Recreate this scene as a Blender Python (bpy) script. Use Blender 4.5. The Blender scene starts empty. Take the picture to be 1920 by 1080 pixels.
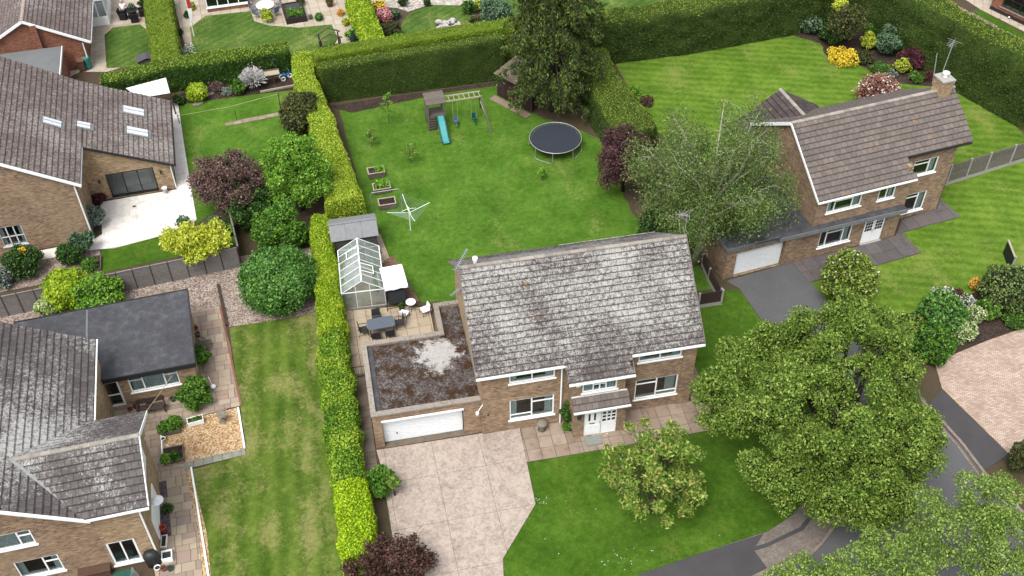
import bpy, math, random
import numpy as np
from mathutils import Vector, Matrix, noise as mnoise

random.seed(7); rng = np.random.default_rng(7)
S = bpy.context.scene
COL = S.collection
R_ = math.radians

# ------------------------------------------------------------------ camera
CAMP = Vector((-5.28518, -35.76018, 46.42412)); YAW = .192310709; PIT = .774914903; ROLL = -.00679303; FPX = 2022.57127
_f = Vector((math.sin(YAW)*math.cos(PIT), math.cos(YAW)*math.cos(PIT), -math.sin(PIT)))
_r0 = Vector((math.cos(YAW), -math.sin(YAW), 0)); _u0 = _r0.cross(_f)
_r = _r0*math.cos(ROLL) + _u0*math.sin(ROLL); _u = -_r0*math.sin(ROLL) + _u0*math.cos(ROLL)
cam = bpy.data.cameras.new('camera'); co = bpy.data.objects.new('camera', cam); COL.objects.link(co)
cam.sensor_fit = 'HORIZONTAL'; cam.angle = 2*math.atan(960/FPX); cam.clip_start = .5; cam.clip_end = 3000
co.matrix_world = Matrix(((_r.x, _u.x, -_f.x, CAMP.x), (_r.y, _u.y, -_f.y, CAMP.y), (_r.z, _u.z, -_f.z, CAMP.z), (0, 0, 0, 1)))
S.camera = co

# ------------------------------------------------------------------ sky and sun (bright overcast)
SUN_EL, SUN_AZ = R_(62), R_(-140)         # high, from the left of the view
w = bpy.data.worlds.new('World'); S.world = w; w.use_nodes = True
nt = w.node_tree; bg = nt.nodes['Background']
sky = nt.nodes.new('ShaderNodeTexSky'); sky.sky_type = 'NISHITA'; sky.sun_disc = False
sky.sun_elevation = SUN_EL; sky.sun_rotation = SUN_AZ; sky.air_density = 1.0; sky.dust_density = 3.0; sky.ozone_density = 1.0
hs = nt.nodes.new('ShaderNodeHueSaturation'); hs.inputs['Saturation'].default_value = .25
nt.links.new(sky.outputs[0], hs.inputs['Color']); nt.links.new(hs.outputs[0], bg.inputs['Color'])
bg.inputs['Strength'].default_value = .15
sl = bpy.data.lights.new('sun', 'SUN'); sl.energy = 1.5; sl.angle = R_(28); sl.color = (1, .965, .91)
so = bpy.data.objects.new('sun', sl); COL.objects.link(so)
sd = Vector((math.sin(SUN_AZ)*math.cos(SUN_EL), math.cos(SUN_AZ)*math.cos(SUN_EL), math.sin(SUN_EL)))
so.rotation_euler = sd.to_track_quat('Z', 'Y').to_euler(); so.location = (0, 0, 60)
vs = S.view_settings; vs.view_transform = 'Standard'; vs.look = 'None'; vs.gamma = 1; vs.use_curve_mapping = False; vs.exposure = 1.2
S.render.engine = 'CYCLES'; S.cycles.max_bounces = 5; S.cycles.diffuse_bounces = 2; S.cycles.glossy_bounces = 2; S.cycles.transmission_bounces = 3; S.cycles.transparent_max_bounces = 8

# ------------------------------------------------------------------ survey helper: where the line of sight of a photo pixel meets height z
def P(px, py, z=0.0):
    d = _f + _r*((px-960)/FPX) + _u*((540-py)/FPX)
    return CAMP + d*((z-CAMP.z)/d.z)
def XY(p):
    if p[0] == 'w': return (p[1], p[2])
    q = P(p[0], p[1], p[2] if len(p) > 2 else 0); return (q.x, q.y)
def PX(pts): return [XY(p) for p in pts]

# ------------------------------------------------------------------ mesh helpers
def tag(o, label=None, cat=None, group=None, kind=None):
    if label: o['label'] = label
    if cat: o['category'] = cat
    if group: o['group'] = group
    if kind: o['kind'] = kind
    return o
def empty(name, loc=(0, 0, 0), rz=0, parent=None):
    o = bpy.data.objects.new(name, None); COL.objects.link(o); o.location = loc; o.rotation_euler = (0, 0, rz)
    o.empty_display_size = .2
    if parent: o.parent = parent
    return o
def thing(name, label, cat, loc=(0, 0, 0), rz=0, group=None):
    return tag(empty(name, (loc[0], loc[1], loc[2] if len(loc) > 2 else 0), rz), label, cat, group)
def auto_uv(me):
    uv = me.uv_layers.new(name='uv')
    for p in me.polygons:
        n = p.normal
        if abs(n.z) > .7:
            for li in p.loop_indices:
                c = me.vertices[me.loops[li].vertex_index].co; uv.data[li].uv = (c.x, c.y)
        else:
            t = Vector((-n.y, n.x, 0)); t = t.normalized() if t.length > 1e-6 else Vector((1, 0, 0))
            for li in p.loop_indices:
                c = me.vertices[me.loops[li].vertex_index].co; uv.data[li].uv = (c.dot(t), c.z)
class MB:
    def __init__(s): s.v = []; s.f = []
    def add(s, vs, fs):
        n = len(s.v); s.v += [tuple(v) for v in vs]; s.f += [tuple(i+n for i in f) for f in fs]; return s
    def box(s, x0, x1, y0, y1, z0, z1):
        return s.add([(x0,y0,z0),(x1,y0,z0),(x1,y1,z0),(x0,y1,z0),(x0,y0,z1),(x1,y0,z1),(x1,y1,z1),(x0,y1,z1)],
                     [(3,2,1,0),(4,5,6,7),(0,1,5,4),(1,2,6,5),(2,3,7,6),(3,0,4,7)])
    def bar(s, a, b, w, h=None):
        a = Vector(a); b = Vector(b); h = h or w; d = (b-a).normalized()
        x = d.cross(Vector((0, 0, 1)));  x = x.normalized() if x.length > 1e-4 else Vector((1, 0, 0))
        y = x.cross(d); q = []
        for c in (a, b):
            for sx, sy in ((-1,-1),(1,-1),(1,1),(-1,1)): q.append(c + x*(sx*w/2) + y*(sy*h/2))
        return s.add(q, [(3,2,1,0),(4,5,6,7),(0,1,5,4),(1,2,6,5),(2,3,7,6),(3,0,4,7)])
    def tube(s, pts, r, n=6):
        pts = [Vector(p) for p in pts]; m = len(pts)
        rr = r if isinstance(r, (list, tuple)) else [r]*m
        vs = []; fs = []; px = None
        for i, p in enumerate(pts):
            d = (pts[min(i+1, m-1)] - pts[max(i-1, 0)]).normalized()
            if px is None:
                px = d.cross(Vector((0, 0, 1)))
                if px.length < 1e-3: px = Vector((1, 0, 0))
            px = (px - d*px.dot(d)).normalized(); py = d.cross(px)
            for k in range(n):
                a = 2*math.pi*k/n; vs.append(p + (px*math.cos(a) + py*math.sin(a))*rr[i])
        for i in range(m-1):
            for k in range(n): fs.append((i*n+k, i*n+(k+1) % n, (i+1)*n+(k+1) % n, (i+1)*n+k))
        fs.append(tuple(range(n-1, -1, -1))); fs.append(tuple((m-1)*n+k for k in range(n)))
        return s.add(vs, fs)
    def lathe(s, prof, c=(0, 0, 0), n=16, sx=1, sy=1):
        vs = []; fs = []; m = len(prof)
        for r, z in prof:
            for k in range(n):
                a = 2*math.pi*k/n; vs.append((c[0]+r*sx*math.cos(a), c[1]+r*sy*math.sin(a), c[2]+z))
        for i in range(m-1):
            for k in range(n): fs.append((i*n+k, i*n+(k+1) % n, (i+1)*n+(k+1) % n, (i+1)*n+k))
        fs.append(tuple(range(n-1, -1, -1))); fs.append(tuple((m-1)*n+k for k in range(n)))
        return s.add(vs, fs)
    def prism(s, poly, z0, z1):
        n = len(poly); a = sum(poly[i][0]*poly[(i+1) % n][1]-poly[(i+1) % n][0]*poly[i][1] for i in range(n))
        if a < 0: poly = poly[::-1]
        vs = [(p[0], p[1], z0) for p in poly] + [(p[0], p[1], z1) for p in poly]
        fs = [tuple(range(n-1, -1, -1)), tuple(range(n, 2*n))] + [(i, (i+1) % n, n+(i+1) % n, n+i) for i in range(n)]
        return s.add(vs, fs)
    def slab3(s, pts, t):
        """a flat polygon in space given thickness t against its normal"""
        pts = [Vector(p) for p in pts]; n = len(pts)
        nn = (pts[1]-pts[0]).cross(pts[2]-pts[1]).normalized()
        vs = pts + [p-nn*t for p in pts]
        return s.add(vs, [tuple(range(n)), tuple(range(2*n-1, n-1, -1))] + [(i, n+i, n+(i+1) % n, (i+1) % n) for i in range(n)])
    def mesh(s, name, mat=None, smooth=False, uv=True):
        me = bpy.data.meshes.new(name); me.from_pydata(s.v, [], s.f); me.update()
        if mat: me.materials.append(mat)
        if uv: auto_uv(me)
        if smooth: me.polygons.foreach_set('use_smooth', [True]*len(me.polygons))
        return me
    def build(s, name, mat, parent=None, smooth=False, loc=None, rz=0, uv=True):
        o = bpy.data.objects.new(name, s.mesh(name, mat, smooth, uv)); COL.objects.link(o)
        if parent: o.parent = parent
        if loc is not None: o.location = loc
        if rz: o.rotation_euler = (0, 0, rz)
        return o
def mesh_obj(name, me, parent=None, loc=None, rz=0):
    o = bpy.data.objects.new(name, me); COL.objects.link(o)
    if parent: o.parent = parent
    if loc is not None: o.location = loc
    if rz: o.rotation_euler = (0, 0, rz)
    return o
def copy_tree(o, parent=None):
    c = o.copy(); COL.objects.link(c); c.parent = parent
    for ch in list(o.children): copy_tree(ch, c)
    return c
def wall_holes(u0, u1, z0, z1, holes, t):
    """wall in local x (u), z, thickness t towards +y, with rectangular openings"""
    us = sorted({u0, u1, *[h[0] for h in holes], *[h[1] for h in holes]}); zs = sorted({z0, z1, *[h[2] for h in holes], *[h[3] for h in holes]})
    us = [a for a in us if u0 <= a <= u1]; zs = [a for a in zs if z0 <= a <= z1]
    def solid(i, j):
        if i < 0 or j < 0 or i >= len(us)-1 or j >= len(zs)-1: return False
        x = (us[i]+us[i+1])/2; z = (zs[j]+zs[j+1])/2
        return not any(h[0] < x < h[1] and h[2] < z < h[3] for h in holes)
    m = MB()
    for i in range(len(us)-1):
        for j in range(len(zs)-1):
            if not solid(i, j): continue
            a, b, c, d = us[i], us[i+1], zs[j], zs[j+1]
            m.add([(a,0,c),(b,0,c),(b,0,d),(a,0,d)], [(0,1,2,3)]); m.add([(a,t,c),(b,t,c),(b,t,d),(a,t,d)], [(3,2,1,0)])
            if not solid(i-1, j): m.add([(a,0,c),(a,t,c),(a,t,d),(a,0,d)], [(3,2,1,0)])
            if not solid(i+1, j): m.add([(b,0,c),(b,t,c),(b,t,d),(b,0,d)], [(0,1,2,3)])
            if not solid(i, j-1): m.add([(a,0,c),(b,0,c),(b,t,c),(a,t,c)], [(3,2,1,0)])
            if not solid(i, j+1): m.add([(a,0,d),(b,0,d),(b,t,d),(a,t,d)], [(0,1,2,3)])
    return m

# ------------------------------------------------------------------ materials
K = .52
def c8(r, g, b, k=None):
    k = K if k is None else k
    f = lambda v: ((v/255+.055)/1.055)**2.4 if v > 10 else v/255/12.92
    return (f(r)*k, f(g)*k, f(b)*k, 1)
class NT:
    def __init__(s, name):
        s.m = bpy.data.materials.new(name); s.m.use_nodes = True; s.t = s.m.node_tree; s.b = s.t.nodes['Principled BSDF']
    def n(s, typ, **kw):
        x = s.t.nodes.new(typ)
        for k, v in kw.items():
            if k.startswith('_'): setattr(x, k[1:], v)
            else: x.inputs[k.replace('__', ' ')].default_value = v
        return x
    def l(s, a, b): s.t.links.new(a, b); return s
    def pos(s, sc=(1, 1, 1), rot=(0, 0, 0)):
        g = s.n('ShaderNodeNewGeometry'); mp = s.n('ShaderNodeMapping'); mp.inputs['Scale'].default_value = sc; mp.inputs['Rotation'].default_value = rot
        s.l(g.outputs['Position'], mp.inputs['Vector']); return mp.outputs[0]
    def noise(s, scale, detail=4, rough=.6, vec=None, dist=0):
        x = s.n('ShaderNodeTexNoise'); x.inputs['Scale'].default_value = scale; x.inputs['Detail'].default_value = detail
        x.inputs['Roughness'].default_value = rough; x.inputs['Distortion'].default_value = dist
        s.l(vec or s.pos(), x.inputs['Vector']); return x.outputs['Fac']
    def ramp(s, fac, stops, interp='LINEAR'):
        x = s.n('ShaderNodeValToRGB'); cr = x.color_ramp; cr.interpolation = interp
        while len(cr.elements) < len(stops): cr.elements.new(.5)
        for e, (p, c) in zip(cr.elements, stops):
            e.position = p; e.color = c if isinstance(c, (tuple, list)) else (c, c, c, 1)
        s.l(fac, x.inputs['Fac']); return x.outputs['Color']
    def mix(s, fac, a, b, typ='MIX'):
        x = s.n('ShaderNodeMix', _data_type='RGBA', _blend_type=typ)
        for v, i in ((fac, 0), (a, 6), (b, 7)):
            if isinstance(v, (int, float)): x.inputs[i].default_value = v
            elif isinstance(v, tuple): x.inputs[i].default_value = v
            else: s.l(v, x.inputs[i])
        return x.outputs[2]
    def math(s, op, a, b=None):
        x = s.n('ShaderNodeMath', _operation=op)
        for v, i in ((a, 0), (b, 1)):
            if v is None: continue
            if isinstance(v, (int, float)): x.inputs[i].default_value = v
            else: s.l(v, x.inputs[i])
        return x.outputs[0]
    def rnd(s):
        a = s.n('ShaderNodeObjectInfo').outputs['Random']; b = s.n('ShaderNodeNewGeometry').outputs['Random Per Island']
        return s.math('FRACT', s.math('ADD', a, b))
    def done(s, col, rough=.8, bump=None, bstr=.3, bdist=.02, spec=.3, metal=0):
        if isinstance(col, tuple): s.b.inputs['Base Color'].default_value = col
        else: s.l(col, s.b.inputs['Base Color'])
        if isinstance(rough, (int, float)): s.b.inputs['Roughness'].default_value = rough
        else: s.l(rough, s.b.inputs['Roughness'])
        s.b.inputs['Specular IOR Level'].default_value = spec; s.b.inputs['Metallic'].default_value = metal
        if bump is not None:
            x = s.n('ShaderNodeBump'); x.inputs['Strength'].default_value = bstr; x.inputs['Distance'].default_value = bdist
            s.l(bump, x.inputs['Height']); s.l(x.outputs[0], s.b.inputs['Normal'])
        return s.m
MATS = {}
def flat(name, col, rough=.7, var=.15, scale=6, metal=0, spec=.3, bump=0, rnd=0):
    """paint, plastic, wood or metal: one colour, a little worn"""
    if name in MATS: return MATS[name]
    t = NT(name); n = t.noise(scale, 5)
    d = tuple(max(0, x*(1-var*1.6)) for x in col[:3])+(1,); l = tuple(min(1, x*(1+var)) for x in col[:3])+(1,)
    c = t.ramp(n, [(.25, d), (.75, l)])
    if rnd: c = t.mix(t.math('MULTIPLY', t.rnd(), rnd), c, tuple(x*.35 for x in col[:3])+(1,))
    MATS[name] = t.done(c, rough, n if bump else None, bump, .01, spec, metal); return MATS[name]
def brick(name, cols, mortar, k=None):
    t = NT(name); uvn = t.n('ShaderNodeUVMap').outputs[0]
    b = t.n('ShaderNodeTexBrick'); b.inputs['Scale'].default_value = 1; b.inputs['Brick Width'].default_value = .225; b.inputs['Row Height'].default_value = .075
    b.inputs['Mortar Size'].default_value = .009; b.inputs['Bias'].default_value = 0; b.inputs['Mortar Smooth'].default_value = .3
    b.inputs['Color1'].default_value = (0, 0, 0, 1); b.inputs['Color2'].default_value = (1, 1, 1, 1); b.inputs['Mortar'].default_value = (.5, .5, .5, 1)
    t.l(uvn, b.inputs['Vector'])
    base = t.ramp(b.outputs['Color'], [(i/(len(cols)-1), c) for i, c in enumerate(cols)])
    n = t.noise(1.3, 5); base = t.mix(t.ramp(n, [(.42, 0.), (.7, .45)]), base, cols[0])
    n2 = t.noise(.5, 3); base = t.mix(t.ramp(n2, [(.45, 0.), (.7, .35)]), base, cols[-1])
    col = t.mix(b.outputs['Fac'], base, mortar)
    return t.done(col, .9, t.math('SUBTRACT', 1, b.outputs['Fac']), .5, .01, .2)
def tilemat(name, base, dark, light, lichen, lich_lo, lich_hi, orange=None, patch=.35, fine=22, rowdark=.5, high=None):
    t = NT(name)
    r = t.rnd(); c = t.ramp(r, [(0, dark), (.45, base), (1, light)])
    c = t.mix(t.ramp(t.noise(2.5, 6), [(.35, .55), (.7, 0.)]), c, dark)
    big = t.noise(patch, 3, .5); fn = t.noise(fine, 5, .75); mid = t.noise(5, 4, .65)
    s = t.math('ADD', t.math('MULTIPLY', fn, .6), t.math('MULTIPLY', mid, .4))
    thr = t.ramp(big, [(.3, lich_lo), (.72, lich_hi)])
    if high:                     # more lichen towards the ridge, where the roof stays driest
        sz = t.n('ShaderNodeSeparateXYZ'); t.l(t.pos(), sz.inputs[0]); thr = t.math('ADD', thr, t.ramp(t.math('DIVIDE', sz.outputs[2], 10), [(high[0]/10, 0.), (high[1]/10, high[2])]))
    m = t.math('GREATER_THAN', t.math('ADD', s, thr), 1.0)
    sm = t.n('ShaderNodeMapRange'); sm.inputs['From Min'].default_value = .93; sm.inputs['From Max'].default_value = 1.07
    t.l(t.math('ADD', s, thr), sm.inputs['Value'])
    c = t.mix(sm.outputs[0], c, t.ramp(t.noise(40, 3), [(.3, tuple(x*.6 for x in lichen[:3])+(1,)), (.7, lichen)]))
    o = t.noise(.9, 3, .6, t.pos((1, 1, 1), (0, 0, 1.1))); o2 = t.noise(9, 4)
    # painted shade under the tile lips, plus moss and dirt in laps and joints
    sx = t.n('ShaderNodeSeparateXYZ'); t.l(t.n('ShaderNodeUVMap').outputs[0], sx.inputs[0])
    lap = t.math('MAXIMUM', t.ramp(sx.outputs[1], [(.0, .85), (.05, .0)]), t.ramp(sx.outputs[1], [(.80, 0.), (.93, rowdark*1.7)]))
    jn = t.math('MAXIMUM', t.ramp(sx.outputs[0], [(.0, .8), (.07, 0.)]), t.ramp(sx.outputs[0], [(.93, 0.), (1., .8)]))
    moss_shade = t.math('MULTIPLY', t.math('MAXIMUM', lap, t.math('MULTIPLY', jn, .75)), t.ramp(t.noise(6, 4), [(.3, .55), (.6, 1.)]))
    # orange lichen in a few spots
    if orange: c = t.mix(t.math('MULTIPLY', t.ramp(o, [(.66, 0.), (.72, 1.)]), t.ramp(o2, [(.45, 0.), (.6, 1.)])), c, orange)
    c = t.mix(moss_shade, c, tuple(x*.35 for x in dark[:3])+(1,))
    return t.done(c, .95, s, .5, .02, .1)
def grassmat(name, dark, mid, light, dry=None, dry_lo=.55, stripe=None, dscale=.35):
    t = NT(name)
    n1 = t.noise(.4, 4, .6); n2 = t.noise(2.6, 6, .75); n3 = t.noise(17, 5, .85)
    mixn = t.math('ADD', t.math('ADD', t.math('MULTIPLY', n1, .30), t.math('MULTIPLY', n2, .36)), t.math('MULTIPLY', n3, .34))
    if stripe:
        wv = t.n('ShaderNodeTexWave'); wv.inputs['Scale'].default_value = stripe[0]; wv.inputs['Distortion'].default_value = 2.5; wv.inputs['Detail'].default_value = 3; wv.inputs['Detail Scale'].default_value = .8
        t.l(t.pos((1, 1, 1), (0, 0, stripe[1])), wv.inputs['Vector'])
        mixn = t.math('ADD', mixn, t.math('MULTIPLY', t.math('SUBTRACT', wv.outputs['Fac'], .5), stripe[2]))
    c = t.ramp(mixn, [(.40, dark), (.5, mid), (.60, light)])
    if dry:
        d = t.noise(dscale, 5, .65, t.pos((1, .6, 1))); d2 = t.noise(5, 5, .75)
        f = t.ramp(t.math('ADD', t.math('MULTIPLY', d, .62), t.math('MULTIPLY', d2, .38)), [(dry_lo-.03, 0.), (dry_lo+.1, .85)])
        c = t.mix(f, c, dry)
    return t.done(c, .95, t.math('ADD', n2, n3), .6, .03, .1)
def speck(name, cols, scale, big=.4, rough=.9, bump=.4, voro=True):
    """gravel, chippings, tarmac: many small stones of several colours"""
    t = NT(name)
    if voro:
        v = t.n('ShaderNodeTexVoronoi'); v.inputs['Scale'].default_value = scale; t.l(t.pos(), v.inputs['Vector'])
        sep = t.n('ShaderNodeSeparateColor'); t.l(v.outputs['Color'], sep.inputs[0]); fac = sep.outputs[0]; h = v.outputs['Distance']
    else: fac = t.noise(scale, 4, .8); h = fac
    c = t.ramp(fac, [(.2+.6*i/(len(cols)-1), q) for i, q in enumerate(cols)])
    c = t.mix(t.ramp(t.noise(big, 5, .65), [(.4, 0.), (.75, .6)]), c, cols[0])
    return t.done(c, rough, h, bump, .015, .2)
def slabmat(name, cols, dirt, scale=3, dirt_lo=.5, grain=25, rough=.85, soft=.16):
    t = NT(name); c = t.ramp(t.rnd(), [(i/(len(cols)-1), q) for i, q in enumerate(cols)])
    a = t.noise(scale, 6, .7); b = t.noise(grain, 4, .7); g = t.noise(.5, 3)
    f = t.math('ADD', t.math('ADD', t.math('MULTIPLY', a, .5), t.math('MULTIPLY', b, .3)), t.math('MULTIPLY', g, .2))
    c = t.mix(t.ramp(f, [(dirt_lo, 0.), (dirt_lo+soft, .8)]), c, dirt)
    return t.done(c, rough, b, .25, .01, .25)
def leafmat(name, dark, mid, light, trans=.28, nscale=.8, spots=None, nw=.4, rough=.6):
    t = NT(name); r = t.n('ShaderNodeNewGeometry').outputs['Random Per Island']; n = t.noise(nscale, 3)
    f = t.math('ADD', t.math('MULTIPLY', r, 1-nw), t.math('MULTIPLY', n, nw))
    c = t.ramp(f, [(.22, dark), (.5, mid), (.78, light)])
    if spots: c = t.mix(t.math('GREATER_THAN', r, spots[1]), c, spots[0])
    t.done(c, rough, None, spec=.25)
    if trans:
        tr = t.n('ShaderNodeBsdfTranslucent'); t.l(c, tr.inputs['Color']); ms = t.n('ShaderNodeMixShader'); ms.inputs[0].default_value = trans
        out = t.t.nodes['Material Output']; t.l(t.b.outputs[0], ms.inputs[1]); t.l(tr.outputs[0], ms.inputs[2]); t.l(ms.outputs[0], out.inputs['Surface'])
    return t.m
def glassmat(name, tint=(.75, .8, .8, 1), refl=.16, film=0):
    t = NT(name); out = t.t.nodes['Material Output']
    tr = t.n('ShaderNodeBsdfTransparent'); tr.inputs[0].default_value = tint; gl = t.n('ShaderNodeBsdfGlossy'); gl.inputs['Roughness'].default_value = .03
    fr = t.n('ShaderNodeLayerWeight'); fr.inputs['Blend'].default_value = .12
    f = t.math('ADD', t.math('MULTIPLY', fr.outputs['Fresnel'], .8), refl*.4); ms = t.n('ShaderNodeMixShader')
    t.l(f, ms.inputs[0]); t.l(tr.outputs[0], ms.inputs[1]); t.l(gl.outputs[0], ms.inputs[2]); last = ms.outputs[0]
    if film:                      # shading paint and algae on the panes
        df = t.n('ShaderNodeBsdfDiffuse'); df.inputs[0].default_value = (.55, .6, .57, 1); m2 = t.n('ShaderNodeMixShader')
        t.l(t.ramp(t.noise(1.4, 5, .7), [(.35, film*.5), (.7, min(1, film*1.6))]), m2.inputs[0]); t.l(last, m2.inputs[1]); t.l(df.outputs[0], m2.inputs[2]); last = m2.outputs[0]
    t.l(last, out.inputs['Surface'])
    return t.m

WHITE = flat('white_upvc', (.72, .73, .73, 1), .4, .05)
WHITED = flat('white_weathered', (.6, .6, .57, 1), .6, .18)
BLACK = flat('black_paint', (.018, .019, .02, 1), .5, .2)
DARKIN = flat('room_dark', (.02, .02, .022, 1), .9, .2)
UNDER = flat('roof_underlay', (.03, .027, .026, 1), .95, .2)
LEAD = flat('lead_sheet', (.14, .145, .15, 1), .6, .2)
GLASS = glassmat('window_glass'); GLASSG = glassmat('greenhouse_glass', (.86, .9, .88, 1), .3, .15)
CURT = flat('curtain_cloth', (.62, .66, .66, 1), .9, .12)
CONC = flat('concrete_post', c8(190, 186, 178), .9, .15, 8)
GALV = flat('galvanised_metal', (.35, .36, .37, 1), .45, .15, 8, .6)
TERRA = flat('terracotta', c8(170, 95, 70), .85, .2, 8)
SOIL = speck('soil', [c8(48, 38, 34), c8(72, 58, 50), c8(95, 80, 70)], 18, 1.2)
BRICK_A = brick('brick_buff_brown', [c8(112, 86, 70), c8(158, 126, 98), c8(186, 150, 116), c8(208, 176, 140)], c8(184, 168, 148))
BRICK_B = brick('brick_mixed_buff', [c8(112, 84, 70), c8(158, 126, 100), c8(184, 150, 116), c8(205, 176, 140)], c8(182, 166, 146))
BRICK_L = brick('brick_pale_buff', [c8(138, 108, 84), c8(182, 150, 112), c8(205, 172, 132), c8(222, 194, 154)], c8(196, 178, 152))
BRICK_R = brick('brick_red', [c8(120, 66, 50), c8(158, 92, 68), c8(178, 108, 80), c8(192, 128, 98)], c8(168, 140, 122))
# ================================================================== the setting: ground, lawns, paving, road
def spline(pts, n=5):
    """closed Catmull-Rom through the points"""
    out = []; m = len(pts)
    for i in range(m):
        p0, p1, p2, p3 = [pts[(i+k-1) % m] for k in range(4)]
        for j in range(n):
            t = j/n; out.append(tuple(.5*((2*p1[a])+(-p0[a]+p2[a])*t+(2*p0[a]-5*p1[a]+4*p2[a]-p3[a])*t*t+(-p0[a]+3*p1[a]-3*p2[a]+p3[a])*t**3) for a in (0, 1)))
    return out
def ragged(poly, amp, step=.35):
    out = []
    for i in range(len(poly)):
        a = Vector(poly[i]); b = Vector(poly[(i+1) % len(poly)]); n = max(1, int((b-a).length/step)); d = (b-a); q = Vector((-d.y, d.x)).normalized() if d.length > 0 else Vector((0, 0))
        for k in range(n):
            p = a+d*(k/n); s = amp*mnoise.noise(Vector((p.x*1.7, p.y*1.7, 3.3))) if k else 0
            out.append(tuple(p+q*s))
    return out
def sheet(name, poly, z, mat, kind='structure', rag=0, smooth=0):
    if smooth: poly = spline(poly, smooth)
    if rag: poly = ragged(poly, rag)
    return tag(MB().prism(poly, -.06, z).build(name, mat), kind=kind)
def clip_rect(poly, x0, x1, y0, y1):
    for ax, lim, sg in ((0, x0, 1), (0, x1, -1), (1, y0, 1), (1, y1, -1)):
        out = []; n = len(poly)
        for i in range(n):
            a, b = poly[i], poly[(i+1) % n]; da = (a[ax]-lim)*sg; db = (b[ax]-lim)*sg
            if da >= 0: out.append(a)
            if (da >= 0) != (db >= 0):
                t = da/(da-db); out.append((a[0]+(b[0]-a[0])*t, a[1]+(b[1]-a[1])*t))
        poly = out
        if len(poly) < 3: return []
    return poly
def parea(p): return abs(sum(p[i][0]*p[(i+1) % len(p)][1]-p[(i+1) % len(p)][0]*p[i][1] for i in range(len(p))))/2
_slabcache = {}
def pave(parent, poly, z, h, mat, yaw, size=(.6, .6), mode='grid', gap=.012, origin=(0, 0), name='slab', limit=300, bond=0, seed=1, skip=0, wob=.006):
    """lay single slabs over a polygon; each one is an object of its own"""
    rd = random.Random(seed); ca, sa = math.cos(yaw), math.sin(yaw)
    L = [((x-origin[0])*ca+(y-origin[1])*sa, -(x-origin[0])*sa+(y-origin[1])*ca) for x, y in poly]
    xs = [p[0] for p in L]; ys = [p[1] for p in L]; cells = []
    if mode == 'grid':
        w_, d_ = size; j = math.floor(min(ys)/d_)
        while j*d_ < max(ys):
            off = (j % 2)*bond*w_; i = math.floor((min(xs)-off)/w_)
            while i*w_+off < max(xs): cells.append((i*w_+off, i*w_+off+w_, j*d_, j*d_+d_)); i += 1
            j += 1
    else:                       # mixed stone sizes laid in courses of varying depth
        y = min(ys)
        while y < max(ys):
            d_ = rd.choice((.3, .45, .45, .6))*size[0]; x = min(xs)-rd.random()*.5
            while x < max(xs):
                w_ = rd.choice((.3, .45, .6, .6, .75))*size[0]
                if d_ > .5*size[0] and rd.random() < .35:
                    cells += [(x, x+w_, y, y+d_/2), (x, x+w_, y+d_/2, y+d_)]
                else: cells.append((x, x+w_, y, y+d_))
                x += w_
            y += d_
    items = []
    for (a, b, c, d) in cells:
        q = clip_rect(L, a+gap/2, b-gap/2, c+gap/2, d-gap/2)
        if len(q) < 3 or parea(q) < .012 or (skip and rd.random() < skip): continue
        cx, cy = (a+b)/2, (c+d)/2; full = parea(q) > .995*(b-a-gap)*(d-c-gap)
        items.append((q, cx, cy, full, b-a, d-c))
    def wpos(cx, cy): return (origin[0]+cx*ca-cy*sa, origin[1]+cx*sa+cy*ca)
    items.sort(key=lambda t: (Vector((*wpos(t[1], t[2]), 0))-CAMP).length)
    rest = MB()
    for k, (q, cx, cy, full, w_, d_) in enumerate(items):
        dz = rd.uniform(-wob, wob)
        if k < limit:
            key = (round(w_, 3), round(d_, 3), h, mat.name) if full else None
            me = _slabcache.get(key) if key else None
            if me is None:
                me = MB().prism([(x-cx, y-cy) for x, y in q], -h, 0).mesh(name, mat)
                if key: _slabcache[key] = me
            mesh_obj(name, me, parent, (*wpos(cx, cy), z+h+dz), yaw)
        else:
            rest.prism([wpos(x, y) for x, y in q], z, z+h+dz)
    if rest.v: tag(rest.build(name+'_field', mat, parent), kind='stuff')

GR_BASE = grassmat('rough_ground', c8(62, 60, 40), c8(84, 84, 52), c8(96, 104, 60), c8(98, 82, 70), .42, dscale=.5)
LAWN_BACK = grassmat('lawn_back_grass', c8(62, 98, 24), c8(86, 126, 38), c8(112, 148, 56), c8(144, 154, 82), .57)
LAWN_FRONT = grassmat('lawn_front_grass', c8(54, 88, 18), c8(74, 110, 28), c8(100, 134, 44), c8(130, 136, 62), .58)
LAWN_DRY = grassmat('lawn_dry_grass', c8(66, 92, 26), c8(90, 116, 38), c8(116, 138, 56), c8(162, 156, 100), .515, (.32, .02, .07), .5)
LAWN_R = grassmat('lawn_right_grass', c8(76, 108, 28), c8(102, 136, 42), c8(130, 158, 60), c8(152, 156, 86), .56, (.42, 1.9, .06))
LAWN_FAR = grassmat('lawn_far_grass', c8(62, 94, 34), c8(84, 114, 46), c8(110, 136, 62), c8(166, 166, 100), .54, (.5, .9, .05))
TARMAC = speck('tarmac_grey', [c8(88, 87, 88), c8(112, 112, 114), c8(136, 136, 136)], 24, .3, bump=.25, voro=False)
TARMAC_D = speck('tarmac_dark', [c8(70, 68, 70), c8(88, 86, 88), c8(104, 102, 104)], 40, .5, bump=.25, voro=False)
FOOTWAY = speck('footway_worn', [c8(96, 84, 78), c8(146, 136, 128), c8(178, 168, 160)], 9, .9, bump=.3, voro=False)
KERB = flat('kerb_concrete', c8(168, 152, 138), .9, .3, 5, rnd=.25)
GRAVEL_P = speck('gravel_pink', [c8(120, 100, 90), c8(158, 138, 126), c8(188, 170, 156), c8(206, 194, 184)], 16, 1.2)
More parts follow.
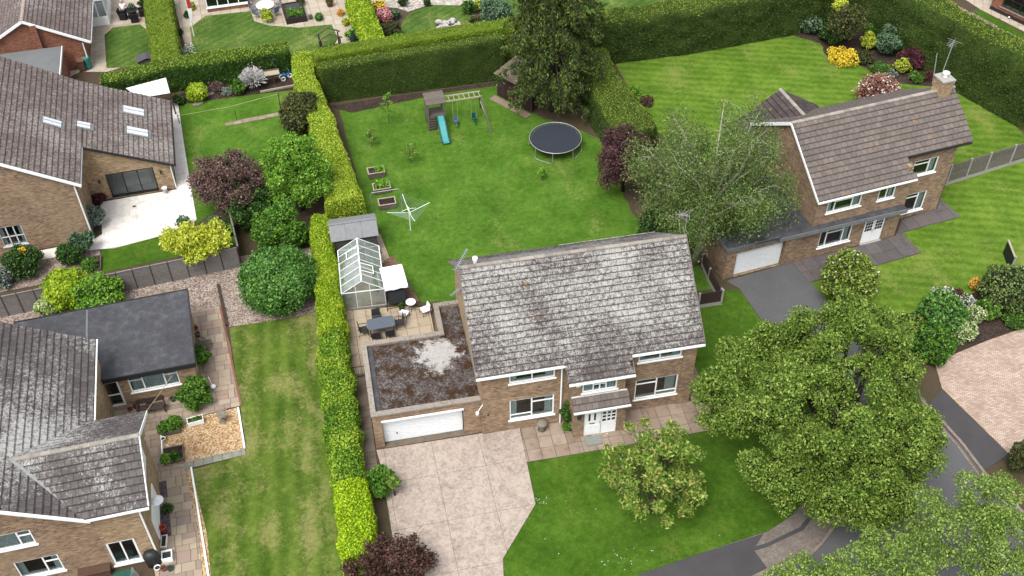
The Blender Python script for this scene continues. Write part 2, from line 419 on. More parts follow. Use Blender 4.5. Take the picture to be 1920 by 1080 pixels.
GRAVEL_G = speck('gravel_golden', [c8(164, 124, 82), c8(204, 164, 116), c8(228, 196, 150), c8(236, 214, 178)], 15, 1.2)
GRAVEL_D = speck('slate_chippings', [c8(80, 66, 72), c8(110, 94, 98), c8(134, 118, 120)], 16, 1.2)
PEBBLE = speck('white_pebbles', [c8(150, 140, 128), c8(206, 198, 184), c8(232, 226, 214)], 9, 1.0)
JOINT = flat('joint_mortar', c8(96, 86, 78), .95, .25, 9)
JOINTD = flat('joint_dark', c8(70, 64, 60), .95, .25, 9)
DRIVE = slabmat('printed_concrete', [c8(206, 190, 176), c8(208, 192, 178), c8(203, 187, 173)], c8(116, 102, 96), 7, .44, 2.2, .85, .22)
SLAB_F = slabmat('slab_front', [c8(158, 138, 120), c8(174, 154, 136), c8(186, 168, 150), c8(166, 148, 132)], c8(116, 100, 88), 2, .5)
SLAB_SIDE = slabmat('slab_side', [c8(124, 112, 98), c8(138, 126, 112), c8(130, 118, 104)], c8(92, 84, 74), 2, .48)
SLAB_P = slabmat('slab_patio', [c8(196, 178, 152), c8(206, 190, 164), c8(184, 164, 140)], c8(138, 120, 102), 2, .5)
SLAB_I = slabmat('slab_sandstone', [c8(168, 148, 132), c8(186, 168, 146), c8(196, 180, 156), c8(178, 154, 138), c8(164, 148, 136)], c8(134, 116, 104), 2, .54)
SLAB_W = slabmat('slab_porcelain', [c8(240, 234, 226, .62), c8(246, 242, 236, .62)], c8(206, 194, 184, .58), 2, .5, 10, .5)
SLAB_D = slabmat('slab_dark', [c8(104, 98, 98), c8(118, 110, 108), c8(110, 104, 104)], c8(84, 78, 78), 2, .5)
SLAB_T = slabmat('slab_far', [c8(200, 186, 166), c8(212, 200, 182), c8(190, 172, 150)], c8(150, 134, 116), 2, .55)
PAVERS = speck('block_pavers', [c8(176, 146, 128), c8(206, 180, 160), c8(222, 202, 184)], 9, .5, bump=.2)
t_ = NT('block_paving'); b_ = t_.n('ShaderNodeTexBrick'); b_.inputs['Scale'].default_value = 1; b_.inputs['Brick Width'].default_value = .22; b_.inputs['Row Height'].default_value = .11; b_.inputs['Mortar Size'].default_value = .008
b_.inputs['Color1'].default_value = c8(196, 170, 150); b_.inputs['Color2'].default_value = c8(226, 206, 190); b_.inputs['Mortar'].default_value = c8(134, 112, 98)
t_.l(t_.pos((1, 1, 1), (0, 0, .42)), b_.inputs['Vector'])
PAVERS = t_.done(t_.mix(t_.ramp(t_.noise(.6, 6, .7), [(.45, 0.), (.72, .7)]), b_.outputs['Color'], c8(160, 134, 118)), .9, b_.outputs['Fac'], -.4, .01, .2)

g = MB(); g.add([(-700, -700, 0), (700, -700, 0), (700, 700, 0), (-700, 700, 0)], [(0, 1, 2, 3)])
tag(g.build('ground', GR_BASE), kind='structure')
# lawns
sheet('lawn', PX([(637, 206), (700, 192), (760, 186), (850, 170), (932, 160), (975, 195), (1020, 222), (1085, 243), (1125, 262), (1150, 320), (1185, 400), (1225, 440), ('w', 15.6, 12.6), ('w', 15.8, 8.2), ('w', 0, 8.2), ('w', -.1, 10.42), (790, 567), (776, 548), (752, 510), (733, 490), (716, 446), (700, 412), (684, 394), (664, 310)]), .012, LAWN_BACK, rag=.12)
sheet('front_lawn', PX([(945, 1110), (943, 1048), (1004, 946), (988, 868), (1130, 843), (1338, 806), (1312, 740), ('w', 12.7, 2.5), ('w', 12.9, 7.6), (1352, 545), (1385, 543), (1425, 598), (1500, 680), (1575, 800), (1555, 872), (1522, 917), (1487, 965), (1440, 996), (1330, 1032), (1190, 1080), (1120, 1120)]), .012, LAWN_FRONT, rag=.06)
sheet('side_lawn', PX([(430, 615), (598, 586), (612, 640), (628, 860), (655, 1060), (662, 1130), (392, 1130), (362, 880), (462, 853), (450, 760)]), .012, LAWN_DRY, rag=.05)
sheet('right_front_lawn', PX([(1517, 531), (1635, 501), (1728, 475), (1691, 437), (1800, 408), (1763, 373), (1772, 345), (1925, 298), (2010, 300), (1990, 440), (1925, 515), (1870, 540), (1740, 580), (1690, 600), (1660, 650), (1600, 620), (1545, 560)]), .012, LAWN_R)
sheet('right_back_lawn', PX([(1150, 112), (1300, 92), (1440, 66), (1545, 55), (1640, 90), (1760, 140), (1905, 238), (1960, 290), (1800, 310), (1490, 300), (1300, 300), (1215, 235), (1170, 150)]), .012, LAWN_R, rag=.08)
sheet('bungalow_lawn', PX([(336, 198), (420, 180), (520, 166), (590, 172), (620, 300), (560, 345), (460, 360), (368, 420), (345, 340)]), .012, LAWN_BACK, rag=.06)
sheet('bungalow_front_lawn', PX([(190, 463), (362, 430), (432, 412), (444, 458), (190, 511)]), .012, LAWN_FRONT)
sheet('far_left_lawn', PX([(196, 66), (212, 52), (262, 46), (276, 56), (284, 100), (262, 126), (200, 128)]), .03, LAWN_FAR)
sheet('far_middle_lawn', PX([(356, 52), (386, 30), (470, 21), (477, 40), (505, 48), (560, 52), (622, 46), (634, 72), (590, 120), (400, 130), (358, 98)]), .012, LAWN_FAR)
sheet('round_lawn', PX([(752, 50), (770, 25), (815, 11), (860, 13), (893, 32), (895, 55), (860, 70), (800, 75), (762, 70)]), .012, LAWN_FAR, smooth=5)
sheet('far_right_lawn', PX([(1822, 20), (1838, 18), (1940, 75), (1940, 95), (1900, 78)]), .012, LAWN_FRONT)
sheet('far_field', [(12, 36.6), (33, 38.5), (36, 37), (60, 60), (0, 70)], .012, LAWN_FAR)
# roads, drives and footways
sheet('road', PX([(1380, 1130), (1438, 1073), (1516, 1046), (1562, 992), (1584, 960), (1622, 880), (1672, 800), (1722, 752), (1742, 762), (1800, 828), (1850, 892), (1940, 985), (2040, 1130)]), .006, TARMAC)
sheet('tarmac_drive', PX([(1362, 527), (1484, 492), (1530, 540), (1600, 618), (1670, 690), (1738, 752), (1700, 790), (1640, 770), (1500, 680), (1425, 596), (1386, 541)]), .016, TARMAC)
sheet('footway', PX([(1190, 1081), (1330, 1033), (1440, 997), (1487, 966), (1522, 918), (1555, 873), (1600, 850), (1622, 872), (1581, 958), (1560, 990), (1514, 1042), (1436, 1068), (1370, 1110), (1120, 1121)]), .05, FOOTWAY)
sheet('tarmac_apron', PX([(1188, 1082), (1300, 1043), (1432, 1001), (1413, 1032), (1438, 1066), (1350, 1110), (1120, 1125)]), .054, TARMAC_D)
sheet('trench_patch', PX([(1300, 1062), (1438, 1019), (1500, 989), (1522, 958), (1538, 917), (1545, 920), (1531, 962), (1506, 995), (1440, 1026), (1300, 1070)]), .058, TARMAC_D)
sheet('far_footway', PX([(1737, 765), (1764, 731), (1890, 853), (1843, 884), (1800, 832)]), .05, TARMAC_D)
sheet('block_drive', PX([(1752, 680), (1850, 640), (1930, 612), (2010, 600), (2010, 800), (1925, 818), (1891, 851), (1766, 729)]), .056, PAVERS)
# kerbs, stone by stone
def kerb(pts, label_parent, wdt=.16, h=.11, step=.9):
    pts = [Vector((*XY(p), 0)) for p in pts]; par = tag(empty('kerb', pts[0]), kind='structure')
    acc = []; 
    for a, b in zip(pts[:-1], pts[1:]):
        n = max(1, round((b-a).length/step)); acc += [a+(b-a)*(k/n) for k in range(n)]
    acc.append(pts[-1])
    for a, b in zip(acc[:-1], acc[1:]):
        d = (b-a).normalized(); L = (b-a).length; m = MB().box(.006, L-.006, -wdt/2, wdt/2, -.05, h)
        m.build('kerb_stone', KERB, par, loc=(a-pts[0]), rz=math.atan2(d.y, d.x))
    return par
kerb([(1370, 1112), (1437, 1071), (1515, 1044), (1540, 1020), (1561, 991), (1583, 959), (1622, 876)], 0)
kerb([(1728, 752), (1738, 763), (1770, 796), (1801, 830), (1845, 888), (1900, 945), (1960, 1005)], 0)
kerb([(1722, 762), (1733, 771), (1765, 802), (1794, 834), (1838, 894)], 0, .12, .03)
# gravel and beds
sheet('pink_gravel', PX([(-60, 600), (150, 545), (300, 512), (455, 480), (600, 462), (602, 588), (430, 613), (415, 574), (355, 586), (330, 545), (30, 606), (-60, 640)]), .008, GRAVEL_P)
sheet('bungalow_gravel', PX([(-60, 500), (80, 482), (186, 462), (192, 512), (160, 517), (0, 548), (-60, 560)]), .008, GRAVEL_P)
sheet('golden_gravel', PX([(303, 830), (335, 800), (385, 779), (447, 764), (459, 842), (345, 868), (305, 873)]), .02, GRAVEL_G)
sheet('gravel_strip', PX([(345, 882), (358, 878), (388, 1000), (400, 1130), (384, 1130), (372, 1000)]), .02, GRAVEL_G)
sheet('slate_bed', PX([(296, 905), (312, 902), (322, 1000), (326, 1045), (306, 1042)]), .055, GRAVEL_D)
sheet('flower_bed', PX([(1478, 62), (1505, 38), (1620, 10), (1775, 150), (1778, 163), (1740, 162), (1690, 157), (1655, 147), (1610, 122), (1575, 118), (1545, 100), (1538, 82)]), .02, SOIL, smooth=3)
sheet('hedge_bed', PX([(615, 200), (700, 186), (850, 165), (940, 152), (930, 161), (850, 172), (760, 190), (660, 212), (640, 206)]), .018, SOIL)
sheet('roadside_bed', PX([(1640, 640), (1700, 590), (1760, 570), (1840, 545), (1960, 560), (1960, 600), (1850, 640), (1752, 681), (1700, 700)]), .02, SOIL)
sheet('bungalow_bed', PX([(325, 190), (345, 172), (470, 150), (560, 140), (590, 150), (590, 165), (470, 178), (340, 196)]), .02, SOIL)
sheet('pebble_bed', PX([(690, 0), (720, -15), (900, -15), (893, 12), (850, 10), (805, 9), (765, 22), (745, 15), (700, 12)]), .02, PEBBLE)
sheet('far_garden_bed', PX([(690, 20), (745, 15), (755, 60), (900, 70), (930, 40), (900, 15), (930, -10), (960, 40), (940, 75), (730, 105)]), .01, SOIL)
# paving, slab by slab
dp = PX([(706, 845), ('w', 0, .05), ('w', 0, -.02), ('w', 2.05, -.02), (1004, 946), (943, 1048), (946, 1125), (745, 1125), (735, 1000), (716, 880)])
o = sheet('driveway', dp, .04, flat('drive_joint', c8(112, 98, 90), .95, .2)); pave(o, dp, .022, .03, DRIVE, .02, (2.55, 2.9), 'grid', .018, (-5.3, -2.2), 'concrete_panel', wob=.001)
fp = [(2.08, -.02), (11.75, -.02), (11.75, 8.2), (12.75, 8.2), (12.75, -.1)] + PX([(1338, 806), (1130, 843), (988, 868)])
o = sheet('front_paving', fp, .02, JOINTD); pave(o, fp, .022, .03, SLAB_F, 0, (.75, .75), 'grid', .022, (2.1, -.05))
sp = [(-6.75, -1.6), (-5.78, -1.6), (-5.78, 5.6), (-6.75, 5.6)]
o = sheet('side_passage', sp, .02, JOINTD); pave(o, sp, .022, .03, SLAB_SIDE, 0, (.98, .8), 'grid', .02, (-6.76, 0))
pt = [(-6.75, 5.6), (-5.78, 5.6), (-1.45, 5.5), (-1.45, 9.6), (-1.3, 9.95), (-2.9, 10.5), (-6.75, 10.85)]
o = sheet('back_patio', pt, .02, JOINTD); pave(o, pt, .022, .03, SLAB_P, .01, (.74, .74), 'grid', .02, (-6.7, 5.6))
bp = PX([(712, 494), (738, 480), (775, 545), (788, 567), (758, 566), (722, 574)])
o = sheet('brick_hardstanding', bp, .02, JOINTD); pave(o, bp, .022, .03, flat('paver_brown', c8(142, 112, 92), .9, .25, 5, rnd=.3), .02, (.4, .2), 'grid', .012, (0, 0), 'paver', bond=.5)
gp = PX([(698, 444), (713, 440), (733, 490), (714, 498)])
o = sheet('garden_path', gp, .02, JOINTD); pave(o, gp, .022, .03, SLAB_P, .1, (.6, .6), 'grid', .02, (-3.6, 14))
ip = PX([(355, 586), (412, 574), (432, 650), (450, 762), (385, 778), (335, 800), (302, 830), (302, 872), (345, 870), (372, 1000), (385, 1130), (300, 1130), (285, 1040), (275, 860), (262, 800), (185, 800), (180, 770), (370, 725), (372, 690)])
o = sheet('sandstone_paving', ip, .02, JOINTD); pave(o, ip, .022, .03, SLAB_I, R_(3), (1.15, 1), 'mixed', .02, (-16, 0), seed=5)
ep = PX([(345, 868), (459, 842), (462, 853), (346, 881)])
o = sheet('edging_path', ep, .02, JOINTD); pave(o, ep, .022, .03, flat('slab_grey', c8(168, 168, 152), .9, .15, 4, rnd=.2), R_(3), (.5, .5), 'grid', .018, XY((345, 868)))
wp = PX([(188, 380), (332, 356), (329, 330), (310, 190), (333, 188), (345, 270), (358, 350), (369, 412), (352, 430), (214, 466), (182, 468), (66, 490), (60, 474), (172, 452), (192, 440)])
o = sheet('white_patio', wp, .02, flat('joint_pale', c8(196, 186, 176), .9, .15)); pave(o, wp, .022, .03, SLAB_W, R_(3.5), (.9, .6), 'grid', .012, (-21.8, 20.6), bond=.5)
rp = PX([(1484, 492), (1590, 468), (1680, 443), (1690, 413), (1756, 393), (1762, 373), (1800, 407), (1690, 436), (1727, 474), (1635, 500), (1517, 530)])
o = sheet('dark_slab_path', rp, .02, flat('joint_light', c8(150, 140, 134), .9, .2)); pave(o, rp, .022, .03, SLAB_D, R_(7.87), (.9, 1.1), 'grid', .02, (16.69, 8.85))
tp = PX([(168, 52), (185, -20), (300, -20), (292, 100), (285, 110), (200, 135), (150, 135), (120, 150), (112, 140)])
o = sheet('far_left_patio', tp, .008, JOINT); pave(o, tp, .01, .012 - .004, SLAB_T, R_(3), (.9, .6), 'grid', .02, (-24, 45), bond=.5, wob=.001)
mp_ = PX([(318, -20), (650, -20), (655, 30), (690, 105), (610, 118), (634, 72), (622, 46), (560, 52), (505, 48), (477, 40), (470, 21), (386, 30), (356, 52), (362, 95), (350, 95)])
o = sheet('far_middle_paving', mp_, .008, JOINT); pave(o, mp_, .01, .02, SLAB_T, R_(5), (.8, .8), 'grid', .025, (-17, 50), wob=.003)
q_ = PX([(1780, -20), (1838, 18), (1945, 72), (1960, 60), (1850, -20)])
o = sheet('far_right_path', q_, .008, JOINT); pave(o, q_, .01, .02, SLAB_T, R_(-30), (.7, .7), 'grid', .025, (44, 40))
sp2 = PX([(422, 231), (424, 237), (532, 216), (530, 210)])
o = sheet('stepping_path', sp2, .02, JOINT); pave(o, sp2, .022, .02, SLAB_F, R_(3), (.6, .7), 'grid', .02, XY((422, 231)))
# ================================================================== houses
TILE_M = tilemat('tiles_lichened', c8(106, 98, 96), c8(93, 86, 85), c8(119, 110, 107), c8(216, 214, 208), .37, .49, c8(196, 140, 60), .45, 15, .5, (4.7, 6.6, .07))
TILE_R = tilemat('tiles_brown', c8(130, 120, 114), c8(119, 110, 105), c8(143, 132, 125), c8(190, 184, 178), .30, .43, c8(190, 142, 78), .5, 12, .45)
TILE_L = tilemat('tiles_weathered', c8(126, 112, 108), c8(112, 100, 97), c8(140, 126, 121), c8(198, 192, 186), .38, .52, None, .3, 12, .45)
TILE_L2 = tilemat('tiles_patchy', c8(112, 106, 104), c8(98, 93, 92), c8(126, 118, 116), c8(222, 220, 216), .31, .56, None, .26, 13)
RIDGE = slabmat('ridge_tiles', [c8(168, 160, 150), c8(190, 182, 170), c8(150, 142, 134)], c8(110, 100, 94), 4, .5, 12)
FELT = speck('roof_felt', [c8(62, 62, 66), c8(86, 87, 92), c8(122, 122, 124)], 2.2, .5, .7, .1, voro=False)
FELT_G = speck('roof_felt_grey', [c8(110, 112, 114), c8(132, 134, 136), c8(150, 152, 152)], 20, .5, .8, .1, voro=False)
t_ = NT('mossy_flat_roof'); n1 = t_.noise(1.6, 6, .75); n2 = t_.noise(9, 5, .8); n3 = t_.noise(.55, 3, .5)
base_ = t_.ramp(n2, [(.36, c8(56, 48, 48)), (.5, c8(104, 96, 94)), (.64, c8(160, 154, 150))])
moss_ = t_.ramp(t_.noise(14, 4), [(.35, c8(50, 36, 29)), (.6, c8(88, 64, 43)), (.75, c8(110, 90, 50))])
c_ = t_.mix(t_.ramp(n1, [(.46, 0.), (.57, .95)]), base_, moss_)
# a bare pale patch where the moss has come away near the back
g_ = t_.n('ShaderNodeNewGeometry'); vm = t_.n('ShaderNodeVectorMath', _operation='DISTANCE'); vm.inputs[1].default_value = (-1.75, 3.95, 2.6); t_.l(g_.outputs['Position'], vm.inputs[0])
pf = t_.math('ADD', t_.math('SUBTRACT', 1.45, vm.outputs['Value']), t_.math('MULTIPLY', t_.math('SUBTRACT', t_.noise(2.6, 6, .75), .5), 4.2))
c_ = t_.mix(t_.ramp(pf, [(.15, 0.), (.65, 1.)]), c_, t_.ramp(n2, [(.3, c8(178, 174, 170)), (.55, c8(216, 212, 208))]))
MOSSY = t_.done(c_, .95, t_.math('ADD', n2, n1), 1.0, .06, .1)
COPING = slabmat('coping_stone', [c8(168, 158, 146), c8(180, 170, 158)], c8(92, 84, 80), 5, .48, 10)
GDOOR = flat('garage_door_white', (.70, .72, .73, 1), .45, .05)

_tilecache = {}
def tile_uvs(V, F, w, L):
    out = []
    for fi, f in enumerate(F):
        for i in f: out += [V[i][0]/w, (V[i][1]/L if fi < 2 else -.2) if fi in (0, 1, 2, 3) else .5]  # lip faces land in the dark band painted as shade
    return out
def tile_uv(me, V, F, w, L):
    uv = me.uv_layers.new(name='uv'); uv.data.foreach_set('uv', tile_uvs(V, F, w, L))
def tile_mesh(w, L, mat):
    k = (round(w, 3), round(L, 3), mat.name)
    if k not in _tilecache:
        x0, x1 = .004, w-.004; c = w*.5
        V = [(x0,-.04,.012),(c,-.04,.018),(x1,-.04,.012),(x0,L*1.02,-.008),(c,L*1.02,-.004),(x1,L*1.02,-.008),
             (x0,-.04,.056),(c,-.04,.062),(x1,-.04,.056),(x0,L*1.02,.012),(c,L*1.02,.018),(x1,L*1.02,.012)]
        F = [(6,7,10,9),(7,8,11,10),(0,1,7,6),(1,2,8,7),(2,5,11,8),(3,0,6,9),(5,4,10,11),(4,3,9,10)]
        me = MB().add(V, F).mesh('tile', mat, uv=False); tile_uv(me, V, F, w, L); _tilecache[k] = (me, V, F)
    return _tilecache[k]
def lay(acc, O, eu, ev, W, n_rows, tl, tw, mask=None, bond=.5, row0=0):
    """rows of tiles up a slope from eave corner O; eu along the eave, ev up the slope"""
    O = Vector(O); eu = Vector(eu).normalized(); ev = Vector(ev).normalized(); nn = eu.cross(ev).normalized(); nc = round(W/tw); tw = W/nc
    for i in range(row0, n_rows):
        edges = [j*tw for j in range(nc+1)]
        if (i % 2) and bond: edges = [0]+[(j+.5)*tw for j in range(nc)]+[W]
        for a, b in zip(edges[:-1], edges[1:]):
            if mask and not mask((a+b)/2, (i+.5)*tl): continue
            p = O+eu*a+ev*(i*tl)+nn*random.uniform(-.004, .004)
            acc.append((Matrix(((eu.x, ev.x, nn.x, p.x), (eu.y, ev.y, nn.y, p.y), (eu.z, ev.z, nn.z, p.z), (0, 0, 0, 1))), b-a, tl))
def flush(roof, acc, mat, house, limit=300):
    hm = Matrix.Translation(house.location) @ Matrix.Rotation(house.rotation_euler.z, 4, 'Z')
    acc.sort(key=lambda t: ((hm @ t[0].translation)-CAMP).length)
    rest = MB(); ruv = []
    for k, (m, w_, tl) in enumerate(acc):
        me, V, F = tile_mesh(w_, tl, mat)
        if k < limit:
            o = mesh_obj('tile', me, roof); o.matrix_basis = m
        else: rest.add([m @ Vector(v) for v in V], F); ruv += tile_uvs(V, F, w_, tl)
    if rest.v:
        o = tag(rest.build('tile_field', mat, roof, uv=False), kind='stuff'); o.data.uv_layers.new(name='uv').data.foreach_set('uv', ruv)
def ridge(roof, a, b, mat=None, r=.13, step=.45):
    a = Vector(a); b = Vector(b); n = max(1, round((b-a).length/step)); d = (b-a).normalized(); x = Vector((0, 0, 1)).cross(d).normalized(); L = (b-a).length/n
    V = []; F = []
    for s in (.004, L-.004):
        for k in range(7):
            t = math.pi*k/6; V.append((s, math.cos(t)*r, math.sin(t)*r*.8-.02))
    F = [(k, k+1, 8+k, 7+k) for k in range(6)] + [(6, 5, 4, 3, 2, 1, 0), tuple(range(7, 14))]
    me = MB().add(V, F).mesh('ridge_tile', mat or RIDGE, uv=False); up = d.cross(x)
    for k in range(n):
        p = a+d*(k*L); o = mesh_obj('ridge_tile', me, roof); o.matrix_basis = Matrix(((d.x, x.x, up.x, p.x), (d.y, x.y, up.y, p.y), (d.z, x.z, up.z, p.z), (0, 0, 0, 1)))
def window(house, x, y, z, w_, h, cols, side=0, sill=True, curtains='sides', mat=WHITE, name='window', dark=True, fw=.07):
    """cols: list of (width share, [pane split heights as shares]); side 0 faces -y, 1 faces +x, -1 faces -x"""
    m = MB(); fr = []; cx = 0; tot = sum(c[0] for c in cols); panes = []
    m.box(0, w_, .03, .1, 0, fw); m.box(0, w_, .03, .1, h-fw, h); m.box(0, fw, .031, .099, fw, h-fw); m.box(w_-fw, w_, .031, .099, fw, h-fw)
    x0 = fw
    for i, (sh, splits) in enumerate(cols):
        x1 = x0+(w_-2*fw)*sh/tot
        if i < len(cols)-1: m.box(x1-.035, x1+.035, .032, .098, fw, h-fw)
        zs = [fw]+[fw+(h-2*fw)*q for q in splits]+[h-fw]
        for q in zs[1:-1]: m.box(x0, x1, .034, .096, q-.03, q+.03)
        for a, b in zip(zs[:-1], zs[1:]): panes.append((x0+.01, x1-.01, a+.01, b-.01))
        x0 = x1
    rz = {0: 0, 1: R_(90), -1: R_(-90)}[side]
    o = m.build(name, mat, house, loc=(x, y, z), rz=rz)
    for a, b, c, d in panes: MB().box(a, b, .062, .07, c, d).build('pane', GLASS, o)
    if sill: MB().box(-.07, w_+.07, -.08, .05, -.07, -.003).build('sill', mat, o)
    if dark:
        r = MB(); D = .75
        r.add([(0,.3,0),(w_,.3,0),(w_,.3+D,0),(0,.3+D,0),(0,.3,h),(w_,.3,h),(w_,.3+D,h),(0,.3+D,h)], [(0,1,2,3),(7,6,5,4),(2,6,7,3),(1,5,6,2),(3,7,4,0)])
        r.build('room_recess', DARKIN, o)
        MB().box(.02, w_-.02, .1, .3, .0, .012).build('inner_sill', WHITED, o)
    if curtains:
        spans = {'sides': [(.03, .17), (.80, .97)], 'left': [(.03, .2)], 'right': [(.72, .97)], 'full': [(.03, .97)], 'blind': [(.05, .95)], 'mid': [(.03, .34), (.62, .97)]}[curtains]
        for a, b in spans:
            n = max(4, int((b-a)*w_/.05)); q = MB(); V = []
            for k in range(n+1):
                xx = (a+(b-a)*k/n)*w_; yy = .2+(.03 if k % 2 else -.01); V += [(xx, yy, .03), (xx, yy, h-.03)]
            q.add(V, [(2*k, 2*k+2, 2*k+3, 2*k+1) for k in range(n)]); q.build('curtain', CURT, o)
    return o
def gable(name, house, mat, u, v0, v1, ze, zr, t=.28, vr=None, z0=0):
    """gable wall in the plane x = u, running from y = v0 to v1"""
    vr = (v0+v1)/2 if vr is None else vr
    poly = [(v0, z0), (v1, z0), (v1, ze), (vr, zr), (v0, ze)]
    V = [(u, a, b) for a, b in poly]+[(u+t, a, b) for a, b in poly]; n = 5
    F = [tuple(range(n-1, -1, -1)), tuple(range(n, 2*n))]+[(i, (i+1) % n, n+(i+1) % n, n+i) for i in range(n)]
    return MB().add(V, F).build(name, mat, house)
def yagi(house, base, top, arms, mat=GALV):
    """television aerial: mast with one or more toothed booms"""
    m = MB(); m.tube([base, top], .025, 6)
    for c, d, L, n, tl in arms:
        c = Vector(c); d = Vector(d).normalized(); s = d.cross(Vector((0, 0, 1))).normalized()
        m.bar(c-d*L*.15, c+d*L*.85, .035)
        for k in range(n):
            p = c+d*L*(-.15+k/(n-1)); q = tl*(1.5 if k == 0 else 1-.35*k/n); m.bar(p-s*q, p+s*q, .018)
            m.bar(p-Vector((0, 0, q*.5)), p+Vector((0, 0, q*.5)), .014)
    return m.build('tv_aerial', mat, house)

# ---------------------------------------------------------------- the detached house in the middle
H = thing('brick_house', 'detached buff brick house with grey lichened roof and mossy flat-roofed garage', 'house')
SL = .81; EV = Vector((0, 1, SL)).normalized()
def zr(y): return 4.97+SL*(y+.2)
holes = [(1.5, 3.92, .84, 2.45), (1.5, 3.92, 3.84, 4.76), (8.39, 10.78, .9, 2.48), (8.41, 10.77, 3.94, 4.76)]
wall_holes(0, 11.55, 0, 4.9, holes, .28).build('front_wall', BRICK_A, H)
gable('gable_wall', H, BRICK_L, -.002, .004, 8.4, 4.88, 4.88+4.2*SL); gable('gable_wall', H, BRICK_A, 11.272, .004, 8.4, 4.88, 4.88+4.2*SL)
MB().box(.3, 11.25, 8.12, 8.396, 0, 4.88).build('rear_wall', BRICK_A, H)
MB().box(10.85, 11.56, -.11, -.002, 0, 4.86).build('pier', BRICK_A, H)
sold = MB()
for k in range(56): sold.box(.03+k*.0755, .095+k*.0755, -.012, .003, 2.46, 2.68)
tag(sold.build('soldier_course', BRICK_L, H), kind='stuff')
# projecting bay with porch
m = wall_holes(4.66, 7.52, 2.3, 4.35, [(5.2, 7.06, 3.2, 4.18)], .25).build('bay_wall', BRICK_A, H, loc=(0, -.85, 0))
MB().box(4.66, 4.9, -.6, -.004, 0, 4.35).build('bay_side_wall', BRICK_A, H); MB().box(7.28, 7.52, -.6, -.004, 0, 4.35).build('bay_side_wall', BRICK_A, H)
wall_holes(4.74, 7.56, 0, 2.5, [(5.28, 7.08, .04, 2.2)], .2).build('porch_wall', BRICK_A, H, loc=(0, -1.26, 0))
MB().box(4.74, 4.94, -1.06, -.604, 0, 2.5).build('porch_side_wall', BRICK_A, H); MB().box(7.36, 7.56, -1.06, -.604, 0, 2.5).build('porch_side_wall', BRICK_A, H)
W2 = lambda *a: [(1, [])]*2
window(H, 1.5, 0, .84, 2.42, 1.61, [(1, [.2]), (1, [.78])], curtains='sides')
window(H, 1.5, 0, 3.84, 2.42, .92, [(1, []), (1, [])], curtains='sides')
window(H, 8.39, 0, .9, 2.39, 1.58, [(1, [.78]), (1, [.2])], curtains='right')
window(H, 8.41, 0, 3.94, 2.36, .82, [(1, []), (1, [])], curtains='sides')
window(H, 5.2, -.85, 3.2, 1.86, .98, [(.3, []), (.2, [.5]), (.2, [.5]), (.3, [])], curtains='mid')
d = MB(); d.box(5.28, 6.22, -1.2, -1.12, .05, 2.19); do = d.build('front_door', WHITE, H)
MB().box(5.53, 5.63, -1.215, -1.199, 1.25, 1.8).box(5.83, 5.93, -1.215, -1.199, 1.25, 1.8).build('door_light', BLACK, do)
MB().box(5.6, 5.88, -1.22, -1.199, .98, 1.03).build('letterbox', BLACK, do)
pn = MB()
for k in range(2): pn.box(5.38+k*.42, 5.72+k*.42, -1.212, -1.199, .2, .85)
pn.build('door_panel', WHITE, do); MB().tube([(6.13, -1.25, 1.0), (6.13, -1.25, 1.18)], .018).build('handle', GALV, do)
window(H, 6.25, -1.24, .05, .82, 2.14, [(1, [.42, .57, .71, .85]), (1, [.42, .57, .71, .85]), (1, [.42, .57, .71, .85])], sill=False, curtains=None, name='side_light', fw=.05)
MB().box(6.29, 7.03, -1.2, -1.16, .1, .95).build('side_panel', WHITE, H)
MB().box(5.2, 7.1, -1.36, -1.262, 0, .05).build('threshold', WHITE, H)
MB().box(5.3, 6.2, -1.95, -1.37, .02, .13).build('door_step', flat('step_grey', c8(150, 156, 150), .8, .1), H)
# roof
rf = MB(); zt = 4.9+SL*4.2
rf.slab3([(-.24, -.18, zr(-.18)-.05), (11.84, -.18, zr(-.18)-.05), (11.84, 4.2, zr(4.2)-.05), (-.24, 4.2, zr(4.2)-.05)], .1)
rf.slab3([(11.84, 8.58, zr(-.18)-.05), (-.24, 8.58, zr(-.18)-.05), (-.24, 4.2, zr(4.2)-.05), (11.84, 4.2, zr(4.2)-.05)], .1)
rf.slab3([(4.48, -.98, zr(-.98)-.05), (7.88, -.98, zr(-.98)-.05), (7.88, -.19, zr(-.19)-.051), (4.48, -.19, zr(-.19)-.051)], .1)
rf = rf.build('roof', UNDER, H); acc = []
tl = 5.662/17
O = Vector((-.26, -.2, 4.97))
lay(acc, O-EV*(3*tl), (1, 0, 0), EV, 12.12, 20, tl, .33, lambda u, s: s > 3*tl or 4.73 < u < 8.16)
lay(acc, (11.86, 8.6, 4.97), (-1, 0, 0), Vector((0, -1, SL)), 12.12, 17, tl, .33)
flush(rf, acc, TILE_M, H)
ridge(rf, (-.27, 4.2, zr(4.2)+.03), (11.87, 4.2, zr(4.2)+.03))
# small porch roof
pr = MB().slab3([(4.66, -1.42, 2.5), (7.66, -1.42, 2.5), (7.66, -.85, 2.95), (4.66, -.85, 2.95)], .08).build('porch_roof', UNDER, H); acc = []
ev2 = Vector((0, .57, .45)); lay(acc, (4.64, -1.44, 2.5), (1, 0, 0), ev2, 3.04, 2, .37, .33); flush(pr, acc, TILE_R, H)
MB().box(4.62, 7.62, -.9, -.852, 2.93, 3.02).build('flashing', WHITED, H)
gm = MB()
def gutter(m, a, b, w_=.11, h=.09): m.bar(a, b, w_, h)
gutter(gm, (-.27, -.3, 4.86), (4.44, -.3, 4.86)); gutter(gm, (7.92, -.3, 4.86), (11.87, -.3, 4.86)); gutter(gm, (4.42, -1.08, 4.22), (7.94, -1.08, 4.22)); gutter(gm, (4.62, -1.52, 2.42), (7.7, -1.52, 2.42))
gm.build('gutter', WHITE, H)
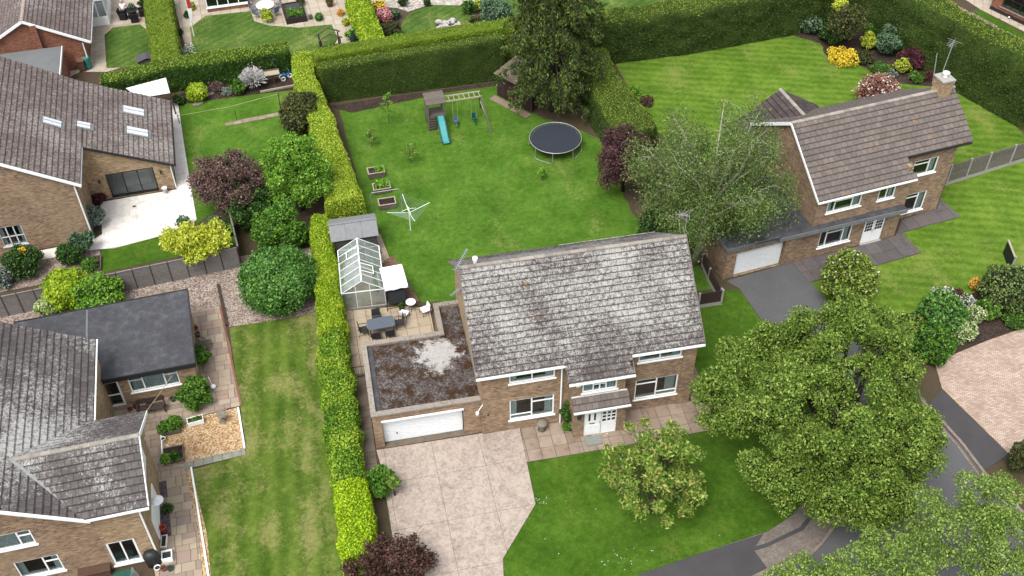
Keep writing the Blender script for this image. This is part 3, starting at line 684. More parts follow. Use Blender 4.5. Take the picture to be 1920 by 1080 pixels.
gb = MB(); gutter(gb, (-.27, 8.68, 4.86), (6, 8.68, 4.86)); gutter(gb, (6.1, 8.72, 4.86), (11.87, 8.72, 4.86)); gb.build('gutter', WHITED, H)
fm = MB(); fm.box(-.2, 4.4, -.16, -.13, 4.72, 4.88); fm.box(7.94, 11.8, -.16, -.13, 4.72, 4.88); fm.box(4.5, 7.86, -.95, -.92, 4.1, 4.26); fm.build('fascia', WHITE, H)
vb = MB(); 
for x in (-.285, 11.885):
    vb.bar((x, -.2, 4.97-.02), (x, 4.2, zr(4.2)-.02), .03, .12); vb.bar((x, 8.6, 4.97-.02), (x, 4.2, zr(4.2)-.021), .03, .12)
for x in (4.44, 7.92): vb.bar((x, -1.02, zr(-1.02)-.02), (x, -.24, zr(-.24)-.02), .03, .12)
vb.build('verge', flat('verge_mortar', c8(150, 142, 136), .9, .2), H)
pp = MB(); pp.tube([(4.27, -.3, 4.8), (4.27, -.08, 4.6), (4.27, -.08, .08)], .045, 8); pp.build('downpipe', WHITE, H)
MB().tube([(7.56, -.06, 4.2), (7.56, -.06, 2.95)], .03, 6).build('downpipe', WHITE, H)
MB().tube([(7.98, -.3, 4.85), (7.98, -.2, 4.7), (7.98, -.2, 4.5)], .045, 6).build('downpipe', WHITE, H)
MB().box(4.83, 5.05, -.99, -.86, 3.9, 4.15).build('alarm_box', WHITE, H)
MB().lathe([(.09, 0), (.09, .45), (.14, .47), (.14, .62), (.05, .66)], (.62, 4.45, 8.25), 10).build('vent_pipe', WHITE, H)
yagi(H, (-.32, 3.6, 7.2), (-.32, 3.9, 9.0), [((-.4, 3.9, 8.9), (.55, .83, .12), 1.5, 13, .14), ((-.35, 3.55, 7.7), (-.8, -.6, 0), .8, 8, .12)])
yagi(H, (11.9, 4.6, 7.9), (11.95, 4.6, 9.7), [((11.95, 4.6, 9.6), (-.9, .3, .1), .7, 5, .22)])
MB().lathe([(.06, 0), (.06, .04)], (.35, -.02, 1.6), 10).build('wall_vent', BLACK, H)
MB().bar((.06, -.02, 2.5), (-.25, -.3, 2.35), .03).lathe([(.05, -.1), (.09, 0), (.09, .12), (.03, .16)], (-.28, -.33, 2.22), 8).build('floodlight', WHITE, H)
MB().lathe([(.11, 0), (.13, .1), (.1, .26), (.03, .32)], (4.98, -1.33, 1.75), 8).build('porch_lamp', BLACK, H)
# attached garage
wall_holes(-5.72, -.004, 0, 2.7, [(-5.25, -.95, .03, 2.26)], .25).build('garage_front_wall', BRICK_A, H, loc=(0, .16, 0))
MB().box(-5.72, -5.47, .412, 5.4, 0, 2.7).box(-5.46, -1.41, 5.15, 5.4, 0, 2.7).box(-1.41, -1.16, 5.404, 7.62, 0, 2.7).box(-1.15, -.01, 7.37, 7.62, 0, 2.7).build('garage_wall', BRICK_A, H)
gd = MB().box(-5.23, -.97, .52, .56, .05, 2.24)
for k in range(13): gd.box(-5.22, -.98, .5, .521, .07+k*.165, .215+k*.165)
gd = gd.build('garage_door', GDOOR, H)
MB().box(-4.55, -4.5, .47, .5, .62, .76).build('handle', BLACK, gd)
MB().box(-5.27, -.93, .12, .3, 2.14, 2.27).build('door_head', WHITE, H)
MB().box(-5.26, -.94, .18, .6, .0, .045).build('garage_sill', SLAB_SIDE, H)
MB().prism([(-5.6, .3), (-.02, .3), (-.02, 7.5), (-1.3, 7.5), (-1.3, 5.28), (-5.6, 5.28)], 2.45, 2.6).build('flat_roof', MOSSY, H)
cp = lambda *b: MB().box(*b).build('coping', COPING, H)
cp(-5.76, -.004, .1, .42, 2.703, 2.8); cp(-5.76, -5.48, .424, 5.12, 2.703, 2.8); cp(-5.76, -1.15, 5.124, 5.44, 2.703, 2.8); cp(-1.45, -1.15, 5.444, 7.35, 2.703, 2.8); cp(-1.45, -.004, 7.354, 7.66, 2.703, 2.8)
MB().box(-5.47, -5.2, .45, 5.1, 2.602, 2.64).build('roof_gutter', FELT, H)

# ---------------------------------------------------------------- the brick house on the right
HR = thing('brick_house', 'brown tiled brick house with chimney, white double front door and flat-roofed garage', 'house', (16.69, 8.85), R_(7.87))
SR = .69
def zq(v): return 4.7+SR*v
wall_holes(5.85, 12.45, 2.3, 4.66, [(6.58, 8.98, 3.4, 4.42), (10.18, 11.38, 3.4, 4.42)], .25).build('front_wall', BRICK_B, HR, loc=(0, .14, 0))
wall_holes(4.0, 12.28, 0, 2.45, [(6.5, 8.8, .66, 2.02), (9.72, 11.22, .02, 2.1)], .25).build('ground_floor_wall', BRICK_B, HR, loc=(0, .02, 0))
wall_holes(0, 4.0, 0, 2.45, [(.7, 3.995, .03, 1.98)], .25).build('garage_front_wall', BRICK_B, HR, loc=(0, .02, 0))
MB().box(4.0, 4.8, -.06, .018, 0, 2.3).build('pier', BRICK_B, HR)
wall_holes(12.2, 16.4, 0, 5.6, [(13.4, 15.17, .42, 1.97), (13.4, 15.2, 3.5, 4.72)], .25).build('front_wall', BRICK_B, HR, loc=(0, 1.37, 0))
MB().box(12.03, 12.278, .272, 1.366, 0, 2.45).box(12.2, 12.448, .392, 1.366, 2.46, 5.3).build('return_wall', BRICK_B, HR)
def gable2(u, t, v0, v1, vr, z0): 
    z = lambda v: 4.62+SR*(v if v < vr else 2*vr-v)
    poly = [(v0, z0), (v1, z0), (v1, z(v1)), (vr, z(vr)), (v0, z(v0))]; V = [(u, a, b) for a, b in poly]+[(u+t, a, b) for a, b in poly]
    return MB().add(V, [(4,3,2,1,0),(5,6,7,8,9)]+[(i, (i+1) % 5, 5+(i+1) % 5, 5+i) for i in range(5)]).build('gable_wall', BRICK_B, HR)
gable2(5.85, .25, .392, 8.2, 4.2, 0); gable2(16.15, .248, 1.622, 8.2, 4.2, 0)
MB().box(6.1, 16.15, 7.95, 8.198, 0, 4.6).build('rear_wall', BRICK_B, HR)
MB().box(0, .25, .274, 6.3, 0, 2.45).box(.26, 5.84, 6.05, 6.3, 0, 2.45).build('garage_wall', BRICK_B, HR)
MB().prism([(-.06, -.02), (12.3, -.36), (12.3, .136), (5.84, .136), (5.84, 6.36), (-.06, 6.36)], 2.46, 2.58).build('flat_roof', FELT, HR)
MB().box(-.08, 3.4, -.07, -.03, 2.3, 2.6).box(-.1, -.062, -.06, 6.36, 2.36, 2.6).build('fascia', LEAD, HR)
MB().bar((3.4, -.2, 2.44), (12.32, -.4, 2.44), .05, .3).build('canopy_fascia', LEAD, HR)
gdr = MB().box(.72, 3.98, .2, .23, .04, 1.97)
for k in range(11): gdr.box(.73, 3.97, .18, .201, .06+k*.172, .215+k*.172)
gdr.build('garage_door', GDOOR, HR)
window(HR, 6.58, .14, 3.4, 2.4, 1.02, [(.2, []), (.55, [.8]), (.25, [])], curtains='sides')
window(HR, 10.18, .14, 3.4, 1.2, 1.02, [(1, []), (1, [])], curtains='right')
window(HR, 6.5, .02, .66, 2.3, 1.36, [(.2, []), (.55, [.82]), (.25, [])], curtains='right')
window(HR, 13.4, 1.37, .42, 1.77, 1.55, [(.66, [.82]), (.34, [])], curtains='right')
window(HR, 13.4, 1.37, 3.5, 1.8, 1.22, [(.66, [.76]), (.34, [])], curtains='right')
for k in range(2):
    a = 9.74+k*.74; dd = MB().box(a, a+.72, .06, .11, .03, 2.08).build('front_door', WHITE, HR)
    for i in range(3):
        for j in range(4): MB().box(a+.1+i*.18, a+.25+i*.18, .048, .061, 1.02+j*.25, 1.22+j*.25).build('pane', BLACK, dd)
    MB().tube([(a+(.66 if k == 0 else .06), .03, .95), (a+(.66 if k == 0 else .06), .03, 1.1)], .015).build('handle', GALV, dd)
MB().box(9.7, 11.24, -.12, .018, 0, .06).build('door_step', CONC, HR)
rr = MB()
rr.slab3([(5.7, 0, zq(0)-.05), (12.57, 0, zq(0)-.05), (12.57, 1.21, zq(1.21)-.05), (5.7, 1.21, zq(1.21)-.05)], .1)
rr.slab3([(5.7, 1.2, zq(1.2)-.051), (17.1, 1.2, zq(1.2)-.051), (17.3, 4.2, zq(4.2)-.05), (5.7, 4.2, zq(4.2)-.05)], .1)
rr.slab3([(17.3, 8.4, zq(0)-.05), (5.7, 8.4, zq(0)-.05), (5.7, 4.2, zq(4.2)-.051), (17.3, 4.2, zq(4.2)-.051)], .1)
rr = rr.build('roof', UNDER, HR); acc = []; EVR = Vector((0, 1, SR)).normalized(); Ls = 4.2*math.sqrt(1+SR*SR); tl = Ls/14
lay(acc, (5.68, -.02, zq(0)), (1, 0, 0), EVR, 11.62, 14, tl, .39, lambda u, s: s > tl*4 or u < 6.9)
lay(acc, (17.3, 8.42, zq(0)), (-1, 0, 0), Vector((0, -1, SR)), 11.62, 14, tl, .39)
# rear wing
SW = .62
rr2 = MB(); rr2.slab3([(5.2, 9.6, 6-SW*3.05-.05), (5.2, 5.5, 6-SW*3.05-.05), (8.25, 5.5, 5.95), (8.25, 9.6, 5.95)], .1); rr2.slab3([(11.3, 5.5, 6-SW*3.05-.05), (11.3, 9.6, 6-SW*3.05-.05), (8.25, 9.6, 5.95), (8.25, 5.5, 5.95)], .1)
rr2 = rr2.build('wing_roof', UNDER, HR); acc2 = []; Lw = 3.05*math.sqrt(1+SW*SW)
lay(acc2, (5.2, 9.62, 6-SW*3.05), (0, -1, 0), Vector((1, 0, SW)), 4.1, 10, Lw/10, .39); lay(acc2, (11.3, 5.52, 6-SW*3.05), (0, 1, 0), Vector((-1, 0, SW)), 4.1, 10, Lw/10, .39)
flush(rr2, acc2, tilemat('tiles_dark', c8(98, 88, 86), c8(84, 76, 76), c8(112, 101, 99), c8(180, 174, 168), .28, .42, None, .5, 12, .5), HR, 120); ridge(rr2, (8.25, 6.2, 6.04), (8.25, 9.65, 6.04))
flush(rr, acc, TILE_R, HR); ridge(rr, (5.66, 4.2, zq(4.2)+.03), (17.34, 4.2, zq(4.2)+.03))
MB().box(5.5, 11, 8.21, 9.4, 0, 4).build('wing_wall', BRICK_B, HR)
gv = MB(); gv.bar((5.66, -.02, zq(0)-.02), (5.66, 4.2, zq(4.2)-.02), .04, .16); gv.bar((5.66, 8.42, zq(0)-.02), (5.66, 4.2, zq(4.2)-.021), .06, .2); gv.build('bargeboard', WHITE, HR)
gg = MB(); gutter(gg, (5.64, -.1, zq(0)-.08), (12.6, -.1, zq(0)-.08)); gg.build('gutter', WHITE, HR)
gg = MB(); gutter(gg, (12.6, 1.1, zq(1.2)-.08), (17.15, 1.1, zq(1.2)-.08)); gg.build('gutter', BLACK, HR)
ch = MB().box(15.95, 16.75, 3.75, 4.65, 6.6, 8.45).build('chimney', BRICK_L, HR)
MB().box(15.88, 16.82, 3.68, 4.72, 8.452, 8.55).build('chimney_cap', CONC, ch); MB().lathe([(.14, 0), (.13, .2), (.22, .24), (.22, .3), (.05, .34)], (16.4, 4.25, 8.55), 12).build('chimney_pot', WHITE, ch)
MB().box(16.83, 16.95, 3.9, 4.1, 8.1, 8.3).build('chimney_lamp', WHITE, ch)
yagi(HR, (15.9, 4.6, 7.9), (15.9, 5.0, 9.9), []); yagi(HR, (16.9, 5.1, 8.3), (17.3, 5.4, 10.3), [((17.3, 5.4, 10.2), (-.8, -.5, 0), .8, 5, .3)])

# ---------------------------------------------------------------- the bungalow on the left with roof windows
HB = thing('bungalow', 'pale brick bungalow with roof windows and black folding doors onto white patio', 'house', (-21.86, 20.55), R_(3.5))
SA, SB = .62, .47; UR_ = -6.2; ZRA = 4.67+SA*(.39-UR_)
def za(u): return 4.67+SA*(.39-u) if u > UR_ else ZRA-SA*(UR_-u)
def zb(u): return 4.62-SB*(u-.34)
wall_holes(-12.6, 0, 0, 4.6, [(-5.25, -3.83, .66, 2.19)], .25).build('front_wall', BRICK_B, HB)
V = [(-12.6, 0, 4.6), (0, 0, 4.6), (0, 0, za(0)-.12), (UR_, 0, ZRA-.12), (-12.6, 0, za(-12.6)-.12)]; V += [(a, .25, c) for a, b, c in V]
MB().add(V, [(0,1,2,3,4),(9,8,7,6,5)]+[(i, 5+i, 5+(i+1) % 5, (i+1) % 5) for i in range(5)]).build('front_gable', BRICK_B, HB)
MB().box(-.25, -.002, .252, 3.99, 0, 4.75).build('side_wall', BRICK_A, HB)
m = wall_holes(-.2, 5.35, 0, 2.05, [(1.22, 4.3, .02, 2.045)], .25).build('extension_wall', BRICK_L, HB, loc=(0, 4.0, 0))
V = [(-.2, 4.0, 2.05), (5.35, 4.0, 2.05), (5.35, 4.0, zb(5.35)-.1), (-.2, 4.0, zb(-.2)-.2)]; V += [(a, 4.25, c) for a, b, c in V]
MB().add(V, [(0,1,2,3),(7,6,5,4)]+[(i, 4+i, 4+(i+1) % 4, (i+1) % 4) for i in range(4)]).build('extension_gable', BRICK_L, HB)
MB().box(5.1, 5.35, 4.254, 11.3, 0, 2.1).build('extension_side_wall', BRICK_L, HB)
window(HB, -5.25, 0, .66, 1.42, 1.53, [(1, [.45]), (1, [.45]), (1, [.45])], curtains='sides', mat=flat('grey_upvc', c8(206, 212, 214, .7), .4, .05), fw=.05)
bf = window(HB, 1.22, 4.0, .02, 3.08, 2.02, [(1, []), (1, []), (1, [])], sill=False, curtains=None, mat=BLACK, name='folding_door', dark=False, fw=.09)
inr = MB(); D = 3.4
inr.add([(0,.3,0),(3.08,.3,0),(3.08,D,0),(0,D,0),(0,.3,2.02),(3.08,.3,2.02),(3.08,D,2.02),(0,D,2.02)], [(0,1,2,3),(7,6,5,4),(2,6,7,3),(1,5,6,2),(3,7,4,0)])
inr.build('room', flat('room_grey', (.3, .3, .3, 1), .8, .1), bf)
MB().box(.9, 2.6, 1.1, 1.9, .0, .45).box(.9, 2.6, 1.75, 1.95, .45, .8).build('sofa', flat('sofa_grey', (.45, .45, .45, 1), .9, .1), bf)
for x in (.75, 4.72): MB().box(x-.06, x+.06, 3.88, 3.998, 1.5, 1.68).build('wall_lamp', BLACK, HB)
rb = MB()
rb.slab3([(.39, -.2, za(.39)-.06), (.39, 11.4, za(.39)-.06), (UR_, 11.4, ZRA-.06), (UR_, -.2, ZRA-.06)], .1)
rb.slab3([(-12.8, 11.4, za(-12.8)-.06), (-12.8, -.2, za(-12.8)-.06), (UR_, -.2, ZRA-.06), (UR_, 11.4, ZRA-.06)], .1)
rb.slab3([(5.66, 3.85, zb(5.66)-.06), (5.66, 11.5, zb(5.66)-.06), (.3, 11.5, zb(.3)-.07), (.3, 3.85, zb(.3)-.07)], .1)
rb = rb.build('roof', UNDER, HB); acc = []
EA = Vector((-1, 0, SA)).normalized(); EB = Vector((-1, 0, SB)).normalized()
LA = (.39-UR_)*math.sqrt(1+SA*SA); LB_ = (5.66-.36)*math.sqrt(1+SB*SB)
lay(acc, (.41, -.22, za(.41)), (0, 1, 0), EA, 11.6, 23, LA/23, .32); lay(acc, (5.68, 3.83, zb(5.68)), (0, 1, 0), EB, 7.65, 18, LB_/18, .32)
flush(rb, acc, TILE_L, HB); ridge(rb, (UR_, -.22, ZRA+.02), (UR_, 11.4, ZRA+.02))
vv = MB(); vv.bar((.5, -.26, za(.5)-.03), (UR_, -.26, ZRA-.03), .04, .2); vv.bar((-12.9, -.26, za(-12.9)-.03), (UR_, -.26, ZRA-.031), .04, .2); vv.build('bargeboard', WHITE, HB)
vv = MB(); vv.bar((.45, -.3, 4.55), (.45, 3.8, 4.55), .1, .1); vv.build('gutter', WHITE, HB)
vv = MB(); vv.bar((5.7, 3.8, zb(5.7)-.06), (.4, 3.8, zb(.4)-.06), .05, .16); vv.bar((5.75, 3.8, zb(5.75)-.06), (5.75, 11.5, zb(5.75)-.06), .1, .1); vv.build('verge', BLACK, HB)
MB().tube([(.06, -.08, 4.5), (.06, -.08, .05)], .05, 6).build('downpipe', WHITE, HB)
MB().tube([(5.42, 3.95, 2.0), (5.42, 3.95, .05)], .04, 6).build('downpipe', WHITE, HB)
def rooflight(px, py, L, w_, sl, zf):
    # centre on the slope found by stepping along the sight line
    z = 3.0
    for _ in range(30):
        q = P(px, py, z); d = q-HB.location; a = R_(3.5); u_ = d.x*math.cos(a)+d.y*math.sin(a); z = .5*z+.5*zf(u_)
    v_ = -d.x*math.sin(a)+d.y*math.cos(a); e = Vector((1, 0, -sl)).normalized(); n_ = Vector((sl, 0, 1)).normalized(); c = Vector((u_, v_, z))
    def bx(m, a0, a1, b0, b1, h0, h1):
        V = [c+e*a+Vector((0, 1, 0))*b+n_*h for h in (h0, h1) for a, b in ((a0, b0), (a1, b0), (a1, b1), (a0, b1))]
        m.add(V, [(3,2,1,0),(4,5,6,7),(0,1,5,4),(1,2,6,5),(2,3,7,6),(3,0,4,7)])
    m = MB(); bx(m, -L/2-.12, L/2+.22, -w_/2-.1, w_/2+.1, .02, .09); o = m.build('roof_window', LEAD, HB)
    m = MB(); bx(m, -L/2, L/2, -w_/2, w_/2, .095, .15); m.build('pane', flat('skylight_blind', (.46, .48, .5, 1), .15, .08, spec=.5), o)
    m = MB(); bx(m, -L/2, L/2, -.02, .02, .151, .165); m.build('glazing_bar', LEAD, o)
rooflight(250, 210, 1.35, .75, SB, zb); rooflight(257, 249, 1.35, .75, SB, zb); rooflight(97, 231, 1.1, .6, SA, za); rooflight(152, 236, 1.1, .6, SB, zb)

# ---------------------------------------------------------------- the house bottom left with L-shaped roof
HL = thing('brick_house', 'tan brick house with L-shaped grey roof and dark flat-roofed extension', 'house', (-16.8, -4.37), R_(3))
SM, SWg = .6, .58; UM = -7.6; ZM = 4.5+SM*(-2.25-UM)
def zm(u): return 4.5+SM*(-2.25-u)
wall_holes(-12.9, -2.2, 0, 4.4, [(-6.6, -4.86, 3.25, 4.38), (-6.3, -4.3, .75, 2.1)], .25).build('front_wall', BRICK_B, HL, loc=(0, .02, 0))
V = [(-12.9, .02, 4.4), (-2.2, .02, 4.4), (UM, .02, ZM-.12)]; V += [(a, .27, c) for a, b, c in V]
MB().add(V, [(0,1,2),(5,4,3)]+[(i, 3+i, 3+(i+1) % 3, (i+1) % 3) for i in range(3)]).build('front_gable', BRICK_B, HL)
wall_holes(-2.2, 0, 0, 4.55, [(-2.12, -.8, .25, 2.12)], .25).build('wing_wall', BRICK_L, HL, loc=(0, 0, 0))
gable('wing_gable', HL, BRICK_L, -.252, .254, 5.1, 4.5, 6.1, .25, 2.65)
MB().box(-2.45, -.26, 4.85, 5.1, 0, 4.5).build('wing_rear_wall', BRICK_L, HL)
MB().box(-2.6, -2.36, 5.104, 11.2, 0, 4.3).build('side_wall', BRICK_L, HL)
MB().box(-.245, .05, 1.0, 3.9, 3.1, 4.2).box(-.245, .055, .9, 3.2, .3, 1.9).build('side_window', WHITE, HL)
window(HL, -6.6, .02, 3.25, 1.74, 1.13, [(.66, []), (.34, [.68])], curtains='blind')
window(HL, -6.3, .02, .75, 2.0, 1.35, [(.66, []), (.34, [.68])], curtains='sides')
window(HL, -2.12, 0, .25, 1.32, 1.87, [(1, []), (1, [])], curtains=None, name='patio_door', fw=.1)
rl = MB()
rl.slab3([(-2.2, -.2, zm(-2.2)-.06), (-2.2, 11.4, zm(-2.2)-.06), (UM, 11.4, ZM-.06), (UM, -.2, ZM-.06)], .1)
rl.slab3([(-13, 11.4, ZM-SM*(UM+13)-.06), (-13, -.2, ZM-SM*(UM+13)-.06), (UM, -.2, ZM-.06), (UM, 11.4, ZM-.06)], .1)
rl = rl.build('roof', UNDER, HL); acc = []; EM = Vector((-1, 0, SM)).normalized(); LM = (-2.2-UM)*math.sqrt(1+SM*SM)
lay(acc, (-2.18, -.22, zm(-2.18)), (0, 1, 0), EM, 11.6, 18, LM/18, .33, lambda a, s: True)
flush(rl, acc, TILE_L2, HL, 280); ridge(rl, (UM, -.22, ZM+.02), (UM, 11.4, ZM+.02))
zw = lambda v: 4.64+SWg*(v+.2); ZW = zw(2.65)
def uval(v): return -2.25-(zw(v if v < 2.65 else 5.3-v)-4.5)/SM
rw = MB(); rw.slab3([(-2.3, -.2, zw(-.2)-.06), (.44, -.2, zw(-.2)-.06), (.44, 2.65, ZW-.06), (uval(2.65), 2.65, ZW-.06)], .1)
rw.slab3([(.44, 5.5, zw(-.2)-.06), (-2.3, 5.5, zw(-.2)-.06), (uval(2.65), 2.65, ZW-.06), (.44, 2.65, ZW-.06)], .1)
rw = rw.build('wing_roof', UNDER, HL); acc = []; EW = Vector((0, 1, SWg)).normalized(); LW = 2.85*math.sqrt(1+SWg**2); k_ = math.sqrt(1+SWg**2)
lay(acc, (-5.36, -.22, zw(-.22)), (1, 0, 0), EW, 5.82, 9, LW/9, .33, lambda a, s: -5.36+a > uval(-.2+s/k_)-.05)
lay(acc, (.46, 5.52, zw(-.22)), (-1, 0, 0), Vector((0, -1, SWg)), 5.82, 9, LW/9, .33, lambda a, s: .46-a > uval(-.2+s/k_)-.05)
flush(rw, acc, TILE_L2, HL, 160); ridge(rw, (uval(2.65), 2.65, ZW+.03), (.47, 2.65, ZW+.03))
vl = MB(); a = Vector((-2.2, -.3, zm(-2.2)+.05)); b = Vector((uval(2.65), 2.65, ZW+.1)); vl.bar(a, b, .16, .05); c = Vector((-2.2, 5.6, zm(-2.2)+.05)); vl.bar(c, b, .12, .05); vl.build('valley_lead', flat('valley_grey', c8(168, 168, 166), .6, .15), HL)
vv = MB(); vv.bar((-2.15, -.27, zm(-2.15)-.04), (UM, -.27, ZM-.04), .04, .22); vv.bar((-13, -.27, ZM-SM*(UM+13)-.04), (UM, -.27, ZM-.041), .04, .22); vv.bar((-2.3, -.3, 4.55), (.48, -.3, 4.55), .1, .1)
vv.bar((.48, -.2, zw(-.2)-.05), (.48, 2.65, ZW-.05), .04, .2); vv.bar((.48, 5.5, zw(-.2)-.05), (.48, 2.65, ZW-.051), .04, .2); vv.bar((-2.1, 5.6, 4.42), (-2.1, 11.4, 4.42), .1, .1); vv.build('bargeboard', WHITE, HL)
MB().tube([(-.05, -.08, 4.5), (-.05, -.08, .05)], .05, 6).build('downpipe', WHITE, HL)
MB().tube([(.5, .3, 4.3), (.75, .25, 4.3)], .02).lathe([(.02, 0), (.28, .04), (.3, .06), (.02, .05)], (.8, .2, 4.3), 14).build('satellite_dish', GALV, HL)
# its flat-roofed extension
MB().prism([(-7.2, 15.8), (-7.2, 10.2), (2.58, 10.2), (2.4, 16.1)], 2.42, 2.6).build('flat_roof', FELT, HL)
MB().box(-2.3, 2.6, 10.12, 10.19, 2.3, 2.62).bar((2.6, 10.15, 2.52), (2.42, 16.1, 2.52), .06, .22).bar((2.42, 16.13, 2.52), (-7.2, 15.85, 2.52), .06, .22).build('roof_trim', BLACK, HL)
for x in (-1.6, -.2, 1.2): MB().bar((x, 10.3, 2.602), (x-.04, 16.0, 2.602), .05, .012).build('felt_seam', FELT, HL)
MB().bar((-3.1, 10.4, 2.61), (-3.2, 15.8, 2.61), .1, .03).build('felt_joint', FELT_G, HL)
wall_holes(-2.58, 2.45, 0, 2.4, [(-1.12, 1.5, .95, 2.1), (-2.5, -1.62, .05, 2.08)], .25).build('extension_wall', BRICK_L, HL, loc=(0, 10.4, 0))
MB().slab3([(2.45, 10.654, 0), (2.28, 15.8, 0), (2.28, 15.8, 2.4), (2.45, 10.654, 2.4)], .25).box(-7, 2.2, 15.5, 15.75, 0, 2.4).build('extension_side_wall', BRICK_L, HL)
window(HL, -1.12, 10.4, .95, 2.62, 1.15, [(.27, [.8]), (.46, []), (.27, [.8])], curtains='blind')
window(HL, -2.5, 10.4, .05, .88, 2.03, [(1, [.45])], sill=True, curtains=None, name='back_door', fw=.12)

# ---------------------------------------------------------------- red brick bungalow top left
q = P(168, 128); HT = thing('bungalow', 'red brick bungalow with grey felt garage roof at top left', 'house', (q.x, q.y), R_(3))
ST = .55; zt_ = lambda u: 2.42+ST*(.65-u); UT = -3.6
V = [(-7.6, 0, 0), (.02, 0, 0), (.02, 0, zt_(.02)-.12), (UT, 0, zt_(UT)-.12), (-7.6, 0, zt_(.02)-.12)]; V += [(a, .25, c) for a, b, c in V]
MB().add(V, [(0,1,2,3,4),(9,8,7,6,5)]+[(i, 5+i, 5+(i+1) % 5, (i+1) % 5) for i in range(5)]).build('front_gable', BRICK_R, HT)
MB().box(-.23, .018, .254, 12, 0, 2.5).build('side_wall', BRICK_R, HT)
MB().box(-3.2, -2.75, -.35, -.004, 0, 4.35).build('chimney_breast', BRICK_R, HT)
r_ = MB(); r_.slab3([(.65, -.2, zt_(.65)-.06), (.65, 12.2, zt_(.65)-.06), (UT, 12.2, zt_(UT)-.06), (UT, -.2, zt_(UT)-.06)], .1); r_.slab3([(-7.85, 12.2, zt_(.65)-.06), (-7.85, -.2, zt_(.65)-.06), (UT, -.2, zt_(UT)-.06), (UT, 12.2, zt_(UT)-.06)], .1)
r_ = r_.build('roof', UNDER, HT); acc = []; LT = 4.25*math.sqrt(1+ST*ST)
lay(acc, (.66, -.22, zt_(.66)), (0, 1, 0), Vector((-1, 0, ST)), 12.4, 15, LT/15, .32); lay(acc, (-7.86, 12.2, zt_(.66)), (0, -1, 0), Vector((1, 0, ST)), 12.4, 15, LT/15, .32)
flush(r_, acc, TILE_L, HT, 300); ridge(r_, (UT, -.2, zt_(UT)+.02), (UT, 12.2, zt_(UT)+.02), flat('ridge_pale', c8(190, 170, 160), .9, .2))
v_ = MB(); v_.bar((.72, -.25, zt_(.72)-.02), (UT, -.25, zt_(UT)-.02), .05, .2); v_.bar((-7.92, -.25, zt_(.72)-.02), (UT, -.25, zt_(UT)-.021), .05, .2); v_.bar((.72, -.2, 2.3), (.72, 12, 2.3), .1, .1); v_.build('bargeboard', WHITE, HT)
MB().tube([(.1, -.08, 2.3), (.1, -.08, .05)], .05, 6).build('downpipe', WHITE, HT)
MB().box(-6.5, -1.4, -5.05, -.36, 2.3, 2.42).build('garage_roof', FELT_G, HT); MB().box(-1.63, -1.42, -5, -.37, 0, 2.29).box(-6.4, -1.64, -5, -4.8, 0, 2.29).build('garage_wall', BRICK_R, HT); MB().box(-1.39, -1.34, -5.05, -.36, 2.2, 2.44).build('fascia', WHITE, HT)
cn = MB(); cn.box(.05, 1.5, 6.3, 10, 0, .15); cn.box(1.4, 1.5, 6.3, 10, .15, .8); cn.box(.05, 1.4, 6.3, 6.4, .15, .8)
for x in (.1, .78, 1.45): cn.box(x-.05, x+.05, 6.3, 6.4, .8, 2.3)
cn.box(.05, 1.5, 6.3, 6.4, 2.2, 2.34)
for k in range(5): cn.box(1.4, 1.5, 6.3+k*.9, 6.4+k*.9, .8, 2.3)
cn = cn.build('conservatory', WHITE, HT)
for k in range(2): MB().box(.16+k*.68, .72+k*.68, 6.34, 6.36, .8, 2.2).build('pane', GLASS, cn)
MB().slab3([(.05, 6.25, 2.35), (1.55, 6.25, 2.35), (1.55, 10, 2.35), (.05, 10, 2.5)], .05).build('conservatory_roof', WHITED, cn)

# ---------------------------------------------------------------- slivers of two more houses at the top edge
a = P(390, 24); b = P(471, 13); yw = math.atan2(b.y-a.y, b.x-a.x)
HN = thing('bungalow', 'white-framed sunroom end of a house at the top edge above far lawn', 'house', (a.x, a.y), yw)
Lh = (b-a).length
MB().box(0, Lh, 0, .22, 0, .4).box(Lh-.22, Lh-.001, .222, 5, 0, .4).build('low_wall', BRICK_R, HN)
window(HN, 0, .02, .42, Lh, 1.9, [(1, []), (1, []), (1, []), (1, [])], sill=True, curtains=None, dark=True)
MB().box(-.1, Lh+.15, -.15, 6, 2.34, 2.5).build('sunroom_roof', WHITED, HN)
a = P(1855.5, 17); b = P(1921, 48); yw = math.atan2(b.y-a.y, b.x-a.x); Lh = 9
HX = thing('brick_house', 'red brick house wall with dark plinth and window at top right edge', 'house', (a.x, a.y), yw)
wall_holes(0, Lh, 0, 4.5, [(.9, 3.3, .75, 2.2)], .25).build('front_wall', BRICK_R, HX); MB().box(-.02, Lh, -.03, -.001, 0, .32).build('plinth', BLACK, HX)
window(HX, .9, 0, .75, 2.4, 1.45, [(1, [.5]), (1, [.5]), (1, [.5])], mat=BLACK, curtains=None); MB().box(.8, 3.4, -.09, -.002, .6, .7).build('stone_sill', CONC, HX)
MB().box(0, .25, .252, 7, 0, 4.5).build('side_wall', BRICK_R, HX)
MB().lathe([(.02, 0), (.08, .05), (.02, .12)], (1.9, -.14, .12), 8).build('outside_tap_cover', WHITE, HX)
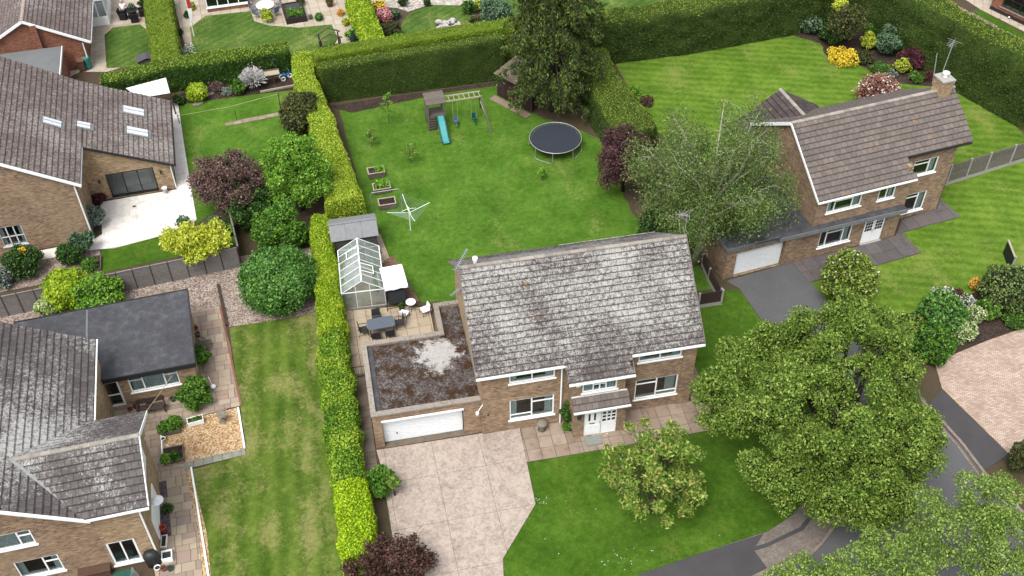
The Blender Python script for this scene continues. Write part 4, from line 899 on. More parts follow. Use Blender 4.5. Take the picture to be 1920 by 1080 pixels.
# ================================================================== hedges, trees and shrubs
def unit(a): return a/np.maximum(np.linalg.norm(a, axis=1, keepdims=True), 1e-6)
def leaf_cloud(name, cen, nrm, size, mat, parent, aspect=.55, spread=.7, droop=0):
    cen = np.asarray(cen, float); N = len(cen)
    n = unit(np.asarray(nrm)*(1-spread)+rng.normal(size=(N, 3))*spread*.7); t = unit(np.cross(n, rng.normal(size=(N, 3))))
    if droop: t = unit(t*(1-droop)+np.array([0, 0, -1])*droop)
    b = unit(np.cross(n, t)); s = (size*(.6+.8*rng.random(N)))[:, None]
    V = np.stack([cen+t*s, cen+b*s*aspect, cen-t*s, cen-b*s*aspect], 1).reshape(-1, 3)
    me = bpy.data.meshes.new(name); me.vertices.add(4*N); me.vertices.foreach_set('co', V.ravel()); me.loops.add(4*N); me.polygons.add(N)
    me.loops.foreach_set('vertex_index', np.arange(4*N)); me.polygons.foreach_set('loop_start', np.arange(N)*4); me.polygons.foreach_set('loop_total', np.full(N, 4))
    me.update(calc_edges=True); me.materials.append(mat)
    return mesh_obj(name, me, parent)
def on_clumps(C, Rd, n, squash=.85, lo=.72, hi=1.08, up=.25, cull=.72):
    C = np.asarray(C, float); Rd = np.asarray(Rd, float); k = rng.choice(len(C), n, p=Rd**2/np.sum(Rd**2))
    d = unit(rng.normal(size=(n, 3))+np.array([0, 0, up])); r = Rd[k]*(lo+(hi-lo)*rng.random(n)); p = C[k]+d*r[:, None]*np.array([1, 1, squash])
    keep = np.ones(n, bool)
    for i in range(len(C)):
        q = (p-C[i])/np.array([1, 1, squash]); keep &= (k == i) | ((q**2).sum(1) > (cull*Rd[i])**2)
    return p[keep], d[keep]
def ellip_clumps(n, c, rx, ry, rz, rc, zlo=-.75, shell=.55):
    out = []; tries = 0
    while len(out) < n and tries < n*60:
        tries += 1; d = unit(rng.normal(size=(1, 3)))[0]
        if d[2] < zlo: continue
        f = shell+(1-shell)*rng.random()**.6; rr = rc*(.7+.6*rng.random()); f = f*(1-.6*rr/max(rx, ry, rz))
        p = np.array([c[0]+d[0]*rx*f, c[1]+d[1]*ry*f, c[2]+d[2]*rz*f])
        if all(np.linalg.norm(p-o[0]) > .62*(rr+o[1])*.8 for o in out) or tries > n*25: out.append((p, rr))
    return np.array([o[0] for o in out]), np.array([o[1] for o in out])
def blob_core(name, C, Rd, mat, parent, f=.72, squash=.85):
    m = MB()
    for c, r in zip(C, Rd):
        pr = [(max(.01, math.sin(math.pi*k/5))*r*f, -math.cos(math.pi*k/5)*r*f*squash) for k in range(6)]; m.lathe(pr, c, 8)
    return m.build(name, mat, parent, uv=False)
BARK = flat('bark_brown', c8(92, 80, 70), .95, .35, 12, bump=.5); BARK_D = flat('bark_dark', c8(62, 54, 50), .95, .35, 12, bump=.5); BARK_G = flat('bark_grey', c8(138, 130, 118), .9, .3, 6); BARK_W = flat('bark_birch', c8(188, 180, 168), .85, .35, 5)
def limbs(m, base, top, C, r0, frac=.8, thin=.3, start=.35):
    base = np.asarray(base, float); top = np.asarray(top, float)
    mid = base+(top-base)*.5+np.array([rng.normal()*.12, rng.normal()*.12, 0])
    m.tube([base, base+(mid-base)*.5, mid, top], [r0*1.2, r0, r0*.8, r0*.3], 8)
    for c in C:
        if rng.random() > frac: continue
        t = start+(1-start)*rng.random()*.9; t = min(t, .95)
        p = base+(top-base)*t if t > .5 else base+(mid-base)*(t*2); L = np.linalg.norm(c-p)
        if c[2] < p[2]-.8: p = base+(top-base)*start
        k = p+(c-p)*.5+np.array([rng.normal()*.06*L, rng.normal()*.06*L, .10*L]); rb = max(.02, r0*thin*(1-.5*t))
        m.tube([p, k, c], [rb, rb*.65, rb*.25], 5)
        for _ in range(2):
            e = c+rng.normal(size=3)*.5; m.tube([k, (k+e)/2+np.array([0, 0, .05]), e], [rb*.5, rb*.35, .01], 4)
def tree(name, label, cat, x, y, cx, cy, cz, rx, ry, rz, ncl, rc, nleaf, ls, lm, core=None, bark=BARK, r0=.2, group=None, zlo=-.75, aspect=.55, spread=.7, squash=.85, shell=.55, frac=.8, up=.25, droop=0, limb_start=.35, cull=.72, lo=.72, core_f=.66):
    t = thing(name, label, cat, (x, y, 0), 0, group); off = np.array([x, y, 0])
    C, Rd = ellip_clumps(ncl, (cx-x, cy-y, cz), rx, ry, rz, rc, zlo, shell)
    top_ = np.array([[cx-x+rng.normal()*rx*.2, cy-y+rng.normal()*ry*.2, cz+rz*(.35+.3*rng.random())] for _ in range(5)]); C = np.vstack([C, top_]); Rd = np.append(Rd, np.full(5, rc))
    m = MB(); limbs(m, (0, 0, 0), (cx-x, cy-y, cz+rz*.35), C, r0, frac, start=limb_start); m.build('trunk', bark, t, True, uv=False)
    p, d = on_clumps(C, Rd, nleaf, squash, lo=lo, up=up, cull=cull); leaf_cloud('crown', p, d, ls, lm, t, aspect, spread, droop)
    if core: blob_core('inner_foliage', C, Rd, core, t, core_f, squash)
    return t
def shrub(label, px, py, hw, rzf, lm, nleaf, ls, core=None, name='shrub', cat='shrub', ncl=9, lump=.5, group=None, zlift=0, bark=BARK, spread=.7, aspect=.6, ry=None, aslope=0, stem=True, zlo=-.35, squash=.9):
    """a rounded bush; px, py is the middle of it in the photo and hw its half width in pixels"""
    rx = hw/27.0
    for _ in range(3):
        rz = rx*rzf; q = P(px, py, rz+zlift); rx = hw*(q-CAMP).length/FPX
    rz = rx*rzf; q = P(px, py, rz*.85+zlift); t = thing(name, label, cat, (q.x, q.y, 0), 0, group)
    C, Rd = ellip_clumps(int(ncl*1.8), (0, 0, rz*.9+zlift), rx*1.06, (ry or 1)*rx*1.06, rz*1.08, rx*lump*.72, zlo, .45); nleaf = int(nleaf*1.5); ls = ls*.8
    C = np.vstack([C, [[0, 0, rz*.7+zlift]]]); Rd = np.append(Rd, min(rx, rz)*.72)
    m = MB()
    for k in range(4 if stem else 2):
        a = k*1.6+rng.random(); e = np.array([math.cos(a)*rx*.4, math.sin(a)*rx*.4, rz*.8+zlift]); m.tube([(0, 0, 0), e*.5, e], [.05, .04, .015], 5)
    m.build('stem', bark, t, uv=False)
    p, d = on_clumps(C, Rd, nleaf, squash); p[:, 2] = np.maximum(p[:, 2], .03); leaf_cloud('foliage', p, d, ls, lm, t, aspect, spread)
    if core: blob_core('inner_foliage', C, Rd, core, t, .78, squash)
    return t
def topiary(label, px, py, hw, rzf, lm, body, nleaf, ls, name='clipped_shrub', cat='shrub', lump=.06, spread=.55, jit=.09, group=None):
    rx = hw/27.0
    for _ in range(3):
        rz = rx*rzf; q = P(px, py, rz); rx = hw*(q-CAMP).length/FPX
    rz = rx*rzf; q = P(px, py, rz*.95); t = thing(name, label, cat, (q.x, q.y, 0), 0, group)
    d = unit(rng.normal(size=(nleaf, 3))+np.array([0, 0, .35])); f = np.array([1+lump*4*mnoise.noise(Vector(v*2.2)) for v in d])+rng.normal(size=nleaf)*jit*.5
    p = d*f[:, None]*np.array([rx, rx, rz])+np.array([0, 0, rz*.98]); k = p[:, 2] > .02; leaf_cloud('foliage', p[k], d[k], ls, lm, t, .6, spread)
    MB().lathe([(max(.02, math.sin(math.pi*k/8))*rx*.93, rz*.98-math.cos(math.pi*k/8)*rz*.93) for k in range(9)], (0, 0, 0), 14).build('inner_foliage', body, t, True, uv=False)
    MB().tube([(0, 0, 0), (0, 0, rz)], .06).build('stem', BARK, t, uv=False)
    return t
def hedge(label, pts, wd, h, body, lm, ls, dens, lump=.12, name='hedge', cat='hedge', jit=.05, spread=.6, side_dens=1.0, res=.3, taper=.08, group=None, aspect=.6, round_=.25, hvar=.0, lm_top=None):
    """pts: world centre line; wd, h: number or list per point"""
    pts = [Vector((p[0], p[1], 0)) for p in pts]; n0 = len(pts); W = wd if isinstance(wd, (list, tuple)) else [wd]*n0; Hh = h if isinstance(h, (list, tuple)) else [h]*n0
    org = pts[0].copy(); t = thing(name, label, cat, org, 0, group)
    st = []
    for i in range(n0-1):
        k = max(1, int((pts[i+1]-pts[i]).length/res))
        for j in range(k): s = j/k; st.append((pts[i].lerp(pts[i+1], s), W[i]+(W[i+1]-W[i])*s, Hh[i]+(Hh[i+1]-Hh[i])*s))
    st.append((pts[-1], W[-1], Hh[-1]))
    m = len(st); rows = []; NR = []
    for i, (p, w_, h_) in enumerate(st):
        d = (st[min(i+1, m-1)][0]-st[max(i-1, 0)][0]).normalized(); s = Vector((-d.y, d.x, 0)); h_ = h_*(1+hvar*mnoise.noise(Vector((p.x*.5, p.y*.5, 9))))
        a = w_/2; b = a*(1-taper); rd = min(round_, b*.6, h_*.3); prof = []
        nz = max(3, int(h_/res)); 
        for k in range(nz): z = (h_-rd)*k/nz; prof.append((a+(b-a)*z/h_, z, 1, .05))
        for k in range(3): an = math.pi/2*k/2; prof.append((b-rd+rd*math.cos(an), h_-rd+rd*math.sin(an), math.cos(an), math.sin(an)))
        nt_ = max(2, int(2*b/res))
        top = [((b-rd)*(1-2*k/nt_), h_, 0, 1) for k in range(1, nt_)]
        full = prof+top+[(-x, z, -nx, nz_) for x, z, nx, nz_ in prof[::-1]]
        r = []; nr = []
        for x, z, nx, nz_ in full:
            q = p+s*x+Vector((0, 0, z)); nv = (s*nx+Vector((0, 0, nz_))).normalized()
            if i == 0 or i == m-1: nv = (nv*.4+d*(-1 if i == 0 else 1)).normalized()
            amp = lump*min(1, z/.4+.2); q = q+nv*amp*(mnoise.noise(q*1.1)+.5*mnoise.noise(q*2.9+Vector((5, 5, 5)))); r.append(q-org); nr.append(nv)
        rows.append(r); NR.append(nr)
    L = min(len(r) for r in rows)
    def resamp(r):
        return r if len(r) == L else [r[int(round(k*(len(r)-1)/(L-1)))] for k in range(L)]
    rows = [resamp(r) for r in rows]; V = [q for r in rows for q in r]; F = []
    for i in range(m-1):
        for k in range(L-1): F.append((i*L+k, i*L+k+1, (i+1)*L+k+1, (i+1)*L+k))
    F.append(tuple(range(L-1, -1, -1))); F.append(tuple((m-1)*L+k for k in range(L)))
    mb = MB(); mb.add(V, F); mb.build('branches', body, t, True, uv=False)
    # leaves over the surface
    A = np.array(V); cen = []; nrm = []
    tri = []
    for f in F:
        if len(f) == 4: tri += [(f[0], f[1], f[2]), (f[0], f[2], f[3])]
        else: tri += [(f[0], f[k], f[k+1]) for k in range(1, len(f)-1)]
    tri = np.array(tri); a, b, c = A[tri[:, 0]], A[tri[:, 1]], A[tri[:, 2]]; cr = np.cross(b-a, c-a); ar = np.linalg.norm(cr, axis=1)/2; nn = unit(-cr)
    cc = (a+b+c)/3; ctr = np.array([np.array(s_[0]-org)+np.array([0, 0, s_[2]*.5]) for s_ in st])
    di = ((cc[:, None, :]-ctr[None, ::max(1, m//40)])**2).sum(2).argmin(1); outv = cc-ctr[::max(1, m//40)][di]; sg = np.sign((nn*outv).sum(1)); sg[sg == 0] = 1; nn = nn*sg[:, None]
    wgt = ar*np.where(nn[:, 2] > .6, 1, side_dens); N = int(wgt.sum()*dens); k = rng.choice(len(tri), N, p=wgt/wgt.sum()); u, v = rng.random(N), rng.random(N); fl = u+v > 1; u[fl] = 1-u[fl]; v[fl] = 1-v[fl]
    p = a[k]+(b-a)[k]*u[:, None]+(c-a)[k]*v[:, None]+nn[k]*(rng.random(N)*jit*2-jit*.3)[:, None]; p[:, 2] = np.maximum(p[:, 2], .02)
    nk = nn[k]
    if lm_top is None: leaf_cloud('foliage', p, nk, ls, lm, t, aspect, spread)
    else:
        hz = np.array([s_[2] for s_ in st])[::max(1, m//40)][di][k]; up = (nk[:, 2] > .55) | (p[:, 2] > hz-.1-.25*rng.random(len(p))**2)
        leaf_cloud('foliage', p[~up], nk[~up], ls, lm, t, aspect, spread); leaf_cloud('lit_top_growth', p[up], nk[up], ls, lm_top, t, aspect, spread)  # yellowish top leaves; light from the sky also put into their colour
    return t

LG = .74
g8 = lambda r, g, b: c8(r, g, b, LG)
L_PRIV = leafmat('leaf_golden_privet', g8(84, 120, 14), g8(148, 182, 30), g8(210, 222, 78), nscale=.9, nw=.6)
L_PRIV2 = leafmat('leaf_variegated', g8(104, 140, 22), g8(160, 188, 46), g8(206, 216, 92), nscale=1.2)
L_GRN = leafmat('leaf_mid_green', g8(44, 84, 18), g8(80, 128, 34), g8(126, 168, 62))
L_LIME = leafmat('leaf_lime', g8(74, 124, 24), g8(112, 164, 42), g8(160, 200, 84), nscale=.5)
L_DEEP = leafmat('leaf_deep_green', g8(28, 58, 18), g8(56, 94, 32), g8(96, 134, 58))
L_LAUREL = leafmat('leaf_laurel', g8(42, 86, 26), g8(80, 132, 46), g8(136, 178, 92), nscale=2.5)
L_OAK = leafmat('leaf_street_tree', g8(60, 88, 24), g8(108, 140, 46), g8(164, 184, 88), nscale=1.2)
L_BIRCH = leafmat('leaf_birch', g8(68, 94, 40), g8(102, 126, 60), g8(144, 164, 96), nscale=.5)
L_PALE = leafmat('leaf_pale_birch', g8(80, 112, 38), g8(120, 150, 60), g8(166, 188, 98), nscale=.6)
L_SPRUCE = leafmat('leaf_spruce', g8(30, 42, 16), g8(62, 80, 30), g8(114, 132, 58), trans=.05)
L_CONH = leafmat('leaf_conifer_hedge', g8(46, 66, 24), g8(60, 82, 30), g8(78, 100, 38), trans=.1, nscale=.5)
L_CONT = leafmat('leaf_conifer_top', g8(92, 114, 28), g8(114, 136, 38), g8(138, 158, 54), trans=.15, nscale=.5)
L_PLUM = leafmat('leaf_purple_plum', g8(70, 50, 50), g8(106, 82, 76), g8(146, 118, 108), trans=.15)
L_RED = leafmat('leaf_dark_red', g8(52, 20, 28), g8(84, 36, 46), g8(118, 62, 70), trans=.15)
L_BRONZE = leafmat('leaf_bronze', g8(50, 32, 28), g8(78, 54, 46), g8(112, 82, 70), trans=.15)
L_ROBIN = leafmat('leaf_golden_robinia', g8(150, 164, 24), g8(196, 208, 56), g8(226, 230, 110), nscale=1)
L_CHERRY = leafmat('leaf_cherry', g8(72, 108, 28), g8(124, 156, 56), g8(184, 196, 104), nscale=1, spots=(g8(196, 168, 110), .93))
L_HOLLY = leafmat('leaf_holly', g8(44, 54, 24), g8(76, 84, 40), g8(112, 114, 62), nscale=2)
L_SILVER = leafmat('leaf_silver', g8(96, 112, 100), g8(132, 146, 134), g8(176, 186, 174))
L_BLUE = leafmat('leaf_blue_green', g8(54, 88, 60), g8(94, 128, 92), g8(136, 164, 126))
L_WHITEB = leafmat('blossom_white', g8(150, 148, 146), g8(196, 194, 190), g8(230, 228, 226), trans=.1)
L_YEL = leafmat('flower_yellow', g8(196, 160, 20), g8(232, 202, 40), g8(244, 224, 84), trans=.1)
L_ORANGE = leafmat('flower_orange', g8(190, 120, 30), g8(222, 164, 60), g8(236, 190, 96), trans=.1)
L_PINK = leafmat('flower_pink', g8(196, 90, 110), g8(226, 140, 150), g8(240, 190, 190), trans=.1)
L_PHOT = leafmat('leaf_photinia', g8(120, 74, 60), g8(164, 112, 92), g8(196, 150, 126), spots=(g8(244, 236, 224), .86))
L_FLOWG = leafmat('leaf_flowering', g8(72, 98, 26), g8(122, 146, 52), g8(170, 186, 94), spots=(g8(240, 222, 216), .972))
L_VARI = leafmat('leaf_white_edged', g8(90, 120, 50), g8(176, 194, 120), g8(230, 236, 196), nscale=4)
L_WFLO = leafmat('leaf_white_flowers', g8(56, 92, 34), g8(90, 126, 54), g8(120, 150, 80), spots=(g8(246, 246, 242), .55))
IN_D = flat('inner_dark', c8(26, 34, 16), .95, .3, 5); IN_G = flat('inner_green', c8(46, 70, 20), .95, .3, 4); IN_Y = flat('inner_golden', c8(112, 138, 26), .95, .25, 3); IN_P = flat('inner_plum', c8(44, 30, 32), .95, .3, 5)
def hedgebody(name, dark, mid, light, sc=16, bump=.9):
    t = NT(name); n = t.noise(sc, 6, .8); n2 = t.noise(.8, 4, .6); f = t.math('ADD', t.math('MULTIPLY', n, .65), t.math('MULTIPLY', n2, .35))
    return t.done(t.ramp(f, [(.36, dark), (.5, mid), (.64, light)]), .95, n, bump, .08, .1)
HB_CON = hedgebody('conifer_hedge_body', c8(40, 56, 22), c8(64, 84, 34), c8(92, 112, 46))
HB_CONT = hedgebody('conifer_hedge_bright', c8(72, 98, 22), c8(104, 130, 34), c8(136, 156, 54))
HB_PRIV = hedgebody('privet_body', c8(70, 96, 14), c8(112, 140, 24), c8(148, 168, 44))
HB_GRN = hedgebody('green_hedge_body', c8(34, 58, 18), c8(56, 88, 28), c8(84, 118, 44))
def line(pts): return [XY(p) for p in pts]
# boundary hedge on the left of the middle garden
hedge('tall golden privet hedge along the left edge of the back lawn', line([(566, 96, 2.1), (570, 140, 2.1), (590, 190, 2.1), (612, 250, 2.1), (632, 320, 2.1), (646, 372, 2.1)]), [1.6, 1.5, 1.7, 1.7, 2.1, 2.5], [2.1, 2.1, 2.1, 2.1, 2.0, 2.0], HB_PRIV, L_PRIV2, .055, 460, .2, hvar=.12)
hedge('golden hedge running beside the shed and greenhouse', line([(600, 398, 1.8), (603, 440, 1.8), (609, 500, 1.8), (617, 560, 1.8), (622, 612, 1.8)]), [1.0, 1.2, 1.35, 1.45, 1.5], 1.8, HB_PRIV, L_PRIV, .055, 500, .3, hvar=.22, round_=.45)
hedge('uneven green hedge between the side passage and the dry lawn', line([(621, 618, 1.8), (627, 680, 1.8), (634, 740, 1.8), (642, 800, 1.8), (648, 850, 1.8), (655, 892, 1.8)]), [1.5, 1.75, 1.8, 1.7, 1.6, 1.5], [1.8, 1.9, 1.8, 1.7, 1.6, 1.5], HB_GRN, leafmat('leaf_mixed_privet', g8(40, 80, 14), g8(110, 156, 36), g8(204, 218, 76), nscale=.8, nw=.65), .055, 500, .38, hvar=.3, round_=.45)
hedge('bright lime clipped hedge at the front beside the driveway', line([(656, 900, 1.7), (662, 950, 1.7), (667, 1000, 1.7), (672, 1042, 1.7)]), [1.65, 1.75, 1.75, 1.6], 1.75, HB_PRIV, leafmat('leaf_lime_privet', g8(112, 152, 8), g8(160, 200, 20), g8(200, 222, 52), nscale=.9), .058, 440, .18, round_=.4, hvar=.1)
# tall clipped conifers at the back
a, b = Vector(P(612, 194)), Vector(P(948, 150)); dn = Vector((-(b-a).y, (b-a).x, 0)).normalized()
hedge('tall dark clipped conifer hedge at the back of the lawn', [tuple((a+dn*.55)[:2]), tuple(((a+b)/2+dn*.5)[:2]), tuple((b+dn*.55)[:2])], 1.0, [2.95, 3.3, 3.6], HB_CON, L_CONH, .042, 190, .08, jit=.02, round_=.12, taper=.12, lm_top=L_CONT)
hedge('second conifer hedge just behind, its flat top bright green', [tuple((a+dn*2.35-Vector((.3, 0, 0)))[:2]), tuple(((a+b)/2+dn*2.3)[:2]), tuple((b+dn*2.2+Vector((4.5, .2, 0)))[:2])], [1.4, 1.3, 1.5], [3.0, 3.4, 3.7], HB_CONT, L_CONT, .06, 110, .1, jit=.04, round_=.15)
hedge('high conifer hedge along the far side of the right-hand lawn', line([(1075, 116), (1160, 104), (1300, 86), (1440, 60), (1560, 36)]), 2.2, [3.7, 3.8, 3.9, 3.9, 3.9], HB_CON, L_CONH, .055, 130, .22, jit=.05, round_=.5, res=.4, lm_top=L_CONT)
hedge('great dark conifer hedge on the right boundary behind the chimney', line([(1570, 14), (1640, 52), (1720, 104), (1805, 160), (1935, 232), (2060, 300)]), 2.4, [4.2, 4.6, 4.9, 5.0, 5.2, 5.2], HB_CON, L_CONH, .055, 130, .25, jit=.05, round_=.7, res=.4, lm_top=L_CONT)
hedge('curved clipped conifer hedge between the trampoline and right-hand lawn', line([(1112, 96, 2.4), (1128, 140, 2.4), (1152, 180, 2.4), (1184, 216, 2.4), (1206, 238, 2.4)]), [2.4, 2.7, 3.2, 3.4, 2.6], [2.6, 2.6, 2.5, 2.4, 2.1], HB_CON, L_CONH, .045, 240, .12, jit=.025, round_=.45, res=.25, lm_top=L_CONT)
hedge('straight lime green hedge between two far gardens, top left', line([(292, -30, 2), (296, 20, 2), (303, 60, 2), (311, 108, 2)]), 2.2, 2.0, HB_CONT, L_CONT, .065, 130, .06, round_=.12)
hedge('long green hedge across the end of the bungalow garden', line([(188, 143, 2), (250, 134, 2), (320, 118, 2), (430, 103, 2), (540, 84, 2)]), [1.3, 1.5, 1.7, 1.7, 1.5], [1.9, 2.0, 2.2, 2.1, 2.0], HB_GRN, leafmat('leaf_hedge_mixed', g8(36, 62, 20), g8(56, 86, 28), g8(84, 112, 38), nscale=.5), .065, 190, .14, round_=.2, lm_top=L_CONT)
hedge('golden hedge dividing the far gardens near the round lawn', line([(664, -25, 1.9), (680, 20, 1.9), (696, 60, 1.9), (708, 98, 1.9)]), 1.8, 1.9, HB_PRIV, L_PRIV, .075, 150, .1, round_=.15)
hedge('low pinkish hedge along the top right boundary', line([(1752, -10, 1.7), (1808, 22, 1.7), (1866, 54, 1.7), (1945, 96, 1.7)]), .9, 1.7, flat('inner_twig', c8(120, 104, 92), .95, .3), leafmat('leaf_pinkish', g8(130, 112, 96), g8(190, 168, 152), g8(226, 208, 196)), .07, 160, .1)

# trees
LOBES = [(1425, 690, 4.6, 2.3, 1.9), (1375, 770, 3.8, 1.9, 1.8), (1450, 640, 5.2, 1.7, 1.5), (1545, 640, 6.6, 2.5, 2.0), (1620, 655, 6.6, 2.2, 2.0), (1690, 720, 5.2, 2.1, 1.8), (1480, 770, 7.2, 2.5, 2.0), (1575, 770, 7.8, 2.8, 2.2), (1655, 810, 6.2, 2.2, 2.0), (1715, 810, 4.4, 1.6, 1.6), (1450, 860, 4.6, 2.0, 1.8), (1540, 885, 4.8, 2.2, 1.9), (1625, 890, 4.6, 2.0, 1.9), (1570, 935, 3.4, 1.5, 1.4), (1515, 705, 5.6, 2.0, 1.5), (1600, 715, 5.8, 2.0, 1.5), (1425, 790, 4.4, 1.9, 1.5), (1530, 835, 5.0, 2.1, 1.6), (1605, 850, 4.8, 2.0, 1.6), (1690, 775, 4.4, 1.7, 1.4), (1500, 640, 4.6, 1.7, 1.3), (1470, 900, 3.6, 1.7, 1.5), (1655, 930, 3.4, 1.6, 1.4), (1705, 868, 3.6, 1.5, 1.4), (1620, 950, 2.8, 1.3, 1.2), (1340, 735, 3.2, 1.2, 1.2), (1590, 600, 6.2, 1.6, 1.5), (1650, 625, 6.0, 1.7, 1.5)]
def lobed(name, label, cat, x, y, lobes, per, rc, nleaf, ls, lm, core, bark, r0, core_f=.4, squash=.8):
    """crown of several separate lobes on limbs; each lobe (px, py, height, radius, half height)"""
    t = thing(name, label, cat, (x, y, 0)); Cs = []; Rs = []; m = MB(); m.tube([(0, 0, 0), (.1, .1, 1.6), (0, .2, 3.2)], [r0*1.3, r0, r0*.8], 8)
    for px, py, z, rx, rz in lobes:
        q = P(px, py, z); c = np.array([q.x-x, q.y-y, z]); C, Rd = ellip_clumps(per, c, rx, rx, rz, rc, -.5, .5); Cs.append(C); Rs.append(Rd)
        k = np.array([c[0]*.45, c[1]*.45, 3.2+(z-3.2)*.45]); m.tube([(0, .1, 2.2), k, c], [r0*.6, r0*.4, r0*.15], 6)
        for e in C[::2]: m.tube([k+(c-k)*.5, (k+e)/2*.3+(c+e)/2*.7, e], [r0*.2, r0*.14, .02], 4)
    C = np.vstack(Cs); Rd = np.concatenate(Rs); m.build('trunk', bark, t, True, uv=False)
    p, d = on_clumps(C, Rd, nleaf, squash, lo=.6, hi=1.22, up=.45, cull=.6); leaf_cloud('crown', p, d, ls, lm, t, .55, .65)
    if core: blob_core('inner_foliage', C, Rd, core, t, core_f, squash)
    return t
lobed('street_tree', 'large dense green tree on the verge beside the road', 'tree', 16.8, -6.9, LOBES, 9, .62, 165000, .07, L_OAK, IN_D, BARK_D, .32, .5)
q = P(1345, 332, 6.4)
def birch(label, x, y, cx, cy, cz, rx, ry, rz, nb, nleaf, ls, lm, r0, trunk=None, bark=BARK_W, hang=.9):
    """leaning multi-stemmed birch with pale limbs and hanging sprays"""
    t = thing('birch_tree', label, 'tree', (x, y, 0)); m = MB(); C = []; Rd = []
    top = np.array([cx-x, cy-y, cz+rz*.5]); fork = top*np.array([.45, .45, .45])
    m.tube([(0, 0, 0), fork*.5+np.array([.1, -.1, 0]), fork], [r0*1.2, r0, r0*.8], 8)
    for i in range(nb):
        a = 2*math.pi*i/nb+rng.random()*.6; el = .25+.75*rng.random(); f = .55+.4*rng.random()
        e = np.array([cx-x+math.cos(a)*rx*f*math.sqrt(max(.1, 1-(el*.8)**2)), cy-y+math.sin(a)*ry*f*math.sqrt(max(.1, 1-(el*.8)**2)), cz-rz*.55+rz*1.35*el])
        s = fork*(.7+.3*rng.random()); k = (s+e)/2+np.array([rng.normal()*.25, rng.normal()*.25, .5]); rb = r0*(.34+.25*rng.random())
        m.tube([s, s+(k-s)*.5+rng.normal(size=3)*.1, k, e], [rb, rb*.8, rb*.55, rb*.2], 6)
        for j in range(9 if nb > 15 else 5):
            u = .35+.65*rng.random(); p = k+(e-k)*u if rng.random() < .7 else s+(k-s)*u; d = rng.normal(size=3)*np.array([1, 1, .5]); d = d/np.linalg.norm(d)
            w_ = p+d*(.7+.9*rng.random()); m.tube([p, (p+w_)/2+np.array([0, 0, .1]), w_+np.array([0, 0, -.15])], [rb*.22, rb*.13, .008], 4); C.append(w_); Rd.append(.55+.5*rng.random())
        C.append(e); Rd.append(.7)
    m.build('trunk', bark, t, True, uv=False)
    C = np.array(C); Rd = np.array(Rd); n = nleaf; k = rng.choice(len(C), n, p=Rd**2/np.sum(Rd**2))
    d = unit(rng.normal(size=(n, 3))); p = C[k]+d*(Rd[k]*rng.random(n)**.5)[:, None]*np.array([1, 1, .7]); p[:, 2] -= rng.random(n)**2*hang
    leaf_cloud('crown', p, d, ls, lm, t, .55, .85, .3)
    return t
birch('big grey-green birch with pale limbs between the two houses', 15.4, 10.6, q.x, q.y, 6.4, 5.9, 5.4, 4.8, 22, 72000, .06, L_BIRCH, .23, hang=1.8)
def roadside(label, lobes, n, r0):
    q = P(sum(l[0] for l in lobes)/len(lobes), sum(l[1] for l in lobes)/len(lobes)+25, 4.2); return lobed('birch_tree', label, 'tree', q.x, q.y, lobes, 9, .42, n, .062, L_PALE, None, BARK_G, r0, squash=.9)
roadside('slender pale green birch with road showing behind it, lower right', [(1735, 950, 5.0, 1.0, .9), (1765, 985, 4.6, 1.1, 1.0), (1722, 1005, 4.0, .9, .8), (1760, 1045, 3.6, .9, .8)], 6500, .1)
roadside('pale green birch filling the lower right corner', [(1850, 925, 5.8, 1.4, 1.1), (1895, 955, 5.8, 1.5, 1.2), (1838, 985, 5.0, 1.2, 1.0), (1895, 1025, 5.0, 1.6, 1.2), (1840, 1060, 4.4, 1.3, 1.0), (1930, 1070, 4.4, 1.4, 1.2)], 16000, .15)
roadside('pale birch whose top rises over the bottom edge by the kerb', [(1590, 1055, 4.4, 1.2, .9), (1655, 1035, 4.8, 1.2, 1.0), (1705, 1062, 4.4, 1.2, .9), (1640, 1095, 3.8, 1.5, .9)], 10000, .13)
roadside('small pale birch at the bottom edge over the dark apron', [(1505, 1075, 3.6, 1.0, .8), (1465, 1092, 3.0, .8, .7), (1545, 1095, 3.2, .9, .7)], 5000, .1)
q = P(1225, 885, 3.2)
tree('cherry_tree', 'open light green cherry tree on the front lawn', 'tree', 7.5, -6.5, q.x, q.y, 3.1, 2.75, 3.0, 2.6, 60, .45, 9500, .11, L_CHERRY, None, BARK, .12, spread=.85, shell=.35, frac=1, limb_start=.25, lo=.2, cull=.1, aspect=.4)
# spruce
q = P(1037, 205); ts = thing('spruce_tree', 'tall dark spruce with drooping branches beside the brown shed', 'tree', (q.x, q.y))
m = MB(); m.tube([(0, 0, 0), (0, 0, 9), (.1, 0, 19)], [.38, .28, .04], 8); pc = []; pn_ = []
for i in range(190):
    z = 2.0+16.5*(i/190); rr = (4.2*(1-(z-2)/18.5)**.6)*(.6+.52*rng.random())*min(1, .72+(z-2)*.14); a = i*2.399+rng.random()*.7; L = max(.4, rr)
    pts = [np.array([math.cos(a)*L*s, math.sin(a)*L*s, z+.3*L*s-.62*L*s*s+(.12*L if s == 1 else 0)]) for s in (0, .35, .7, 1)]
    m.tube(pts, [.06, .045, .03, .01], 4)
    for j in range(int(9*L)+4):                      # hanging sprays along the branch
        s = .25+.75*rng.random()**.7; b0 = np.array([np.interp(s, (0, .35, .7, 1), [p[k] for p in pts]) for k in range(3)]); side = (rng.random()*2-1)*(.2+.5*s)*min(1, L*.45)
        b0 = b0+np.array([-math.sin(a), math.cos(a), 0])*side; n = 17; hl = (.35+.5*rng.random())*(.5+.5*s); f = rng.random(n)
        pp_ = b0+np.stack([rng.normal(size=n)*.07+math.cos(a)*f*.15, rng.normal(size=n)*.07+math.sin(a)*f*.15, -f*hl], 1); pc.append(pp_); pn_.append(np.tile([math.cos(a)*.6, math.sin(a)*.6, .6], (n, 1)))
